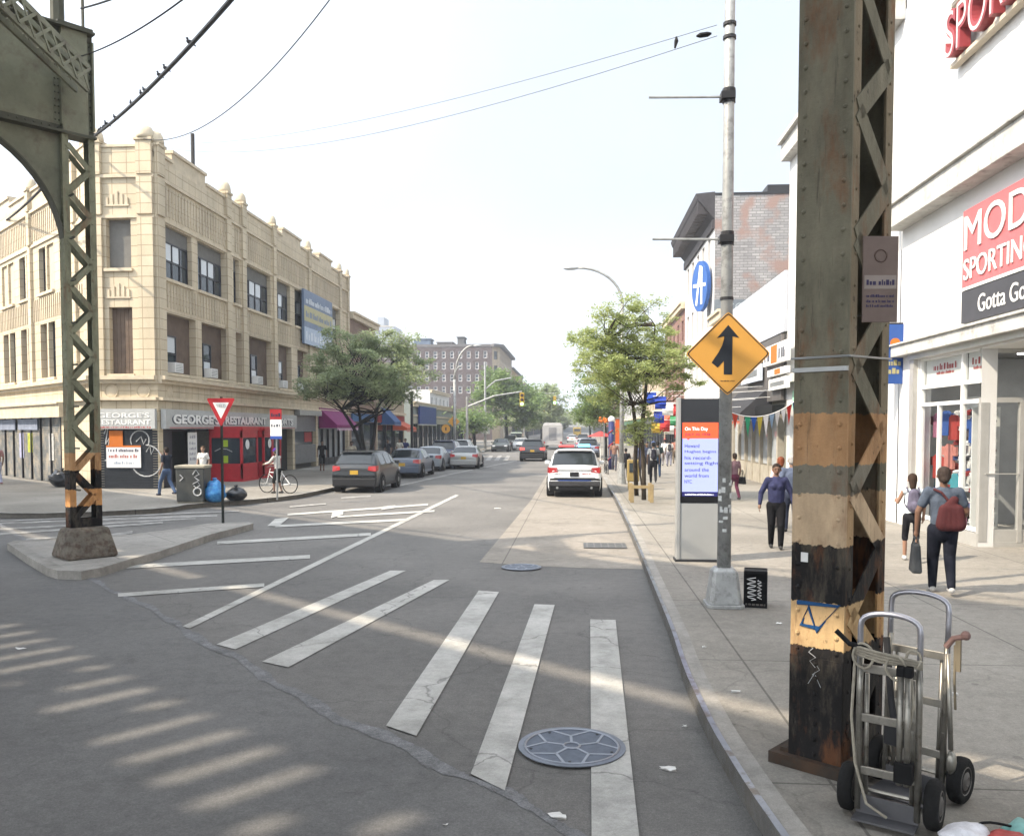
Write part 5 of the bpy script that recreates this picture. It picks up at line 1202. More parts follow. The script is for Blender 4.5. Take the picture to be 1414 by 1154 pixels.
for k in range(16):
    a = rr.uniform(-2.6,-.5); z = 1.35+rr.random()*.5 if k < 9 else rr.uniform(.9,2.1); w_ = rr.uniform(.03,.07); h_ = rr.uniform(.03,.08); r_ = .094
    p = [(x+math.cos(a+s)*r_, y+math.sin(a+s)*r_, z+q) for s, q in ((-w_*5,0),(w_*5,0),(w_*5,h_),(-w_*5,h_))]
    for j in range(4):
        a0 = a-w_*5+w_*2.5*j; a1 = a0+w_*2.5; mb.add([(x+math.cos(a0)*r_,y+math.sin(a0)*r_,z),(x+math.cos(a1)*r_,y+math.sin(a1)*r_,z),(x+math.cos(a1)*r_,y+math.sin(a1)*r_,z+h_),(x+math.cos(a0)*r_,y+math.sin(a0)*r_,z+h_)],[(0,1,2,3)])
mb.build('stickers', mat('sticker scraps',(.55,.56,.54),.7,var=.3,scale=30), lp)
# diamond merge sign
sz = 3.475; sy = y-.13
dg = thing('merge_sign', (x,sy,sz), 'orange diamond warning sign with black merging arrow on the grey pole', 'road sign')
def diamond(r, c=.06): 
    P = []
    for a in (0,90,180,270):
        u = Vector((math.cos(R(a)),math.sin(R(a)))); v = Vector((math.cos(R(a+90)),math.sin(R(a+90))))
        for s_ in (-1,0,1): P.append(u*(r-abs(s_)*c*r-(.0 if s_ else c*r*.35))+v*(s_*c*r))
    return P
fl = lambda P, yo, th: MB().add([(x+p[0],sy+yo,sz+p[1]) for p in P]+[(x+p[0],sy+yo+th,sz+p[1]) for p in P], [list(range(len(P))),list(range(2*len(P)-1,len(P)-1,-1))]+[((i+1)%len(P),i,len(P)+i,len(P)+(i+1)%len(P)) for i in range(len(P))])
SO = mat('sign orange',(.86,.44,.09),.45,var=.05); SB = mat('sign ink',(.018,.022,.03),.5)
fl(diamond(.545), .0, .006).build('plate', SO, dg)
def ringp(r0, r1): 
    a, b_ = diamond(r0), diamond(r1); n = len(a); mb = MB(); mb.add([(x+p[0],sy-.002,sz+p[1]) for p in a]+[(x+p[0],sy-.002,sz+p[1]) for p in b_], [(i,(i+1)%n,n+(i+1)%n,n+i) for i in range(n)]); return mb
ringp(.53,.512).build('border', SB, dg)
ar = [(.0,.37),(.145,.205),(.055,.22),(.055,-.27),(-.055,-.27),(-.055,-.09),(-.135,-.175),(-.215,-.115),(-.10,-.01),(-.065,.10),(-.055,.22),(-.145,.205)]
mb = MB()
mb.add([(x+p[0],sy-.003,sz+p[1]) for p in [(0,.37),(-.145,.20),(-.05,.225),(.05,.225),(.145,.20)]], [(0,1,2,3,4)])
mb.add([(x+p[0],sy-.003,sz+p[1]) for p in [(-.052,.23),(-.052,-.27),(.056,-.27),(.056,.23)]], [(0,1,2,3)])
mb.add([(x+p[0],sy-.0035,sz+p[1]) for p in [(-.05,.20),(-.075,.11),(-.12,.02),(-.21,-.115),(-.13,-.18),(-.03,-.07),(-.02,.1)]], [(0,1,2,3,4,5,6)])
scribble(mb, Matrix(((1,0,0,x-.09),(0,0,-1,sy-.003),(0,1,0,sz-.36),(0,0,0,1))), .18, .015)
mb.build('arrow', SB, dg)
mb = MB(); [mb.box((x,sy+.03,sz+z),(.3,.03,.04)) for z in (-.25,.25)]; mb.build('bracket', GALV, dg)
# kiosk
kb = G(934,775,.15); KXo, KYo = kb.x, kb.y; KW, KH = .80, 2.90
kk = thing('information_kiosk', (KXo+KW/2,KYo+.14,.15), 'tall slim silver information kiosk with a lit screen under a black top', 'kiosk')
mb = MB(); mb.box((KXo+.03,KYo+.14,.15+KH/2),(.06,.28,KH)); mb.box((KXo+KW-.03,KYo+.14,.15+KH/2),(.06,.28,KH)); mb.box((KXo+KW/2,KYo+.14,.15+.52),(KW-.12,.24,1.04)); mb.build('body', mat('brushed aluminium',(.45,.45,.43),.4,.5,var=.06), kk, bevel=.008)
mb = MB(); mb.box((KXo+KW/2,KYo+.14,.15+1.04+(KH-1.06)/2),(KW-.12,.25,KH-1.06)); mb.build('glass_front', mat('kiosk black',(.012,.012,.014),.15), kk)
W_ = Wall((KXo+.06,KYo+.012),(KXo+KW-.06,KYo+.012)); s0, s1 = .15+1.12, .15+2.46; LW_ = W_.L
SCR = mat('screen lilac',(.27,.31,.68),.4,var=0,emit=.62); SCO = mat('screen orange',(.75,.09,.035),.4,var=0,emit=.55); SCW = mat('screen white',(.9,.9,.95),.4,var=0,emit=.9); SCN = mat('screen navy',(.02,.02,.12),.4,var=0,emit=.1)
mb = MB(); W_.box(mb, .03, LW_-.03, s0+.12, s1-.28, .0, .006); scn = mb.build('screen', SCR, kk)
mb = MB(); W_.box(mb, .03, LW_-.03, s1-.28, s1, .0, .007); mb.add([W_.pt(.10,s1-.28,.008),W_.pt(.13,s1-.31,.008),W_.pt(.16,s1-.28,.008)],[(0,1,2)]); mb.build('screen_header', SCO, kk)
mb = MB(); put_text(mb, 'On This Day', W_.M(.07,s1-.155,.010), .40, .075)
mb.build('header_lettering', SCW, kk)
mb = MB(); put_text(mb, 'JULY 10, 1938', W_.M(.07,s1-.245,.010), .44, .06)
for k, tx in enumerate(('Howard','Hughes begins','his record-','setting flight','around the','world from','NYC')):
    put_text(mb, tx, W_.M(.07, s1-.44-k*.105, .009), .042*len(tx), .062 if k != 3 else .07)
mb.build('screen_lettering', SCN, kk)
mb = MB(); W_.box(mb, .03, LW_-.03, s0+.04, s0+.11, .0, .004); mb.build('caption_strip', SCN, kk)
mb = MB(); scribble(mb, W_.M(.08, s0+.06, .006), .5, .025, 12); mb.build('caption_print', SCW, kk)
mb = MB(); mb.box((KXo+KW/2,KYo+.14,.17),(KW+.05,.34,.04)); mb.build('plinth', DARK, kk)
# milk crate
cb_ = G(1043,836,.15); ct = thing('milk_crate', tuple(cb_), 'black plastic milk crate with white scribble standing on end beside the pole base', 'crate', rz=R(-12))
def loc(mb): return mb
mb = MB(); w_, d_, h_ = .30, .30, .48
for sx in (-1,1):
    for sy_ in (-1,1): mb.box((sx*(w_/2-.012),sy_*(d_/2-.012),h_/2),(.024,.024,h_))
for z in (.012,h_-.012,h_*.33,h_*.66): 
    for s_ in (-1,1): mb.box((0,s_*(d_/2-.008),z),(w_-.02,.012,.035)); mb.box((s_*(w_/2-.008),0,z),(.012,d_-.02,.035))
for i in range(5):
    for s_ in (-1,1): mb.box((-w_/2+.05+i*.05,s_*(d_/2-.011),h_/2),(.012,.008,h_-.04)); mb.box((s_*(w_/2-.011),-d_/2+.05+i*.05,h_/2),(.008,.012,h_-.04))
mb.box((0,0,h_-.01),(w_-.02,d_-.02,.01)); mb.box((0,.05,h_/2),(w_-.04,.006,h_-.04)); mb.build('shell', BLACK, ct, world=False)
mb = MB(); mb.tube([(-.05+.06*math.sin(k*1.3),-d_/2-.004,.1+k*.012) for k in range(26)], .005, 4); mb.tube([(.05+.03*math.cos(k*1.7),-d_/2-.004,.12+k*.012) for k in range(22)], .004, 4); mb.build('scribble', WHT, ct, world=False)
# yield sign
yb = G(308,722,.145); ys = thing('yield_sign', tuple(yb), 'red and white triangular yield sign on a dark post at the island tip', 'road sign')
mb = MB(); mb.box((yb.x,yb.y,1.72),(.055,.04,3.15)); mb.build('post', mat('green black post',(.03,.035,.03),.6), ys)
mb = MB(); q = [(-.37,3.26),(.37,3.26),(0,2.54)]; fw_ = lambda P, o: MB().add([(yb.x+p[0],yb.y+o,p[1]) for p in P]+[(yb.x+p[0],yb.y+o+.004,p[1]) for p in P],[list(range(len(P)))[::-1],list(range(len(P),2*len(P)))]+[(i,(i+1)%len(P),len(P)+(i+1)%len(P),len(P)+i) for i in range(len(P))])
def tri(s, cz, c=.05):
    P = []
    for (px_, pz) in ((-.37,3.26),(0,2.54),(.37,3.26)): P.append((px_*s, cz+(pz-cz)*s))
    out = []
    for i in range(3):
        a = Vector(P[i-1]); b_ = Vector(P[i]); d2 = Vector(P[(i+1)%3]); out += [tuple(b_.lerp(a,c)), tuple(b_.lerp(d2,c))]
    return out
fw_(tri(1,3.02), -.03).build('plate', mat('yield red',(.55,.02,.03),.4), ys)
fw_(tri(.56,3.02,.02), -.033).build('white_centre', WHITE, ys)
mb = MB(); put_text(mb, 'YIELD', Matrix(((1,0,0,yb.x-.12),(0,0,-1,yb.y-.036),(0,1,0,3.03),(0,0,0,1))), .24, .075); mb.build('lettering', mat('yield text',(.2,.2,.22),.5), ys)
# bus stop sign
bb_ = G(383,690,.15); bt = thing('bus_stop_sign', tuple(bb_), 'white bus stop sign with a red top on a thin post by the cyclist', 'bus stop sign')
mb = MB(); mb.tube([(bb_.x,bb_.y,.15),(bb_.x,bb_.y,3.15)], .03, 8); mb.build('post', GREYM, bt)
s_ = FPX/dep(bb_); zt = CAMH+(HY-565)/s_; zb = CAMH+(HY-606)/s_; wv = 16/s_
mb = MB(); mb.box((bb_.x,bb_.y-.05,(zt+zb)/2),(wv,.03,zt-zb)); mb.build('panel', WHITE, bt)
mb = MB(); mb.box((bb_.x,bb_.y-.05,zt-.17),(wv+.004,.036,.34)); mb.build('red_panel', RED, bt)
mb = MB(); mb.box((bb_.x,bb_.y-.05,zb+.05),(wv+.004,.036,.1)); mb.build('blue_panel', mat('bus blue',(.05,.12,.5),.5), bt)
mb = MB(); scribble(mb, Matrix(((1,0,0,bb_.x-wv*.4),(0,0,-1,bb_.y-.07),(0,1,0,zb+.4),(0,0,0,1))), wv*.8, .09, 3); scribble(mb, Matrix(((1,0,0,bb_.x-wv*.4),(0,0,-1,bb_.y-.07),(0,1,0,zt-.25),(0,0,0,1))), wv*.8, .12, 5); mb.build('lettering', NAVY, bt)
# bin and bags
tb = G(268,693,.15); tt = thing('rubbish_bin', tuple(tb), 'grey graffitied steel rubbish bin with pale top rim beside a blue bag', 'bin', rz=R(8))
s_ = FPX/dep(tb); bw = 36/s_; bh = (693-641)/s_
mb = MB(); k_ = bw/2; mb.hexa([(-k_,-k_,.03),(k_,-k_,.03),(k_,k_,.03),(-k_,k_,.03)], [(-k_*1.06,-k_,bh-.1),(k_*1.06,-k_,bh-.1),(k_*1.06,k_,bh-.1),(-k_*1.06,k_,bh-.1)]); mb.build('body', mat('bin steel',(.09,.09,.08),.5,.3,var=.3,scale=4), tt, world=False, bevel=.03)
mb = MB(); mb.box((0,0,bh-.06),(bw*1.12,bw*1.06,.09)); mb.box((0,0,.03),(bw*.96,bw*.96,.06)); mb.build('rim', mat('bin rim',(.35,.32,.25),.6), tt, world=False, bevel=.02)
mb = MB(); T_ = Matrix(((1,0,0,0),(0,0,-1,-k_-.012),(0,1,0,0),(0,0,0,1)))
for pts_ in ([(.1,.9),(.2,1.05),(.3,.9),(.15,.82),(.3,.7)],[(.1,.6),(.25,.68),(.32,.55),(.2,.48),(.12,.55)],[(-.3,.9),(-.2,.8),(-.3,.7)]): mb.tube([T_ @ Vector((p[0]*bh/1.2,p[1]*bh/1.2,0)) for p in pts_], .02, 5)
mb.tube([T_ @ Vector((.24+math.cos(a)*.12,.36+math.sin(a)*.12,0)) for a in [i*PI/6 for i in range(13)]], .025, 5); mb.build('graffiti', CHALK, tt, world=False)
def bag(px, py, w_, h_, m, label, seed=1, z=.15, knot=True, name='rubbish_bag'):
    c = G(px, py, z); mb = MB(); mb.sph((c.x,c.y,z+h_*.46), 1, 22, 14, (w_/2, w_/2.3, h_*.5))
    vs = []
    for v in mb.v:
        p = Vector(v); q = p-c; n_ = mnoise.noise(Vector((p.x*5+seed*7,p.y*5,p.z*5)))*.13+mnoise.noise(Vector((p.x*14+seed,p.y*14,p.z*14)))*.06
        q = q*(1+n_*1.4); p = c+q; p.z = max(z+.002, p.z); vs.append(tuple(p))
    mb.v = vs
    if knot: mb.lathe((c.x,c.y,z+h_*.88), [(.10*w_,0),(.04*w_,.05),(.11*w_,.13),(.07*w_,.15)], 9)
    return tag(mb.build(name, m, smooth=True), label, 'bag')
BB = mat('black bag film',(.012,.012,.014),.28,var=.2)
bag(297,693,.72,.72,mat('blue bag film',(.03,.22,.62),.35,col2=(.10,.42,.80),scale=5),'bright blue rubbish bag beside the grey bin',1)
bag(326,691,.72,.42,BB,'low black rubbish bag to the right of the blue one',5)
bag(86,672,1.0,.7,BB,'black rubbish bag on the pavement behind the left steel column',9)
# colourful bags bottom right
c = G(1385,1180,.15)
for (dx, dy, w_, h_, col, lab, sd2) in ((-.14,.10,.30,.11,(.70,.70,.74),'white plastic bag at the lower right edge of the pavement',2),(.04,.02,.24,.12,(.60,.10,.09),'red patterned bag at the lower right corner',4),(.20,.10,.28,.15,(.25,.52,.48),'pale turquoise bag at the lower right corner',6)):
    p = c+Vector((dx,dy,0)); mb = MB(); mb.sph((p.x,p.y,.15+h_*.45),1,22,12,(w_/2,w_/2.4,h_*.5)); mb.v = [tuple(Vector(v)+(Vector(v)-p).normalized()*.04*mnoise.noise(Vector(v)*12+Vector((sd2,0,0)))) for v in mb.v]; mb.v = [(v[0],v[1],max(.152,v[2])) for v in mb.v]
    tag(mb.build('carrier_bag', mat('bag%d'%sd2,col,.5,var=.3,scale=14), smooth=True), lab, 'bag')
mb = MB(); p = c+Vector((.02,.12,0)); mb.tube([p+Vector((-.14+.035*k,.02*math.sin(k),.08+.05*math.sin(k*.4))) for k in range(9)], .008, 6); tag(mb.build('bag_strap', BLACK, smooth=True), 'black strap lying over the bags in the lower right corner', 'strap')
# ---------------------------------------------------------------- hand trucks
ALT = mat('worn aluminium',(.30,.285,.25),.38,.75,var=.3,scale=9,col2=(.20,.18,.15),thr=(.55,.7)); ROPE = mat('grimy rope',(.34,.31,.25),.9,var=.25,scale=20); 
def hand_truck(pos, rz, label, H=1.30, W_=.36, tilt=0, wr=.13, extra=True, seed=1, toe=.24):
    t = thing('hand_truck', tuple(pos), label, 'hand truck', rz=rz); w2 = W_/2
    def bl(mb, n, m, p=t, **k): return mb.build(n, m, p, world=False, **k)
    ty = lambda z: -z*math.tan(tilt)
    for s_ in (-1,1):
        mb = MB(); mb.tube([(s_*w2,ty(.06),.06),(s_*w2,ty(H*.6),H*.6),(s_*w2*.98,ty(H*.78),H*.78)], .019, 8); bl(mb, 'rail', ALT, smooth=True)
        mb = MB(); mb.tube([(s_*w2*.78,ty(.1)+.03,.1),(s_*w2*.78,ty(H*.7)+.03,H*.7)], .014, 8); bl(mb, 'inner_rail', ALT, smooth=True)
    mb = MB(); n = 12; r_ = w2*.95; mb.tube([(-w2,ty(H*.7),H*.7),(-w2,ty(H*.86),H*.86)]+[(-math.cos(PI*k/n)*w2*(1 if k not in () else 1), ty(H-.09), H-.10+.10*math.sin(PI*k/n)**.6 if 0<k<n else H-.10) for k in range(n+1)]+[(w2,ty(H*.86),H*.86),(w2,ty(H*.7),H*.7)], .017, 9); bl(mb, 'loop_handle', mat('bright tube',(.42,.42,.46),.3,.8,var=.15), smooth=True)
    for z in (.30,.62,.92): mb = MB(); mb.box((0,ty(z),z),(W_,.018,.05)); bl(mb, 'crossbar', ALT, bevel=.004)
    mb = MB(); mb.box((0,-toe/2,.035),(W_*1.05,toe,.012)); mb.box((0,0,.09),(W_*1.05,.014,.12)); bl(mb, 'toe_plate', mat('toe plate steel',(.16,.16,.17),.45,.6,var=.3))
    mb = MB(); mb.tube([(-w2-.09,.10,wr),(w2+.09,.10,wr)], .013, 8); [mb.bar((s_*w2,0,.2),(s_*w2,.10,wr),.03,.02) for s_ in (-1,1)]; [mb.bar((s_*w2,.005,.45),(s_*w2,.10,wr),.02,.02) for s_ in (-1,1)]; bl(mb, 'axle', ALT)
    for s_ in (-1,1):
        M_ = Matrix.Rotation(PI/2,4,'Y'); cx_ = s_*(w2+.075)
        mb = MB(); mb.lathe((cx_,.10,wr), [(wr*.62,-.036),(wr*.85,-.043),(wr*.97,-.030),(wr,-.012),(wr,.012),(wr*.97,.030),(wr*.85,.043),(wr*.62,.036)], 28, M_); wl = bl(mb, 'wheel', RUBBER, smooth=True)
        mb = MB(); mb.lathe((cx_,.10,wr), [(.02,-.044),(.03,-.048),(wr*.5,-.030),(wr*.6,-.040),(wr*.62,-.036),(wr*.62,.036),(wr*.6,.040),(wr*.5,.030),(.03,.048),(.02,.044)], 20, M_); bl(mb, 'rim', mat('dirty rim',(.13,.12,.11),.5,.5,var=.3), wl)
    rq = random.Random(seed)
    if extra:
        mb = MB()
        for k in range(3):                       # coils of rope hung on the top crossbar
            cx_ = rq.uniform(-w2,w2*.9); cz = H*.79+rq.uniform(-.03,.05); rr_ = rq.uniform(.05,.085); yy = -.03-.012*k
            mb.tube([(cx_+math.cos(a)*rr_*.75, yy+.01*math.sin(a*3+k), cz-rr_*.4+math.sin(a)*rr_) for a in [i*PI/8 for i in range(17)]], .008, 6)
        for k in range(4): mb.tube([(-w2-.03,-.03,H*.80+.015*k),(-.05,-.05-.01*k,H*.78+.02*k),(w2+.02,-.03,H*.77+.012*k)], .0085, 6)
        mb.tube([(-w2-.02,-.03,H*.8),(-w2-.035,-.04,H*.5),(-w2-.01,-.04,.35),(-w2+.06,-.05,.12),(-w2+.18,-.07,.07)], .009, 6)
        mb.tube([(w2-.04,-.04,H*.74),(w2-.02,-.05,H*.6),(w2-.05,-.04,H*.45)], .008, 6); bl(mb, 'rope', ROPE, smooth=True)
    return t, bl
h1, bl1 = hand_truck(G(1224,1138,.15), math.atan2(-B.y,-B.x)+R(8), 'front hand truck of worn aluminium with looped handle and rope coils, against the steel column', H=1.26, W_=.33, extra=True, seed=2, wr=.145, toe=.12)
# folding second frame strapped on the front truck: grips, tall square tubes, wheel pair folded up
mb = MB()
for s_ in (.075,.115): mb.tube([(s_,-.06,.28),(s_,-.06,.95)], .018, 8)
bl1(mb, 'folded_tube', ALT, smooth=True)
mb = MB(); [mb.box((s_,-.06,.95),(.045,.05,.06)) for s_ in (.075,.118)]; mb.box((.10,-.06,.36),(.10,.07,.12)); bl1(mb, 'black_fitting', BLACK, bevel=.006)
mb = MB(); mb.tube([(-.30,-.03,1.13),(-.22,-.03,1.06),(-.1,-.03,1.05)], .016, 8); bl1(mb, 'hand_grip', BLACK)
h2, bl2 = hand_truck(G(1259,1096,.15), math.atan2(-B.y,-B.x)-R(4), 'rear hand truck with taller rounded handle, standing behind the front one', H=1.30, W_=.36, tilt=R(-3), extra=False, wr=.145)
mb = MB(); mb.tube([(.20,-.03,1.0),(.24,-.02,1.06),(.30,-.02,1.08)], .018, 8); mb.sph((.31,-.02,1.09),.03,8,5); bl2(mb, 'hand_grip', mat('worn pink grip',(.24,.15,.135),.6))
mb = MB(); mb.box((.27,-.02,.96),(.03,.02,.2)); mb.tube([(.25,-.02,1.02),(.255,-.03,.8),(.26,-.02,.62)], .008, 6); bl2(mb, 'hanging_strap', mat('khaki strap',(.20,.17,.12),.8))
mb = MB(); mb.tube([(.20,.01,.95),(.22,.0,.6),(.235,-.01,.36)], .016, 8); mb.sph((.24,-.01,.28),.05,10,6,(.6,.8,1.6)); bl2(mb, 'folded_leg', ALT, smooth=True)
mb = MB(); mb.tube([(-.16,-.05,1.0),(-.12,-.06,.62),(-.08,-.08,.42)], .022, 8); mb.box((-.07,-.08,.40),(.12,.1,.14)); bl2(mb, 'folded_handle', DARK, smooth=False)
mb = MB(); Mr = Matrix.Rotation(PI/2,4,'Y')
# ---------------------------------------------------------------- lamps and signals
def street_lamp(b, h, arm, r0, label, dirx=-1, armh=1.6, m=GALV, name='street_lamp', group=None):
    t = thing(name, tuple(b), label, 'street lamp', group=group); x, y, z = b
    mb = MB(); mb.tube([(x,y,z),(x,y,z+.9)], [r0*2,r0*1.3], 8); mb.build('lamp_base', m, t)
    mb = MB(); mb.tube([(x,y,z+.5),(x,y,h-armh)], [r0,r0*.8], 10); mb.build('shaft', m, t, smooth=True)
    mb = MB(); mb.tube([(x,y,h-armh-.05)]+[(x+dirx*arm*(1-math.cos(a)), y, h-armh+armh*math.sin(a)) for a in [i*PI/20 for i in range(1,11)]], [r0*.8]+[r0*.55]*10, 8); mb.build('lamp_arm', m, t, smooth=True)
    mb = MB(); mb.sph((x+dirx*(arm+.3),y,h-.02), .3, 12, 6, (1.1,.4,.28)); mb.build('lamp_head', mat('lamp head',(.40,.41,.42),.4,.3), t, smooth=True)
    return t
lb = G(858,668,.15); s_ = dep(lb)/FPX
street_lamp(lb, CAMH+(HY-371)*s_, (851-790)*s_, .10, 'tall curved-arm street lamp rising from the right kerb above the tree', -1, 50*s_)
lb = G(628,637,.15); s_ = dep(lb)/FPX
t_ = street_lamp(lb, CAMH+(HY-478)*s_, 26*s_, .12, 'pale double-armed street lamp in front of the mauve tenement', 1, 46*s_)
mb = MB(); mb.tube([(lb.x,lb.y,CAMH+(HY-520)*s_)]+[(lb.x+10*s_*(1-math.cos(a)), lb.y, CAMH+(HY-520)*s_+14*s_*math.sin(a)) for a in [i*PI/12 for i in range(1,7)]], .07, 6); mb.build('lower_arm', GALV, t_)
lb = G(569,644,.15); s_ = dep(lb)/FPX
t_ = thing('street_lamp', tuple(lb), 'short dark post-top lamp beyond the parked cars', 'street lamp'); mb = MB(); mb.tube([tuple(lb),(lb.x,lb.y,CAMH+(HY-540)*s_)], .09, 8); mb.build('shaft', DARK, t_)
mb = MB(); mb.sph((lb.x-.3,lb.y,CAMH+(HY-536)*s_), .45, 10, 6, (1,.6,.3)); mb.build('lamp_head', GALV, t_, smooth=True)
SIGY = mat('signal yellow',(.62,.42,.05),.5); LG = mat('green lens lit',(.25,.95,.35),.4,emit=3); LOFF = mat('dark lens',(.05,.02,.02),.3)
def signal_mast(b, zs, x_end, z_end, top, label, nsig=1, lamp=False, slope0=None):
    t = thing('signal_mast', tuple(b), label, 'traffic signal'); x, y, z = b
    mb = MB(); mb.tube([(x,y,z),(x,y,top)], [.14,.09], 10); mb.build('shaft', GALV, t)
    mb = MB(); mb.tube([(x,y,zs),((x+x_end)/2,y,zs+(z_end-zs)*.72),(x_end,y,z_end)], [.09,.07,.05], 8); mb.build('mast_arm', GALV, t)
    mb = MB(); mb.box((x_end,y,z_end-.65),(.36,.3,1.1)); hd = mb.build('signal_head', SIGY, t, bevel=.03)
    for k in range(3):
        mb = MB(); mb.lathe((x_end,y-.15,z_end-.30-k*.35), [(.13,0),(.12,.03)], 14, Matrix.Rotation(PI/2,4,'X')); mb.build('lens', LG if k == 2 else LOFF, hd)
    return t
b_ = G(645,632,.15); q = dep(b_)/FPX
signal_mast(b_, CAMH+(HY-562)*q, b_.x+76*q, CAMH+(HY-541)*q, CAMH+(HY-548)*q, 'traffic signal with long rising arm over the street, before the trees')
b_ = G(670,620,.15); q = dep(b_)/FPX
t_ = thing('signal_pole', tuple(b_), 'tall grey signal pole with a slim upper lamp arm and white notice boards', 'traffic pole'); mb = MB(); mb.tube([tuple(b_),(b_.x,b_.y,CAMH+(HY-500)*q)], [.16,.1], 10); mb.tube([(b_.x,b_.y,CAMH+(HY-538)*q),(b_.x+14*q,b_.y,CAMH+(HY-526)*q),(b_.x+36*q,b_.y,CAMH+(HY-522)*q)], .08, 6); mb.build('shaft', GALV, t_)
mb = MB(); mb.box((b_.x+1*q,b_.y-.2,CAMH+(HY-592)*q),(11*q,.1,14*q)); mb.box((b_.x,b_.y-.25,CAMH+(HY-580)*q),(6*q,.1,8*q)); mb.build('notice_board', WHITE, t_)
b_ = G(724,611,.15); q = dep(b_)/FPX
signal_mast(b_, CAMH+(HY-573)*q, b_.x+27*q, CAMH+(HY-566)*q, CAMH+(HY-568)*q, 'smaller traffic signal further down the street before the dark trees')
b_ = G(846,622,.15); 
def far_signal(px, py, Y_, label):
    d = Y_; p = atd(px, py, d); t = thing('hanging_signal', (p.x,p.y,p.z-.5), label, 'traffic signal'); mb = MB(); mb.box((p.x,p.y,p.z),(.4,.3,1.2)); hd = mb.build('signal_head', SIGY, t)
    mb = MB(); mb.lathe((p.x,p.y-.16,p.z-.3), [(.2,0),(.19,.02)], 10, Matrix.Rotation(PI/2,4,'X')); mb.build('lens', LG, hd)
    mb = MB(); mb.tube([(p.x,p.y,p.z+.6),(p.x,p.y,p.z+1.0),(-9.6,p.y,p.z+.6)], .05, 6); mb.tube([(-9.6,p.y,0),(-9.6,p.y,p.z+.8)], .12, 6); mb.build('span_arm', GALV, t)
far_signal(766,553,115,'distant traffic signal with green light over the far crossing')
# orange work signs left
for px, py, w_, dia, lab in ((627,582,15,True,'orange diamond roadwork sign beside the grey-green shop'),(616,592,11,False,'small round orange roadwork sign left of the diamond one')):
    b_ = G(px,636,.15); q = dep(b_)/FPX; t_ = thing('roadwork_sign', tuple(b_), lab, 'road sign'); zc = CAMH+(HY-py)*q; r_ = w_*q/2
    mb = MB(); mb.box((b_.x,b_.y,(zc+.15)/2),(.06,.05,zc-.15)); mb.build('post', GREYM, t_)
    mb = MB(); mb.lathe((b_.x,b_.y-.05,zc), [(r_*1.1,0),(r_*1.1,.02)], 4 if dia else 16, Matrix.Rotation(PI/2,4,'X')); mb.build('plate', SO, t_)
    mb = MB(); mb.box((b_.x,b_.y-.075,zc),(r_*.35,.008,r_*.8)); mb.build('symbol', DARK, t_)
# right pavement clutter near the trees
b_ = G(858,666,.15); q = dep(b_)/FPX
t_ = thing('street_banner', (b_.x-.12,b_.y-.2,CAMH-.5), 'plain orange-red vertical banner strapped to the right lamp pole', 'banner'); mb = MB(); zc0, zc1 = CAMH+(HY-613)*q, CAMH+(HY-578)*q; mb.box((b_.x-.12,b_.y-.18,(zc0+zc1)/2),(10*q,.03,zc1-zc0)); mb.build('panel', mat('banner orange red',(.75,.16,.05),.6), t_)
mb = MB(); [mb.box((b_.x-.12,b_.y-.2,z_),(10*q+.02,.04,.03)) for z_ in (zc0,zc1)]; mb.build('bracket', GREYM, t_)
b_ = G(844,648,.15); q = dep(b_)/FPX; t_ = thing('inflatable_column', tuple(b_), 'dark blue and red striped column with a white round top at the kerb', 'street display')
zt = CAMH+(HY-582)*q; mb = MB(); mb.tube([tuple(b_),(b_.x,b_.y,zt)], .17, 12); mb.build('tube', mat('column navy',(.03,.04,.16),.5), t_, smooth=True)
mb = MB(); mb.tube([(b_.x+.17*math.cos(a),b_.y+.17*math.sin(a),.3+a*.12) for a in [i*.3 for i in range(60)] if .3+a*.12 < zt], .035, 5); mb.build('stripe', RED, t_)
mb = MB(); mb.sph((b_.x,b_.y,zt+.12), .2, 12, 8); mb.build('globe', WHITE, t_, smooth=True)
b_ = G(834,640,.15); q = dep(b_)/FPX; t_ = thing('flower_stand', tuple(b_), 'post topped with a spray of orange artificial flowers near the kerb', 'street display'); zt = CAMH+(HY-580)*q
mb = MB(); mb.tube([tuple(b_),(b_.x,b_.y,zt)], .04, 6); mb.build('post', GREYM, t_); mb = MB(); rr = random.Random(8)
for k in range(14): mb.sph((b_.x+rr.uniform(-.35,.35),b_.y+rr.uniform(-.2,.2),zt+rr.uniform(-.15,.15)), .09, 6, 4)
mb.build('flowers', ORANGE, t_)
b_ = G(829,636,.15); q = dep(b_)/FPX; t_ = thing('parasol', tuple(b_), 'red market parasol near the kerb beyond the white patrol car', 'parasol'); zt = CAMH+(HY-596)*q; mb = MB(); mb.tube([tuple(b_),(b_.x,b_.y,zt)], .025, 6); mb.build('pole', WHITE, t_); mb = MB(); mb.lathe((b_.x,b_.y,zt-.35), [(1.0,0),(.02,.4)], 8); mb.build('canopy', mat('parasol red',(.60,.10,.10),.7), t_)
for px, lab, yy, col in ((874,'yellow newspaper box left of the tree trunks',676,(.45,.33,.12)),):
    b_ = G(px,yy,.15); t_ = thing('newspaper_box', tuple(b_), lab, 'newspaper box'); q = dep(b_)/FPX; m_ = mat('box yellow',col,.5)
    h_ = (yy-633)*q; mb = MB(); mb.box((b_.x,b_.y,.15+h_*.62),(16*q,.4,h_*.7)); mb.build('case', m_, t_, bevel=.03); mb = MB(); mb.box((b_.x,b_.y-.21,.15+h_*.72),(11*q,.02,h_*.3)); mb.build('window', GLASS, t_)
    mb = MB(); [mb.box((b_.x+sx*6*q,b_.y+sy_*.15,.15+h_*.14),(.04,.04,h_*.28)) for sx in (-1,1) for sy_ in (-1,1)]; mb.build('leg', m_, t_)
TGY = mat('tree guard yellow',(.42,.32,.17),.8,var=.25)
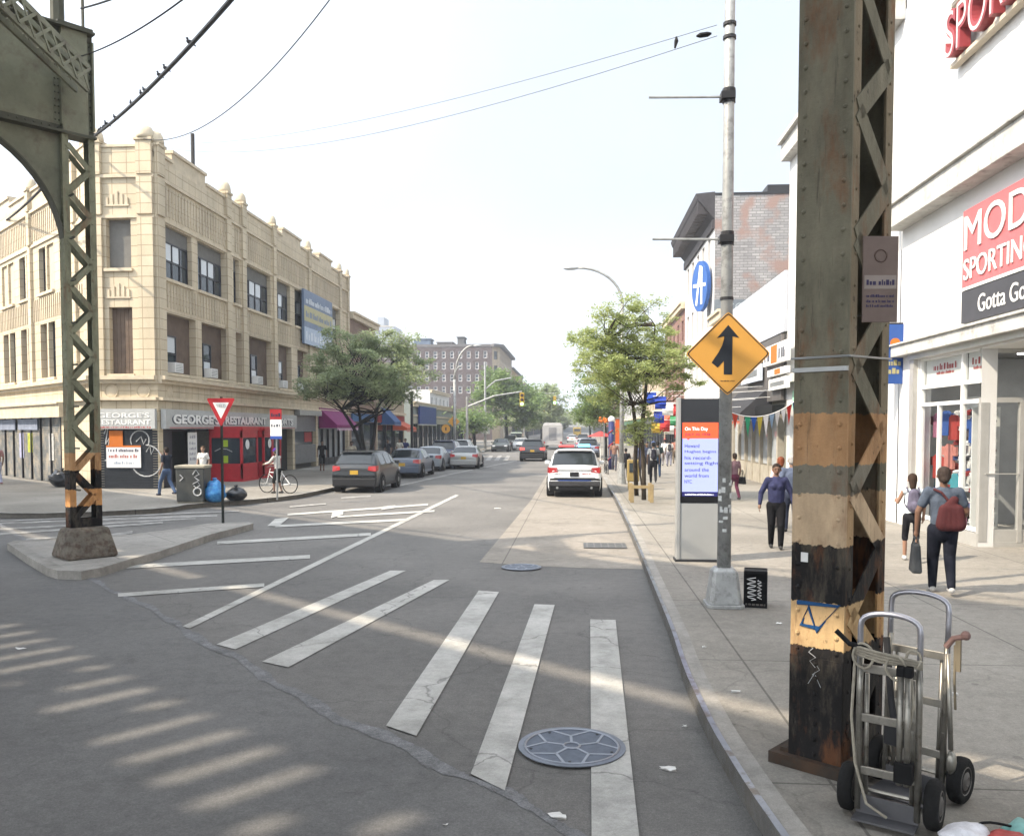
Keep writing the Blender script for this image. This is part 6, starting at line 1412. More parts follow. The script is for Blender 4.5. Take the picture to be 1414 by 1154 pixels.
b_ = G(886,694,.15); t_ = thing('tree_guard', tuple(b_), 'low yellow timber guard boards around the right tree trunks', 'tree guard')
for dx, dy in ((-.32,-.2),(.30,-.2),(-.32,.5),(.30,.5)): mb = MB(); mb.box((b_.x+dx,b_.y+dy,.46),(.12,.05,.58)); mb.build('board', TGY, t_, bevel=.01)
mb = MB(); mb.box((b_.x,b_.y+.52,.62),(.7,.04,.1)); mb.build('rail', TGY, t_)
# market stall colours beyond the trees
b_ = G(928,668,.15); q = dep(b_)/FPX
for k, (px, py, col, lab) in enumerate(((912,556,(.05,.10,.55),'blue flag'),(922,565,(.75,.74,.70),'white flag'),(937,566,(.65,.06,.06),'red flag'),(899,550,(.04,.10,.5),'small blue flag'),(910,576,(.05,.08,.42),'navy flag'),(918,588,(.65,.07,.07),'crimson flag'),(932,580,(.10,.40,.18),'green flag'),(906,590,(.75,.50,.08),'yellow flag'),(924,592,(.72,.7,.66),'cream flag'),(938,598,(.62,.08,.07),'scarlet flag'))):
    p = atd(px, py, 34+k*.7); t_ = thing('hanging_flag', tuple(p), lab+[' hanging over the pavement beyond the right tree',' hung on a line beside the kiosk'][k%2]+[', topmost row',', middle row',', lowest row'][min(2,k//4)], 'flag')
    mb = MB(); n = 5; V = []
    for i in range(n+1):
        for j in range(3): V.append((p.x+(-.22+.22*j), p.y+.05*math.sin(i*1.3+j), p.z+.25-.5*i/n))
    mb.add(V, [(i*3+j,i*3+j+1,(i+1)*3+j+1,(i+1)*3+j) for i in range(n) for j in range(2)]); mb.build('cloth', mat('flag%d'%k,col,.8), t_)
    mb = MB(); mb.tube([(p.x-.3,p.y,p.z+.26),(p.x+.3,p.y,p.z+.26)], .012, 5); mb.tube([(p.x+.3,p.y,p.z+.26),(RX,p.y,p.z+.5)], .01, 4); mb.build('cord', WHITE, t_)
# bunting
bt = thing('bunting', (5,17,2.9), 'string of coloured triangular pennants across the pavement right of the kiosk', 'bunting')
a_, z_ = atd(1002,566,15), atd(1102,550,16.3)
cols = [(.75,.30,.06),(.70,.10,.06),(.75,.55,.45),(.05,.42,.22),(.04,.14,.55),(.75,.62,.10),(.72,.72,.70),(.35,.50,.68),(.75,.75,.73),(.70,.70,.68),(.72,.05,.04),(.06,.15,.3)]
pts = [a_.lerp(z_, k/24)-Vector((0,0,.22*4*(k/24)*(1-k/24))) for k in range(25)]
mb = MB(); mb.tube(pts, .008, 5); mb.build('cord', WHITE, bt)
for k in range(12):
    p = pts[2*k]; q = pts[min(24,2*k+1)]; dv = (q-p).normalized(); ww = .17; e_ = p+dv*ww; m_ = (p+e_)/2-Vector((0,0,.38 if k in (3,5,10,6) else .28))+Vector((0,.03*((k%3)-1),0))
    mb = MB(); mb.add([tuple(p),tuple(e_),tuple(m_),tuple(p+Vector((0,.004,0))),tuple(e_+Vector((0,.004,0))),tuple(m_+Vector((0,.004,0)))],[(0,1,2),(5,4,3),(0,3,4,1),(1,4,5,2),(2,5,3,0)]); mb.build('pennant', mat('pennant%d'%k,cols[k],.7), bt)
wire(atd(990,35,11.3), atd(214,197,34), .5, .0035, 'thin upper service wire leaving the street pole towards the left')
wire(atd(990,50,11.3), atd(222,203,34.2), .7, .004, 'thin lower service wire leaving the street pole towards the left')
mb = MB(); p_ = atd(972,49,11.75); mb.tube([p_+Vector((-.1,0,-.01)),p_+Vector((-.05,0,0)),p_+Vector((.05,0,.01)),p_+Vector((.1,0,.02))], [.012,.035,.035,.012], 8); tag(mb.build('cable_insulator', WIRE), 'small black insulator on the lower service wire near the pole', 'insulator')
mb = MB(); p_ = atd(934,57,12.4); mb.tube([p_+Vector((0,0,.06)),p_,p_-Vector((.02,0,.1))], [.012,.03,.012], 8); tag(mb.build('cable_insulator', WIRE), 'small black insulator on the upper service wire, further from the pole', 'insulator')
# ================================================================ vehicles
TAIL = mat('tail lamp red',(.50,.02,.02),.25,coat=.5); TAILON = mat('brake lamp lit',(.9,.05,.04),.3,emit=1.6); LAMP = mat('head lamp',(.6,.62,.65),.15); PLY = mat('yellow plate',(.65,.40,.05),.5); TRIMB = mat('car black trim',(.02,.02,.022),.5)
def carpaint(name, c, metal=.1): return mat(name, c, .32, metal, var=.04, coat=.35)
CARG = glassmat('car glass', (.02,.025,.03), .06)
def vehicle(pos, rz, paint, kind, label, cat='car', L=4.7, W=1.85, H=1.68, belt=None, plate=None, tail=None, group=None, name='parked_car'):
    t = thing(name, tuple(pos), label, cat, rz=rz, group=group); w = W/2
    bl = lambda mb, n, m, p=t, **k: mb.build(n, m, p, world=False, **k)
    belt = belt or (1.06 if kind != 'sedan' else .95); zb = .24
    if kind == 'suv': st = [(.0,.55,belt-.12,.90,0),(.06,zb,belt-.02,.97,0),(.14,zb,belt+.03,.98,0),(.52,zb,H-.03,.99,1),(.70,zb,H,1,1),(1.55,zb,H+.0,1,1),(1.64,zb,H,1,1),(2.5,zb,H-.01,1,1),(2.6,zb,H-.02,1,1),(3.05,zb,H-.10,1,1),(L-1.0,zb,belt+.03,1,0),(L-.55,zb,belt-.05,.97,0),(L-.12,zb,belt-.22,.90,0),(L,.4,belt-.38,.80,0)]
    elif kind == 'van': st = [(.0,.45,belt,.94,0),(.05,zb,belt+.02,.98,0),(.08,zb,belt+.05,.98,0),(.22,zb,H-.04,.99,1),(.40,zb,H,1,1),(1.9,zb,H,1,1),(2.0,zb,H,1,1),(3.1,zb,H,1,1),(3.2,zb,H-.01,1,1),(3.6,zb,H-.08,1,1),(L-.8,zb,belt+.03,1,0),(L-.4,zb,belt-.1,.96,0),(L-.1,zb,belt-.3,.9,0),(L,.4,belt-.4,.8,0)]
    else: st = [(.0,.5,belt-.16,.88,0),(.06,zb,belt-.03,.95,0),(.62,zb,belt+.03,.98,0),(1.25,zb,H-.05,.99,1),(1.45,zb,H,1,1),(2.05,zb,H,1,1),(2.12,zb,H,1,1),(2.7,zb,H-.02,1,1),(2.78,zb,H-.03,1,1),(3.0,zb,H-.09,1,1),(L-1.15,zb,belt+.02,1,0),(L-.6,zb,belt-.07,.96,0),(L-.12,zb,belt-.22,.88,0),(L,.38,belt-.36,.78,0)]
    top = .74 if kind != 'van' else .84
    def ring(y, z0, zt, ws, cab):
        ww = w*ws; bz = min(belt, zt) if not cab else belt
        if cab: half = [(ww*.94,z0),(ww*.99,z0+.14),(ww,.62),(ww*.965,bz),(w*top,zt-.07),(w*top*.86,zt-.01),(w*top*.4,zt+.015)]
        else: half = [(ww*.94,z0),(ww*.99,min(z0+.14,zt-.2)),(ww,min(.62,zt-.15)),(ww*.955,zt-.08),(ww*.86,zt-.015),(ww*.7,zt),(ww*.35,zt+.015)]
        return [(-x,y,z) for x, z in half]+[(x,y,z) for x, z in half[::-1]]
    rings = [ring(*s) for s in st]; n = len(rings[0]); mb = MB()
    V = [p for r_ in rings for p in r_]; F = []; q = lambda i, j: (i*n+j, (i+1)*n+j, (i+1)*n+j+1, i*n+j+1)
    for i in range(len(rings)-1):
        for j in range(n-1): F.append(q(i,j))
    F.append(list(range(n))); F.append([(len(rings)-1)*n+j for j in range(n-1,-1,-1)]); mb.add(V, F)
    bd = bl(mb, 'body', paint, autosm=True)
    def glass(cells, nm, off=.008, ins=.06):
        mb = MB()
        for i, j in cells:
            P = [Vector(V[k]) for k in q(i,j)]; nr = (P[1]-P[0]).cross(P[3]-P[0]).normalized()
            c = sum(P, Vector())/4
            if nr.dot(c-Vector((0,c.y,.9))) < 0: nr = -nr
            mb.add([tuple(p+nr*off+(c-p)*ins) for p in P], [(0,1,2,3)])
        return bl(mb, nm, CARG)
    for side, j in ((0,3),(1,n-5)):
        for i in (4,6,8): glass([(i,j)], 'side_window', ins=.09)
    def big(i, nm):                              # one pane spanning the middle columns
        mb = MB(); A = [Vector(V[i*n+j]) for j in range(4, n-4)]; Bq = [Vector(V[(i+1)*n+j]) for j in range(4, n-4)]
        lo = [a.lerp(b_, .06) for a, b_ in zip(A, Bq)]; hi = [a.lerp(b_, .93) for a, b_ in zip(A, Bq)]; m_ = len(lo)
        d_ = (Bq[m_//2]-A[m_//2]); nr = Vector((0,-d_.z,d_.y)).normalized()
        if nr.z < 0: nr = -nr
        mb.add([tuple(p+nr*.012) for p in lo+hi], [(k,k+1,m_+k+1,m_+k) for k in range(m_-1)]); bl(mb, nm, CARG)
    big(2, 'rear_window'); big(9, 'windscreen')
    # lower trim, lights, plate, wheels
    mb = MB(); mb.box((0,.03,.42),(W*.93,.16,.30)); mb.box((0,L-.06,.42),(W*.86,.16,.26)); [mb.box((s_*w*.985,L/2,.28),(.05,L-1.2,.12)) for s_ in (-1,1)]; bl(mb, 'lower_trim', TRIMB if kind != 'sedan' else paint, bevel=.03)
    tm = tail or TAIL
    for s_ in (-1,1):
        mb = MB(); tz = belt-.10; mb.hexa([(s_*w*.93-.0,-.0,tz-.12),(s_*w*.60,-.02,tz-.07),(s_*w*.60,.10,tz-.07),(s_*w*.99,.22,tz-.10)][::s_ if s_ > 0 else 1], [(s_*w*.93,.03,tz+.09),(s_*w*.62,.015,tz+.08),(s_*w*.62,.10,tz+.08),(s_*w*.99,.26,tz+.10)][::1]); bl(mb, 'tail_light', tm)
        mb = MB(); mb.box((s_*w*.70,L-.13,belt-.30),(.36,.22,.14)); bl(mb, 'headlight', LAMP, bevel=.04)
        mb = MB(); mb.box((s_*(w+.09),3.0 if kind != 'sedan' else 2.9,belt+.06),(.2,.1,.14)); bl(mb, 'wing_mirror', paint if kind != 'van' else TRIMB, bevel=.04)
    mb = MB(); mb.box((0,-.012,belt-.26),(.32,.02,.16)); bl(mb, 'number_plate', plate or PLY)
    mb = MB(); mb.box((0,L+.0,.55),(W*.5,.04,.2)); bl(mb, 'grille', TRIMB)
    for yw in (.86, L-.92):
        for s_ in (-1,1):
            rw = .35; M_ = Matrix.Rotation(PI/2,4,'Y'); cx_ = s_*(w-.10)
            mb = MB(); mb.lathe((s_*(w-.115),yw,rw), [(rw+.075,-.125),(rw+.075,.125)], 20, M_); wa = bl(mb, 'wheel_arch', TRIMB)
            mb = MB(); mb.lathe((cx_+s_*.03,yw,rw), [(rw*.62,-.10),(rw*.95,-.11),(rw,-.07),(rw,.07),(rw*.95,.11),(rw*.62,.10)], 22, M_); wl = bl(mb, 'wheel', RUBBER, smooth=True)
            mb = MB(); mb.lathe((cx_+s_*.03,yw,rw), [(.05,-.112),(rw*.55,-.085),(rw*.63,-.105),(rw*.63,.105),(rw*.55,.085),(.05,.112)], 14, M_); bl(mb, 'rim', GREYM, wl)
    if kind in ('suv',):
        mb = MB(); mb.box((0,.50,H-.015),(W*.66,.24,.04)); bl(mb, 'spoiler', paint, bevel=.012)
        mb = MB(); [mb.tube([(s_*w*.68,.8,H+.03),(s_*w*.68,2.7,H+.02)], .018, 6) for s_ in (-1,1)]; bl(mb, 'roof_rails', TRIMB)
    mb = MB(); mb.box((0,L/2,.3),(W*.8,L*.86,.2)); bl(mb, 'underbody', TRIMB)
    return t, bl
def carpos(px, py): p = G(px, py); return Vector((p.x, p.y, .01))
# police SUV
PW = carpaint('patrol white',(.74,.75,.76),.0)
pv, bl = vehicle(carpos(793,687), R(0), PW, 'suv', 'white police patrol SUV with red and blue roof lights parked at the right kerb', 'police car', L=5.0, W=1.98, H=1.72, belt=1.10, plate=TRIMB, name='patrol_car')
mb = MB(); mb.box((0,1.5,1.78),(1.25,.28,.05)); bl(mb, 'light_bar', TRIMB, bevel=.01)
mb = MB(); mb.box((-.30,1.5,1.84),(.58,.26,.09)); bl(mb, 'red_beacon', mat('beacon red',(.7,.08,.08),.3,emit=.3), bevel=.02)
mb = MB(); mb.box((.36,1.5,1.85),(.46,.26,.12)); bl(mb, 'blue_beacon', mat('beacon blue',(.12,.35,1.0),.3,emit=2.2), bevel=.02)
mb = MB(); [mb.box((s_*.26,.28,1.30),(.15,.02,.07)) for s_ in (-1,1)]; bl(mb, 'window_beacon', mat('beacon blue pale',(.3,.5,1.0),.3,emit=2.5))
mb = MB(); scribble(mb, Matrix(((1,0,0,-.72),(0,0,-1,-.004),(0,1,0,.83),(0,0,0,1))), .26, .04, 5); bl(mb, 'tailgate_lettering', NAVY)
mb = MB(); scribble(mb, Matrix(((1,0,0,.28),(0,0,-1,-.004),(0,1,0,.83),(0,0,0,1))), .34, .05, 6); bl(mb, 'red_lettering', REDL)
mb = MB(); mb.box((0,-.006,.99),(1.3,.02,.035)); mb.box((0,-.012,.72),(1.5,.02,.02)); bl(mb, 'tailgate_trim', GREYM)
mb = MB(); [mb.box((s_*.986,2.6,z_),(.012,3.2,.05)) for s_ in (-1,1) for z_ in (.78,.88)]; mb.box((0,-.012,.62),(1.2,.012,.03)); bl(mb, 'blue_stripe', mat('patrol blue',(.03,.10,.45),.4))
mb = MB(); mb.box((0,-.06,.50),(1.86,.16,.18)); bl(mb, 'rear_bumper', mat('dark grey bumper',(.06,.06,.065),.6), bevel=.03)
mb = MB(); [mb.tube([(s_*.62,-.12,.36),(s_*.62,.1,.36)], .045, 10) for s_ in (-1,1)]; bl(mb, 'exhaust', GREYM)
# others: px of rear axle centre on the ground, label
vehicle(carpos(489,681), R(-1), carpaint('graphite paint',(.016,.019,.022)), 'suv', 'dark graphite SUV with orange plate, nearest of the cars at the left kerb', L=4.5, W=1.84, H=1.60)
vehicle(Vector((-8.75,42.6,.01)), 0, carpaint('slate blue paint',(.10,.13,.19)), 'sedan', 'slate blue saloon parked ahead of the graphite SUV', L=4.8, W=1.85, H=1.46)
vehicle(Vector((-8.75,49.6,.01)), 0, carpaint('pewter paint',(.28,.31,.34)), 'sedan', 'pewter grey saloon parked behind a navy SUV on the left', L=4.6, W=1.78, H=1.42)
vehicle(Vector((-8.8,56.0,.01)), 0, carpaint('navy paint',(.03,.05,.13)), 'suv', 'navy blue SUV parked furthest along the left kerb before the crossing', L=4.7, W=1.88, H=1.70)
vehicle(Vector((-8.8,63.5,.01)), 0, carpaint('white paint car',(.62,.64,.66),0), 'suv', 'white SUV roof showing beyond the navy one', L=4.6, W=1.84, H=1.66)
sp_ = G(640,648); vehicle(Vector((sp_.x,sp_.y,.01)), R(1.5), carpaint('silver paint',(.36,.36,.35),.5), 'sedan', 'silver saloon driving away beside the parked cars', L=4.6, W=1.78, H=1.40, tail=TAIL, name='moving_car')
sp_ = G(735,637); vehicle(Vector((sp_.x,sp_.y,.01)), R(0), carpaint('black paint',(.02,.02,.024)), 'suv', 'black SUV with glowing red brake lights in the middle of the street', L=4.7, W=1.95, H=1.66, tail=TAILON, name='moving_car')
for px, py, rz, c, k, lab, nm in ((690,624,180,(.05,.06,.06),'sedan','dark green-black car facing us beyond the far crossing','moving_car'),(718,622,180,(.45,.46,.47),'sedan','pale grey car facing us to the left of the black SUV','moving_car'),(712,617,180,(.35,.42,.34),'van','pale green van facing us behind the oncoming cars','van'),
      (703,619,180,(.06,.06,.07),'suv','dark SUV facing us behind the green-black car','moving_car'),(812,634,0,(.25,.30,.42),'suv','blue-grey SUV parked ahead of the patrol car','parked_car'),(806,623,0,(.5,.5,.5),'sedan','light grey car parked further up the right kerb','parked_car'),
      (805,615,0,(.05,.05,.06),'suv','dark SUV parked far up the right kerb','parked_car'),(790,611,0,(.55,.56,.57),'sedan','whitish car driving far ahead beside the truck','moving_car')):
    p = G(px, py); lift = 4.6 if rz else 0
    vehicle(Vector((p.x, p.y+lift, .01)), R(rz), carpaint('paint%d%d'%(px,py), c), k, lab, 'van' if k == 'van' else 'car', H=2.0 if k == 'van' else (1.68 if k == 'suv' else 1.42), name=nm)
# box truck, rear view
p = G(763,621); tk = thing('box_truck', (p.x,p.y,.01), 'white box truck seen from behind in the far lane', 'truck'); bl = lambda mb, n, m, q=tk, **k: mb.build(n, m, q, world=False, **k)
TWH = mat('truck grey white',(.36,.355,.35),.6,var=.12,scale=2)
mb = MB(); mb.hexa([(-1.2,0,.7),(1.2,0,.7),(1.2,5,.7),(-1.2,5,.7)],[(-1.2,0,2.8),(1.2,0,2.8),(1.2,5,2.8),(-1.2,5,2.8)]); mb.hexa([(-1.2,0,2.8),(1.2,0,2.8),(1.2,5,2.8),(-1.2,5,2.8)],[(-.95,.1,3.2),(.95,.1,3.2),(.95,4.9,3.2),(-.95,4.9,3.2)]); bl(mb, 'cargo_box', TWH, bevel=.05)
mb = MB(); mb.box((0,-.02,1.9),(.9,.04,1.5)); mb.box((0,-.05,2.0),(.5,.04,.9)); bl(mb, 'rear_door', mat('truck grey',(.25,.25,.26),.6))
mb = MB(); mb.box((0,6,1.3),(2.1,1.8,1.7)); mb.box((0,-.05,.6),(2.3,.2,.2)); bl(mb, 'cab', TWH, bevel=.1)
for s_ in (-1,1):
    mb = MB(); mb.box((s_*1.0,-.06,.85),(.2,.06,.25)); bl(mb, 'tail_light', TAIL)
    for yw in (1.0,5.8): mb = MB(); mb.lathe((s_*.98,yw,.46), [(.46,-.13),(.46,.13)], 16, Matrix.Rotation(PI/2,4,'Y')); bl(mb, 'wheel', RUBBER)
p = G(797,603.5); bs = thing('school_bus', (p.x,p.y,.01), 'yellow bus far down the street', 'bus'); bl = lambda mb, n, m, q=bs, **k: mb.build(n, m, q, world=False, **k)
mb = MB(); mb.box((0,5,1.7),(2.4,10,2.4)); bl(mb, 'body', SIGY, bevel=.25); mb = MB(); mb.box((0,-.02,2.1),(1.8,.06,.8)); bl(mb, 'rear_window', CARG); mb = MB(); [mb.box((s_*.95,y_,.45),(.3,.9,.9)) for s_ in (-1,1) for y_ in (1.5,8)]; bl(mb, 'wheels', RUBBER, bevel=.2)
# bicycles
def bicycle(pos, rz, label, frame=DARK):
    t = thing('bicycle', tuple(pos), label, 'bicycle', rz=rz); bl = lambda mb, n, m, q=t, **k: mb.build(n, m, q, world=False, **k)
    for y in (-.52,.52):
        mb = MB(); mb.tube([(0,y+math.cos(2*PI*i/24)*.33,.34+math.sin(2*PI*i/24)*.33) for i in range(25)], .018, 6, False); wl = bl(mb, 'wheel', RUBBER)
        mb = MB(); [mb.tube([(0,y,.34),(0,y+math.cos(2*PI*i/10)*.32,.34+math.sin(2*PI*i/10)*.32)], .003, 3) for i in range(10)]; mb.tube([(-.04,y,.34),(.04,y,.34)], .02, 6); bl(mb, 'spokes', GREYM, wl)
    mb = MB(); A_, S_, Hd, BBk = (0,-.52,.34), (0,-.18,.82), (0,.36,.80), (0,-.05,.30)
    for a, b_ in ((A_,(0,-.15,.76)),(A_,BBk),(BBk,S_),(BBk,(0,.39,.68)),((0,-.16,.74),(0,.37,.76)),((0,.34,.90),(0,.52,.34))): mb.tube([a,b_], .016, 6)
    bl(mb, 'frame', frame)
    mb = MB(); mb.tube([(-.28,.28,.96),(-.1,.34,.98),(.1,.34,.98),(.28,.28,.96)], .013, 6); bl(mb, 'handlebar', GREYM)
    mb = MB(); mb.sph((0,-.20,.88), .12, 8, 5, (.6,1.1,.3)); bl(mb, 'saddle', BLACK)
    mb = MB(); mb.tube([(-.14,-.05,.16),(0,-.05,.30),(.14,-.05,.44)], .012, 5); bl(mb, 'pedals', GREYM); return t
bp = G(383,681,.15); bicycle(bp+Vector((0,.1,0)), R(72), 'dark bicycle ridden by the person in the purple cap', WHITE)
bicycle(G(837,658,0), R(5), 'bicycle parked at the kerb just right of the patrol car')
# ================================================================ people
def capsule(mb, p0, r0, p1, r1, sq=1.0, n=12, m=4):
    p0, p1 = Vector(p0), Vector(p1); d = p1-p0; L_ = max(d.length,1e-4); d = d/L_
    a = d.orthogonal().normalized() if abs(d.z) < .95 else Vector((1,0,0)); a = (a-d*a.dot(d)).normalized(); c = d.cross(a)
    rows = []
    for i in range(m+1): t = PI/2*i/m; rows.append((-math.cos(t)*r0, math.sin(t)*r0))
    for i in range(m+1): t = PI/2*i/m; rows.append((L_+math.sin(t)*r1, math.cos(t)*r1))
    V = []; 
    for h, r in rows:
        for j in range(n):
            q = 2*PI*j/n; o = (a*math.cos(q)+c*math.sin(q))*max(r,1e-4)
            if sq != 1: o.y *= sq
            V.append(tuple(p0+d*h+o))
    k = len(rows); F = [(i*n+j,i*n+(j+1)%n,(i+1)*n+(j+1)%n,(i+1)*n+j) for i in range(k-1) for j in range(n)]
    F += [list(range(n-1,-1,-1)), list(range((k-1)*n,k*n))]; mb.add(V, F)
def remesh(mb, voxel, parent, name, m, sm=2):
    me = bpy.data.meshes.new('tmp'); me.from_pydata(mb.v, [], mb.f); o = bpy.data.objects.new('tmp', me); C.objects.link(o)
    r_ = o.modifiers.new('r','REMESH'); r_.mode = 'VOXEL'; r_.voxel_size = voxel; s_ = o.modifiers.new('s','SMOOTH'); s_.factor = .5; s_.iterations = sm
    dg_ = bpy.context.evaluated_depsgraph_get(); me2 = bpy.data.meshes.new_from_object(o.evaluated_get(dg_)); bpy.data.objects.remove(o, do_unlink=True)
    me2.name = name; me2.materials.clear(); me2.materials.append(m)
    for p in me2.polygons: p.use_smooth = True
    q = bpy.data.objects.new(name, me2); C.objects.link(q); q.parent = parent; return q
def person(pos, rz, label, h=1.72, build=1.0, skin=(.28,.15,.09), top=(.1,.1,.1), bottom=(.05,.05,.06), shoes=(.05,.05,.05), hair=(.02,.015,.01), hairlen=0, stride=.25, armL=None, armR=None, sleeve='short', legs='long', cap=None, backpack=None, lean=0, vox=.016, fem=False, group=None, face=False, bendL=0):
    """local frame: faces +Y, x to its right"""
    t = thing('person', tuple(pos), label, 'person', rz=rz, group=group); s = h/1.75; bw = build; Z = lambda v: v*s
    hipx, shx = .095*s*(.9+.1*bw), (.185 if not fem else .165)*s*(.75+.25*bw)
    yl = lean
    fL, fR = Vector((-hipx*.9, stride*s, Z(.085))), Vector((hipx*.9, -stride*s, Z(.085)+(.05 if stride > .15 else 0)))
    hL, hR = Vector((-hipx,0,Z(.90)-.02*stride)), Vector((hipx,0,Z(.90)-.02*stride))
    kL = (fL+hL)/2+Vector((0,.05+.1*stride,.0)); kR = (fR+hR)/2+Vector((0,.06+.2*stride,.02))
    waist = Vector((0,0,Z(1.06))); chest = Vector((0,yl*.5,Z(1.30))); neck = Vector((0,yl*.8,Z(1.50))); head = Vector((0,yl+.02,Z(1.635)))
    sL, sR = Vector((-shx,yl*.6,Z(1.42))), Vector((shx,yl*.6,Z(1.42)))
    def arm(sh, spec, side):
        if spec is None: spec = ((side*.07, .02*side*(1 if stride else 0)-.03, -.28), (side*.0, .10, -.25))
        e = sh+Vector(spec[0])*s; w_ = e+Vector(spec[1])*s; return e, w_
    eL, wL = arm(sL, armL, -1); eR, wR = arm(sR, armR, 1)
    mb = MB(); c_ = capsule; b_ = bw
    c_(mb, hL, .082*s*b_, kL, .055*s*b_); c_(mb, kL, .056*s*b_, fL, .036*s); c_(mb, hR, .082*s*b_, kR, .055*s*b_); c_(mb, kR, .056*s*b_, fR, .036*s)
    c_(mb, (0,0,Z(.93)), .135*s*b_, waist, .115*s*b_, .75); c_(mb, waist, .115*s*b_, chest, .145*s*b_, .70); c_(mb, sL*.8+chest*.2, .06*s*b_, sR*.8+chest*.2, .06*s*b_)
    c_(mb, neck-Vector((0,0,.08)), .055*s, neck+Vector((0,0,.04*s)), .047*s)
    c_(mb, head+Vector((0,0,.025*s)), .082*s, head+Vector((0,.012*s,-.045*s)), .062*s); c_(mb, head+Vector((0,.085*s,-.005*s)), .012*s, head+Vector((0,.098*s,-.022*s)), .015*s)
    for q in (-1,1): c_(mb, head+Vector((q*.082*s,0,.01)), .014*s, head+Vector((q*.084*s,-.005,-.02)), .012*s)
    for sh, e, w_, q in ((sL,eL,wL,-1),(sR,eR,wR,1)):
        c_(mb, sh, .052*s*b_, e, .040*s*b_); c_(mb, e, .040*s*b_, w_, .028*s)
        d = (w_-e).normalized(); fwd = Vector((0,1,0)); fwd = (fwd-d*fwd.dot(d)); fwd = fwd.normalized() if fwd.length > .1 else Vector((q,0,0)); inn = d.cross(fwd).normalized()*(-q)
        palm = w_+d*.055*s; c_(mb, w_, .026*s, palm, .034*s)
        for k in range(4):
            off = fwd*(.027-.018*k)*s; L_ = (.070,.078,.072,.055)[k]*s; k0 = palm+off+d*.02*s; k1 = k0+d*L_*.55; k2 = k1+(d+inn*(.5+.1*k)).normalized()*L_*.55
            c_(mb, k0, .0095*s, k1, .009*s, n=8, m=3); c_(mb, k1, .009*s, k2, .0075*s, n=8, m=3)
        th = w_+d*.02*s+fwd*.022*s; t1 = th+(fwd*.8+d).normalized()*.038*s; c_(mb, th, .012*s, t1, .0105*s, n=8, m=3); c_(mb, t1, .0105*s, t1+(d+inn*.3).normalized()*.03*s, .009*s, n=8, m=3)
    SK = mat('skin %.2f'%skin[0], skin, .55, var=.06)
    remesh(mb, vox*.62 if vox < .014 else vox*.8, t, 'body', SK, 1)
    def cm(c, k): return mat('%s %.2f %.2f %.2f'%(k,*c), c, .85, var=.32, scale=7, bump=1.0, bscale=9)
    mb = MB(); g = .016*s
    c_(mb, sL*.85+chest*.15, .062*s*b_+g*.4, sR*.85+chest*.15, .062*s*b_+g*.4); c_(mb, chest, .145*s*b_+g, (0,0,Z(.98)), .128*s*b_+g, .74); c_(mb, chest+Vector((0,0,.06)), .12*s*b_+g*.6, waist, .115*s*b_+g, .74); c_(mb, neck-Vector((0,0,.09*s)), .07*s, neck-Vector((0,0,.05*s)), .055*s)
    if fem and bw > .9: [c_(mb, chest+Vector((q*.065*s,.085*s*b_,-.01)), .05*s*b_, chest+Vector((q*.05*s,.08*s*b_,-.03)), .05*s*b_) for q in (-1,1)]
    for sh, e, w_ in ((sL,eL,wL),(sR,eR,wR)):
        if sleeve == 'long': c_(mb, sh, .058*s*b_+g*.3, e, .047*s*b_+g*.3); c_(mb, e, .047*s*b_+g*.3, e.lerp(w_,.93), .036*s+g*.2)
        elif sleeve == 'short': c_(mb, sh, .058*s*b_+g*.4, sh.lerp(e,.62), .052*s*b_+g*.5)
        else: c_(mb, sh, .050*s*b_+g*.3, sh.lerp(e,.05), .05*s*b_)
    remesh(mb, vox, t, 'shirt', cm(top,'shirt'), 2)
    mb = MB(); c_(mb, (0,0,Z(.99)), .122*s*b_+g*.5, (0,-.01,Z(.90)), .135*s*b_+g*.6, .8)
    for hh, k, f in ((hL,kL,fL),(hR,kR,fR)):
        c_(mb, hh, .085*s*b_+g*.6, k, .060*s*b_+g*.7)
        if legs == 'long': c_(mb, k, .060*s*b_+g*.7, f+Vector((0,0,.0)), .046*s+g*.5)
        else: c_(mb, k, .062*s*b_+g*.7, k+(f-k)*.12, .060*s*b_+g*.7)
    remesh(mb, vox, t, 'trousers' if legs == 'long' else 'shorts', cm(bottom,'legs'), 1)
    for f in (fL, fR):
        mb = MB(); c_(mb, f+Vector((0,-.035*s,-.04*s)), .042*s, f+Vector((0,.12*s,-.05*s)), .034*s); c_(mb, f, .042*s, f+Vector((0,0,-.04*s)), .045*s)
        remesh(mb, max(.012,vox*.8), t, 'shoe', cm(shoes,'shoe'), 1)
    HM = mat('hair %.2f %.2f'%(hair[0],hair[1]), hair, .7, var=.3, scale=20)
    mb = MB(); c_(mb, head+Vector((0,-.018*s,.045*s)), .092*s, head+Vector((0,-.035*s,-.01*s)), .082*s)
    if hairlen: c_(mb, head+Vector((0,-.05*s,0)), .085*s, head+Vector((0,-.075*s,-hairlen*s)), .06*s, .8); 
    remesh(mb, vox*.8, t, 'hair', HM, 1)
    if cap:
        mb = MB(); c_(mb, head+Vector((0,0,.065*s)), .094*s, head+Vector((0,0,.05*s)), .096*s); c_(mb, head+Vector((0,.09*s,.05*s)), .03*s, head+Vector((0,.15*s,.045*s)), .02*s, 1); remesh(mb, vox, t, 'cap', cm(cap,'cap'), 1)
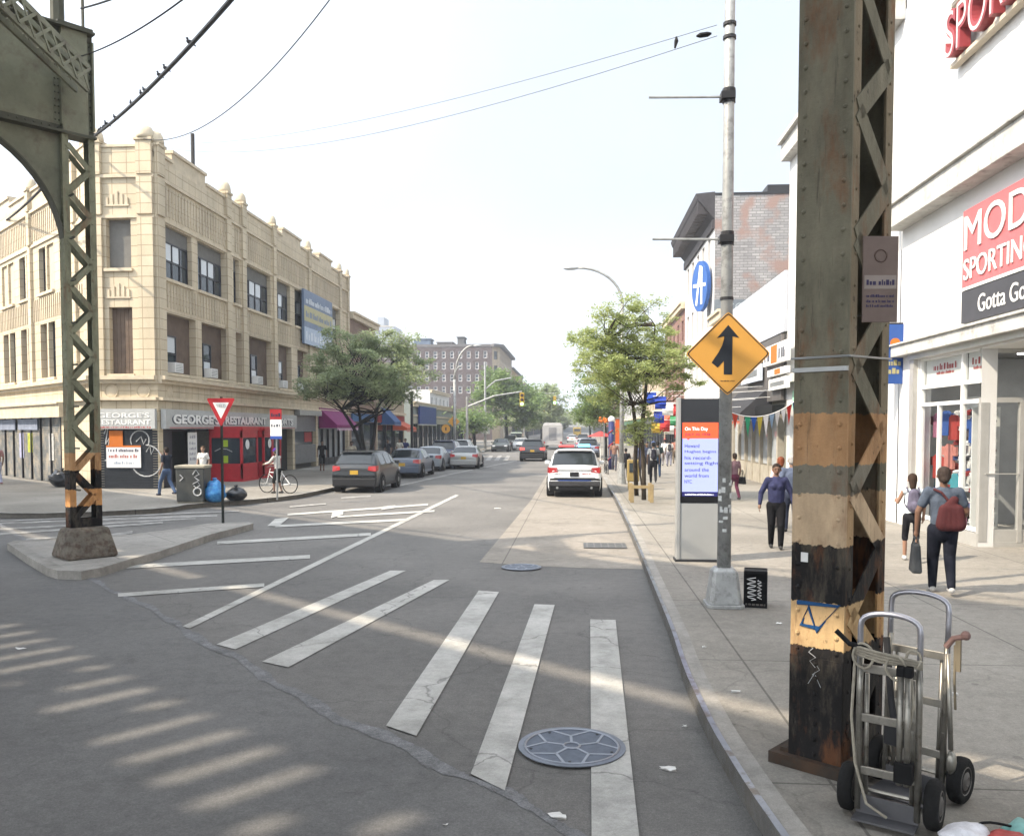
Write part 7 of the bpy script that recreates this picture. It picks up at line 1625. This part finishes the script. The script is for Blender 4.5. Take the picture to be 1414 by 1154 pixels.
    if backpack:
        mb = MB(); y = -.16*s*b_; c_(mb, (0,y-.03,Z(1.36)), .11*s, (0,y-.04,Z(1.12)), .13*s, .75); c_(mb, (0,y-.13,Z(1.15)), .07*s, (0,y-.13,Z(1.10)), .07*s)
        bp = remesh(mb, vox, t, 'backpack', cm(backpack,'pack'), 1)
        mb = MB()
        for q in (-1,1): mb.tube([(q*.10*s,y+.02,Z(1.40)),(q*.11*s,yl*.5-.02,Z(1.49)),(q*.11*s,.13*s*b_,Z(1.36)),(q*.13*s,.10*s,Z(1.18)),(q*.12*s,y+.03,Z(1.1))], .014*s, 6)
        mb.build('straps', cm(backpack,'pack'), t, world=False)
    if face:
        mb = MB(); [mb.sph(head+Vector((q*.03*s,.076*s,.012*s)), .010*s, 8, 5, (1.2,.5,.7)) for q in (-1,1)]; [mb.box(head+Vector((q*.03*s,.080*s,.032*s)), (.03*s,.006,.006)) for q in (-1,1)]; mb.build('eyes', mat('eye dark',(.015,.01,.01),.3), t, world=False)
        mb = MB(); mb.sph(head+Vector((0,.072*s,-.052*s)), .02*s, 8, 5, (1.2,.35,.35)); mb.build('mouth', mat('lips',(.28,.08,.07),.5), t, world=False)
    return t, dict(wL=wL, wR=wR, s=s, palmL=wL+(wL-eL).normalized()*.09, palmR=wR+(wR-eR).normalized()*.09)
def handbag(par_pos, rz, local, label, m, w_=.34, h_=.36, strap=.12, name='shopping_bag'):
    T = Matrix.Translation(par_pos) @ Matrix.Rotation(rz,4,'Z'); p = T @ local; t = thing(name, (p.x,p.y,p.z-strap-h_), label, 'bag', rz=rz)
    mb = MB(); mb.hexa([(-.07,-w_/2,0),(.07,-w_/2,0),(.07,w_/2,0),(-.07,w_/2,0)],[(-.04,-w_*.46,h_),(.04,-w_*.46,h_),(.04,w_*.46,h_),(-.04,w_*.46,h_)]); mb.build('pouch', m, t, world=False, bevel=.03)
    mb = MB(); [mb.tube([(q*.03,-w_*.25,h_-.02),(q*.02,-w_*.12,h_+strap*.8),(0,0,h_+strap),(q*.02,w_*.12,h_+strap*.8),(q*.03,w_*.25,h_-.02)], .010, 6) for q in (-1,1)]; mb.build('handle', m, t, world=False); return t
# woman in navy top, walking towards us
pw = G(1071,757,.15); person(pw, R(172), 'woman in a navy long-sleeved top and black leggings walking towards us', 1.66, 1.13, (.26,.15,.10), (.045,.050,.12), (.010,.010,.012), (.05,.05,.05), (.03,.02,.015), .03, .13, armL=((-.13,-.03,-.27),(-.05,.06,-.24)), armR=((.13,-.03,-.27),(.03,.07,-.24)), sleeve='long', fem=True, vox=.011, face=True)
q = G(1092,735,.15); person(q, R(0), 'grey-haired man in a slate blue shirt walking away behind the woman in navy', 1.74, 1.1, (.35,.22,.16), (.13,.16,.24), (.05,.06,.10), (.04,.04,.04), (.30,.29,.28), 0, .15, vox=.016)
q = G(1077,729,.15); person(q, R(0), 'red-haired woman in a pale pink top, half hidden behind the woman in navy', 1.68, 1.0, (.40,.26,.20), (.60,.42,.40), (.20,.18,.18), (.1,.1,.1), (.22,.06,.025), .06, .12, fem=True, vox=.016)
q = G(1014,691,.15); person(q, R(20), 'small figure in dark wine trousers with a black bag, just right of the grey pole', 1.55, .95, (.30,.18,.13), (.20,.12,.14), (.12,.03,.06), (.05,.05,.05), (.03,.02,.02), .05, .2, fem=True, vox=.02)
handbag(q, R(20), Vector((.28,0,1.0)), 'black shoulder bag of the small figure right of the pole', BLACK, .34,.24,.22)
# girl with backpack and man with bags, walking away on the right
g = G(1258,775,.15); g.z = .15
person(g, R(-10), 'long-haired girl in white vest and black shorts with a violet backpack', 1.55, .85, (.42,.24,.16), (.55,.62,.66), (.02,.02,.025), (.5,.5,.5), (.05,.03,.02), .14, .2, armL=((-.10,.06,-.24),(.02,.20,.02)), sleeve='none', legs='short', fem=True, vox=.011, backpack=(.13,.12,.17))
mn = G(1300,820,.15); rzm = R(-12)
tm_, J = person(mn, rzm, 'man in a grey-blue T-shirt and jeans walking away with a maroon sling bag', 1.80, 1.13, (.24,.13,.085), (.085,.105,.14), (.014,.016,.026), (.45,.44,.42), (.05,.035,.028), .04, .18, armL=((-.12,.02,-.28),(-.01,.05,-.27)), armR=((.10,.03,-.27),(-.02,.16,-.16)), vox=.011)
handbag(mn, rzm, J['palmL'], 'dark grey carrier bag in the left hand of the man in jeans', mat('dark bag',(.05,.055,.06),.6), .34,.42,.10)
T = Matrix.Translation(mn) @ Matrix.Rotation(rzm,4,'Z'); MAR = mat('maroon bag',(.10,.028,.03),.8,var=.2,bump=.3)
t_ = thing('sling_bag', tuple(T @ Vector((.06,-.2,1.0))), 'maroon sling bag across the back of the man in jeans', 'bag', rz=rzm); o_ = Vector((.06,-.2,1.0))
mb = MB(); [capsule(mb, Vector((x,-.02,.02)), .10, Vector((x*.8,-.02,.22)), .085, .62) for x in (-.10,-.03,.04,.10)]; capsule(mb, Vector((-.02,-.01,.28)), .07, Vector((.04,.0,.36)), .06, .6); remesh(mb, .012, t_, 'pouch', MAR)
mb = MB(); mb.tube([Vector((.0,-.01,.3)),Vector((-.12,.03,.46)),Vector((-.2,.12,.50))], .018, 6); mb.tube([Vector((.15,.0,.05)),Vector((.2,.1,.1))], .018, 6); mb.build('strap', MAR, t_, world=False)
# left side people
q = G(231,684,.15); person(q, R(70), 'man in black top and blue jeans walking left past the dark shutter', 1.70, 1.0, (.30,.18,.13), (.03,.035,.05), (.10,.15,.26), (.03,.03,.05), (.03,.02,.02), 0, .30, armR=((.06,.16,-.2),(-.1,.16,.22)), vox=.015)
q = G(281,674,.15); person(q, R(180), 'person in a white top standing behind the grey rubbish bin', 1.66, 1.0, (.45,.28,.2), (.60,.60,.58), (.1,.1,.12), (.1,.1,.1), (.12,.08,.05), .02, .02, vox=.015, fem=True)
q = G(384,681,.15); person(q, R(72), 'cyclist in a pale grey jacket, black shorts and purple cap straddling a bicycle', 1.62, 1.0, (.30,.18,.12), (.48,.46,.43), (.02,.02,.02), (.05,.05,.05), (.02,.02,.02), 0, .12, armL=((-.06,.16,-.2),(.0,.2,-.06)), armR=((.06,.16,-.2),(.0,.2,-.06)), sleeve='long', legs='short', cap=(.10,.03,.28), vox=.015, lean=.08)
q = G(445,650,.15); person(q, R(-160), 'person in black with bare lower legs standing below the magenta awning', 1.70, .9, (.30,.16,.12), (.02,.02,.025), (.02,.02,.025), (.2,.05,.05), (.02,.02,.02), 0, .05, legs='short', vox=.02)
q = G(-3,668,.15); person(q, R(60), 'person in a pinkish top at the left edge of the picture', 1.70, 1.0, (.40,.25,.2), (.55,.30,.30), (.35,.38,.5), (.4,.2,.2), (.05,.04,.03), 0, .15, vox=.02)
q = G(486,652,.15); person(q, R(180), 'person in a cream top behind the graphite SUV', 1.68, 1.0, (.30,.16,.12), (.60,.55,.45), (.1,.1,.1), (.1,.1,.1), (.02,.02,.02), 0, .05, vox=.022)
# crowd on the far right pavement
for px, py, rz, hgt, tp, bt, bk, cp, lab in ((902,667,0,1.78,(.30,.31,.32),(.02,.02,.025),(.02,.02,.03),(.1,.16,.35),'man in grey shirt, blue cap and black backpack beyond the right tree'),
     (908,660,0,1.75,(.03,.05,.05),(.03,.06,.12),None,None,'person in dark top and jeans right of the backpack wearer'),(918,643,10,1.70,(.62,.62,.62),(.3,.3,.33),None,(.6,.08,.08),'person in white with a red cap further along the right pavement'),
     (924,644,0,1.68,(.60,.58,.55),(.2,.2,.25),(.05,.05,.06),None,'person in pale top further along, beside the kiosk edge'),(893,655,180,1.66,(.05,.06,.10),(.03,.03,.04),None,None,'person in navy between the two tree trunks'),
     (882,657,170,1.68,(.10,.12,.2),(.04,.04,.06),None,None,'person in dark blue just left of the tree trunks'),(864,662,0,1.45,(.02,.02,.025),(.02,.02,.02),None,None,'short person in black beside the yellow newspaper box'),
     (932,640,0,1.70,(.45,.2,.15),(.25,.2,.15),None,None,'person in reddish top at the kiosk edge, furthest of the crowd'),(848,650,180,1.7,(.35,.2,.15),(.1,.1,.12),None,None,'person in brown beside the lamp post near the kerb')):
    person(G(px,py,.15), R(rz), lab, hgt, 1.0, (.28,.17,.12), tp, bt, (.05,.05,.05), (.02,.02,.02), 0, .18, cap=cp, backpack=bk, vox=.024)
for px, py, hgt, lab, c in ((560,640,1.7,'distant person in navy on the left pavement beyond the parked cars',(.04,.05,.15)),(552,641,1.7,'distant person in pale shirt on the left pavement',(.5,.48,.42)),(648,624,1.7,'distant pedestrian in black at the far crossing',(.03,.03,.03)),(536,643,1.7,'distant person in black by the red-trimmed shop',(.03,.03,.04))):
    person(G(px,py,.15), R(160), lab, hgt, 1.0, (.28,.17,.12), c, (.05,.05,.07), (.05,.05,.05), (.02,.02,.02), 0, .1, vox=.03)
# ================================================================ trees
BARK = mat('bark',(.075,.06,.045),.95,var=.35,scale=8,bump=.6,bscale=20); BARKD = mat('dark bark',(.03,.028,.027),.95,var=.3,scale=8)
def tree(base, trunks, cc, cr, nclump, nleaf, ls, lm, bark, label, seed=1, group=None, tr=.09, flat=1.0, shell=.25, low=-.75, sub=3, clr=.42):
    """trunks: list of [points]; cc/cr crown centre and radii (metres, world)"""
    t = thing('street_tree', tuple(base), label, 'tree', group=group); rt = random.Random(seed)
    cc = Vector(cc); pts = []; 
    while len(pts) < nclump:
        v = Vector((rt.uniform(-1,1),rt.uniform(-1,1),rt.uniform(low,1)))
        if shell < v.length < 1:
            nn = mnoise.noise(Vector((v.x*1.7+seed,v.y*1.7,v.z*1.7)))
            if v.length < .78+nn*.5: pts.append(cc+Vector((v.x*cr[0],v.y*cr[1],v.z*cr[2]*(1 if v.z > 0 else flat))))
    mb = MB()
    for k, tp in enumerate(trunks): 
        n = len(tp); mb.tube([Vector(p) for p in tp], [tr*(1.25-.75*i/(n-1)) for i in range(n)], 9)
    mb.build('trunk', bark, t, smooth=True)
    mb = MB()
    for i, p in enumerate(pts):
        tp = trunks[i % len(trunks)]; 
        base_p = min((Vector(q) for q in tp[len(tp)//2:]), key=lambda q: (q-p).length+max(0,q.z-p.z)*2)
        m1 = base_p.lerp(p,.5)+Vector((rt.uniform(-.15,.15),rt.uniform(-.15,.15),-.12*(p-base_p).length+rt.uniform(0,.15)))*1
        d0 = (p-base_p).length; r0 = min(tr*.5, .012*d0+.012); mb.tube([base_p, base_p.lerp(m1,.6)+Vector((0,0,.04)), m1, m1.lerp(p,.5)+Vector((0,0,.05)), p], [r0,r0*.8,r0*.6,r0*.4,.006], 5)
    mb.build('limbs', bark, t, smooth=True)
    V, F = [], []
    per = max(1, nleaf//nclump)
    for p in pts:
        rc = clr*(.55+.8*rt.random())
        tw = [p+Vector((rt.gauss(0,1),rt.gauss(0,1),rt.gauss(0,.5)))*rc*.6 for _ in range(sub*2)]
        for _ in range(int(per*rt.uniform(.6,1.4))):
            c = rt.choice(tw)+Vector((rt.gauss(0,1),rt.gauss(0,1),rt.gauss(0,.6)))*rc*.34
            a = Vector((rt.gauss(0,1),rt.gauss(0,1),rt.gauss(0,.45))).normalized(); u = Vector((rt.gauss(0,.5),rt.gauss(0,.5),1)).normalized(); b_ = a.cross(u).normalized()
            l = ls*rt.uniform(.6,1.4); wd = l*.42; k = len(V)
            V += [tuple(c-a*l/2), tuple(c+b_*wd/2-Vector((0,0,l*.06))), tuple(c+a*l/2-Vector((0,0,l*.12))), tuple(c-b_*wd/2-Vector((0,0,l*.06)))]; F.append((k,k+1,k+2,k+3))
    me = bpy.data.meshes.new('crown'); off = Vector(base); me.from_pydata([tuple(Vector(v)-off) for v in V], [], F); me.materials.append(lm)
    o = bpy.data.objects.new('crown', me); C.objects.link(o); o.parent = t
    return t
LF1 = leafmat('locust leaf', (.22,.28,.10), (.45,.49,.20), 1.6); LF2 = leafmat('deep leaf', (.19,.25,.14), (.42,.47,.25), 1.1); LF3 = leafmat('mid leaf', (.09,.16,.05), (.25,.33,.11), .7)
# right airy tree, two trunks
b0 = G(889,690,.15); s_ = dep(b0)/FPX; pz = lambda px, py, dy=0: atd(px, py, dep(b0)+dy)
t1 = [tuple(b0), pz(889,650), pz(886,600), pz(890,560), pz(893,520), pz(900,485), pz(905,450)]
t2 = [tuple(G(879,684,.15)), pz(877,640,.3), pz(879,600,.3), pz(874,560,.2), pz(863,525,0), pz(855,495,-.1), pz(838,470,0)]
cc = pz(870,490); tree(b0, [t1,t2], cc, (108*s_,2.4,80*s_), 165, 44000, .095, LF1, BARK, 'airy light green honey locust with two slim trunks on the right pavement', 3, tr=.065, flat=1.0, shell=.10, low=-.9, sub=4, clr=.28)
lowc = pz(885,590); tree(G(884,688,.15)+Vector((.12,.2,0)), [[tuple(G(884,688,.15)+Vector((.12,.2,0))), pz(882,640,.2), pz(884,600,.2), pz(886,575,.2)]], lowc, (24*s_,.8,42*s_), 26, 3200, .08, LF1, BARK, 'low young shoots of foliage around the right trunks', 8, tr=.025, flat=1, shell=.1, clr=.22)
# second right tree behind
b1 = G(836,634,.15); d1 = dep(b1); pz = lambda px, py: atd(px, py, d1); s_ = d1/FPX
tree(b1, [[tuple(b1), pz(836,600), pz(834,575), pz(830,550)]], pz(824,556), (40*s_,3.5,42*s_), 80, 13000, .22, LF3, BARKD, 'darker green street tree behind the airy one, near the patrol car', 4, tr=.13, clr=.6)
b1 = G(815,617,.15); d1 = dep(b1); s_ = d1/FPX
tree(b1, [[tuple(b1), pz(815,600), atd(814,585,d1), atd(812,570,d1)]][:0] or [[tuple(b1), atd(815,600,d1), atd(814,585,d1)]], atd(812,574,d1), (20*s_,4,20*s_), 40, 5000, .35, LF2, BARKD, 'small dark distant tree over the right side of the street', 6, tr=.16, clr=.9)
# left street tree
b2 = G(505,655,.15); d2 = dep(b2); s_ = d2/FPX; pz = lambda px, py, dy=0: atd(px, py, d2+dy)
tree(b2, [[tuple(b2), pz(504,630), pz(500,605), pz(497,575), pz(492,545)], [tuple(b2+Vector((.25,0,0))), pz(512,625), pz(517,600), pz(520,570), pz(530,540)], [tuple(b2+Vector((-.1,.1,0))), pz(501,620), pz(488,590), pz(472,565), pz(455,545)]],
     pz(504,514), (114*s_,4.0,70*s_), 165, 40000, .16, LF2, BARKD, 'broad dark green street tree before the cream building on the left', 12, tr=.10, flat=.85, shell=.1, sub=4, clr=.46)
# far left trees
for px, py, cy, rx, rz_, n, lf, lab, sd_ in ((700,617,552,56,46,14000,LF3,'large mid-green tree behind the traffic signal pole on the left',21),(748,612,563,38,34,9000,LF2,'dark tree further down on the left, behind the black SUV',22),(728,609,575,34,26,6000,LF2,'dark tree between the large green one and the truck',23),
      (775,604,580,16,14,3000,LF2,'small distant tree just left of the end of the street',24),(655,621,580,16,18,2500,LF3,'small tree at the far corner left of the signal pole',25)):
    b3 = G(px,py,.15); d3 = dep(b3); s_ = d3/FPX
    tree(b3, [[tuple(b3), atd(px,py-14,d3), atd(px-2,cy+10,d3), atd(px,cy,d3)]], atd(px,cy,d3), (rx*s_,5.5,rz_*s_), 90, n, .36*d3/100+.1, lf, BARKD, lab, sd_, tr=.2, clr=1.1, sub=3)
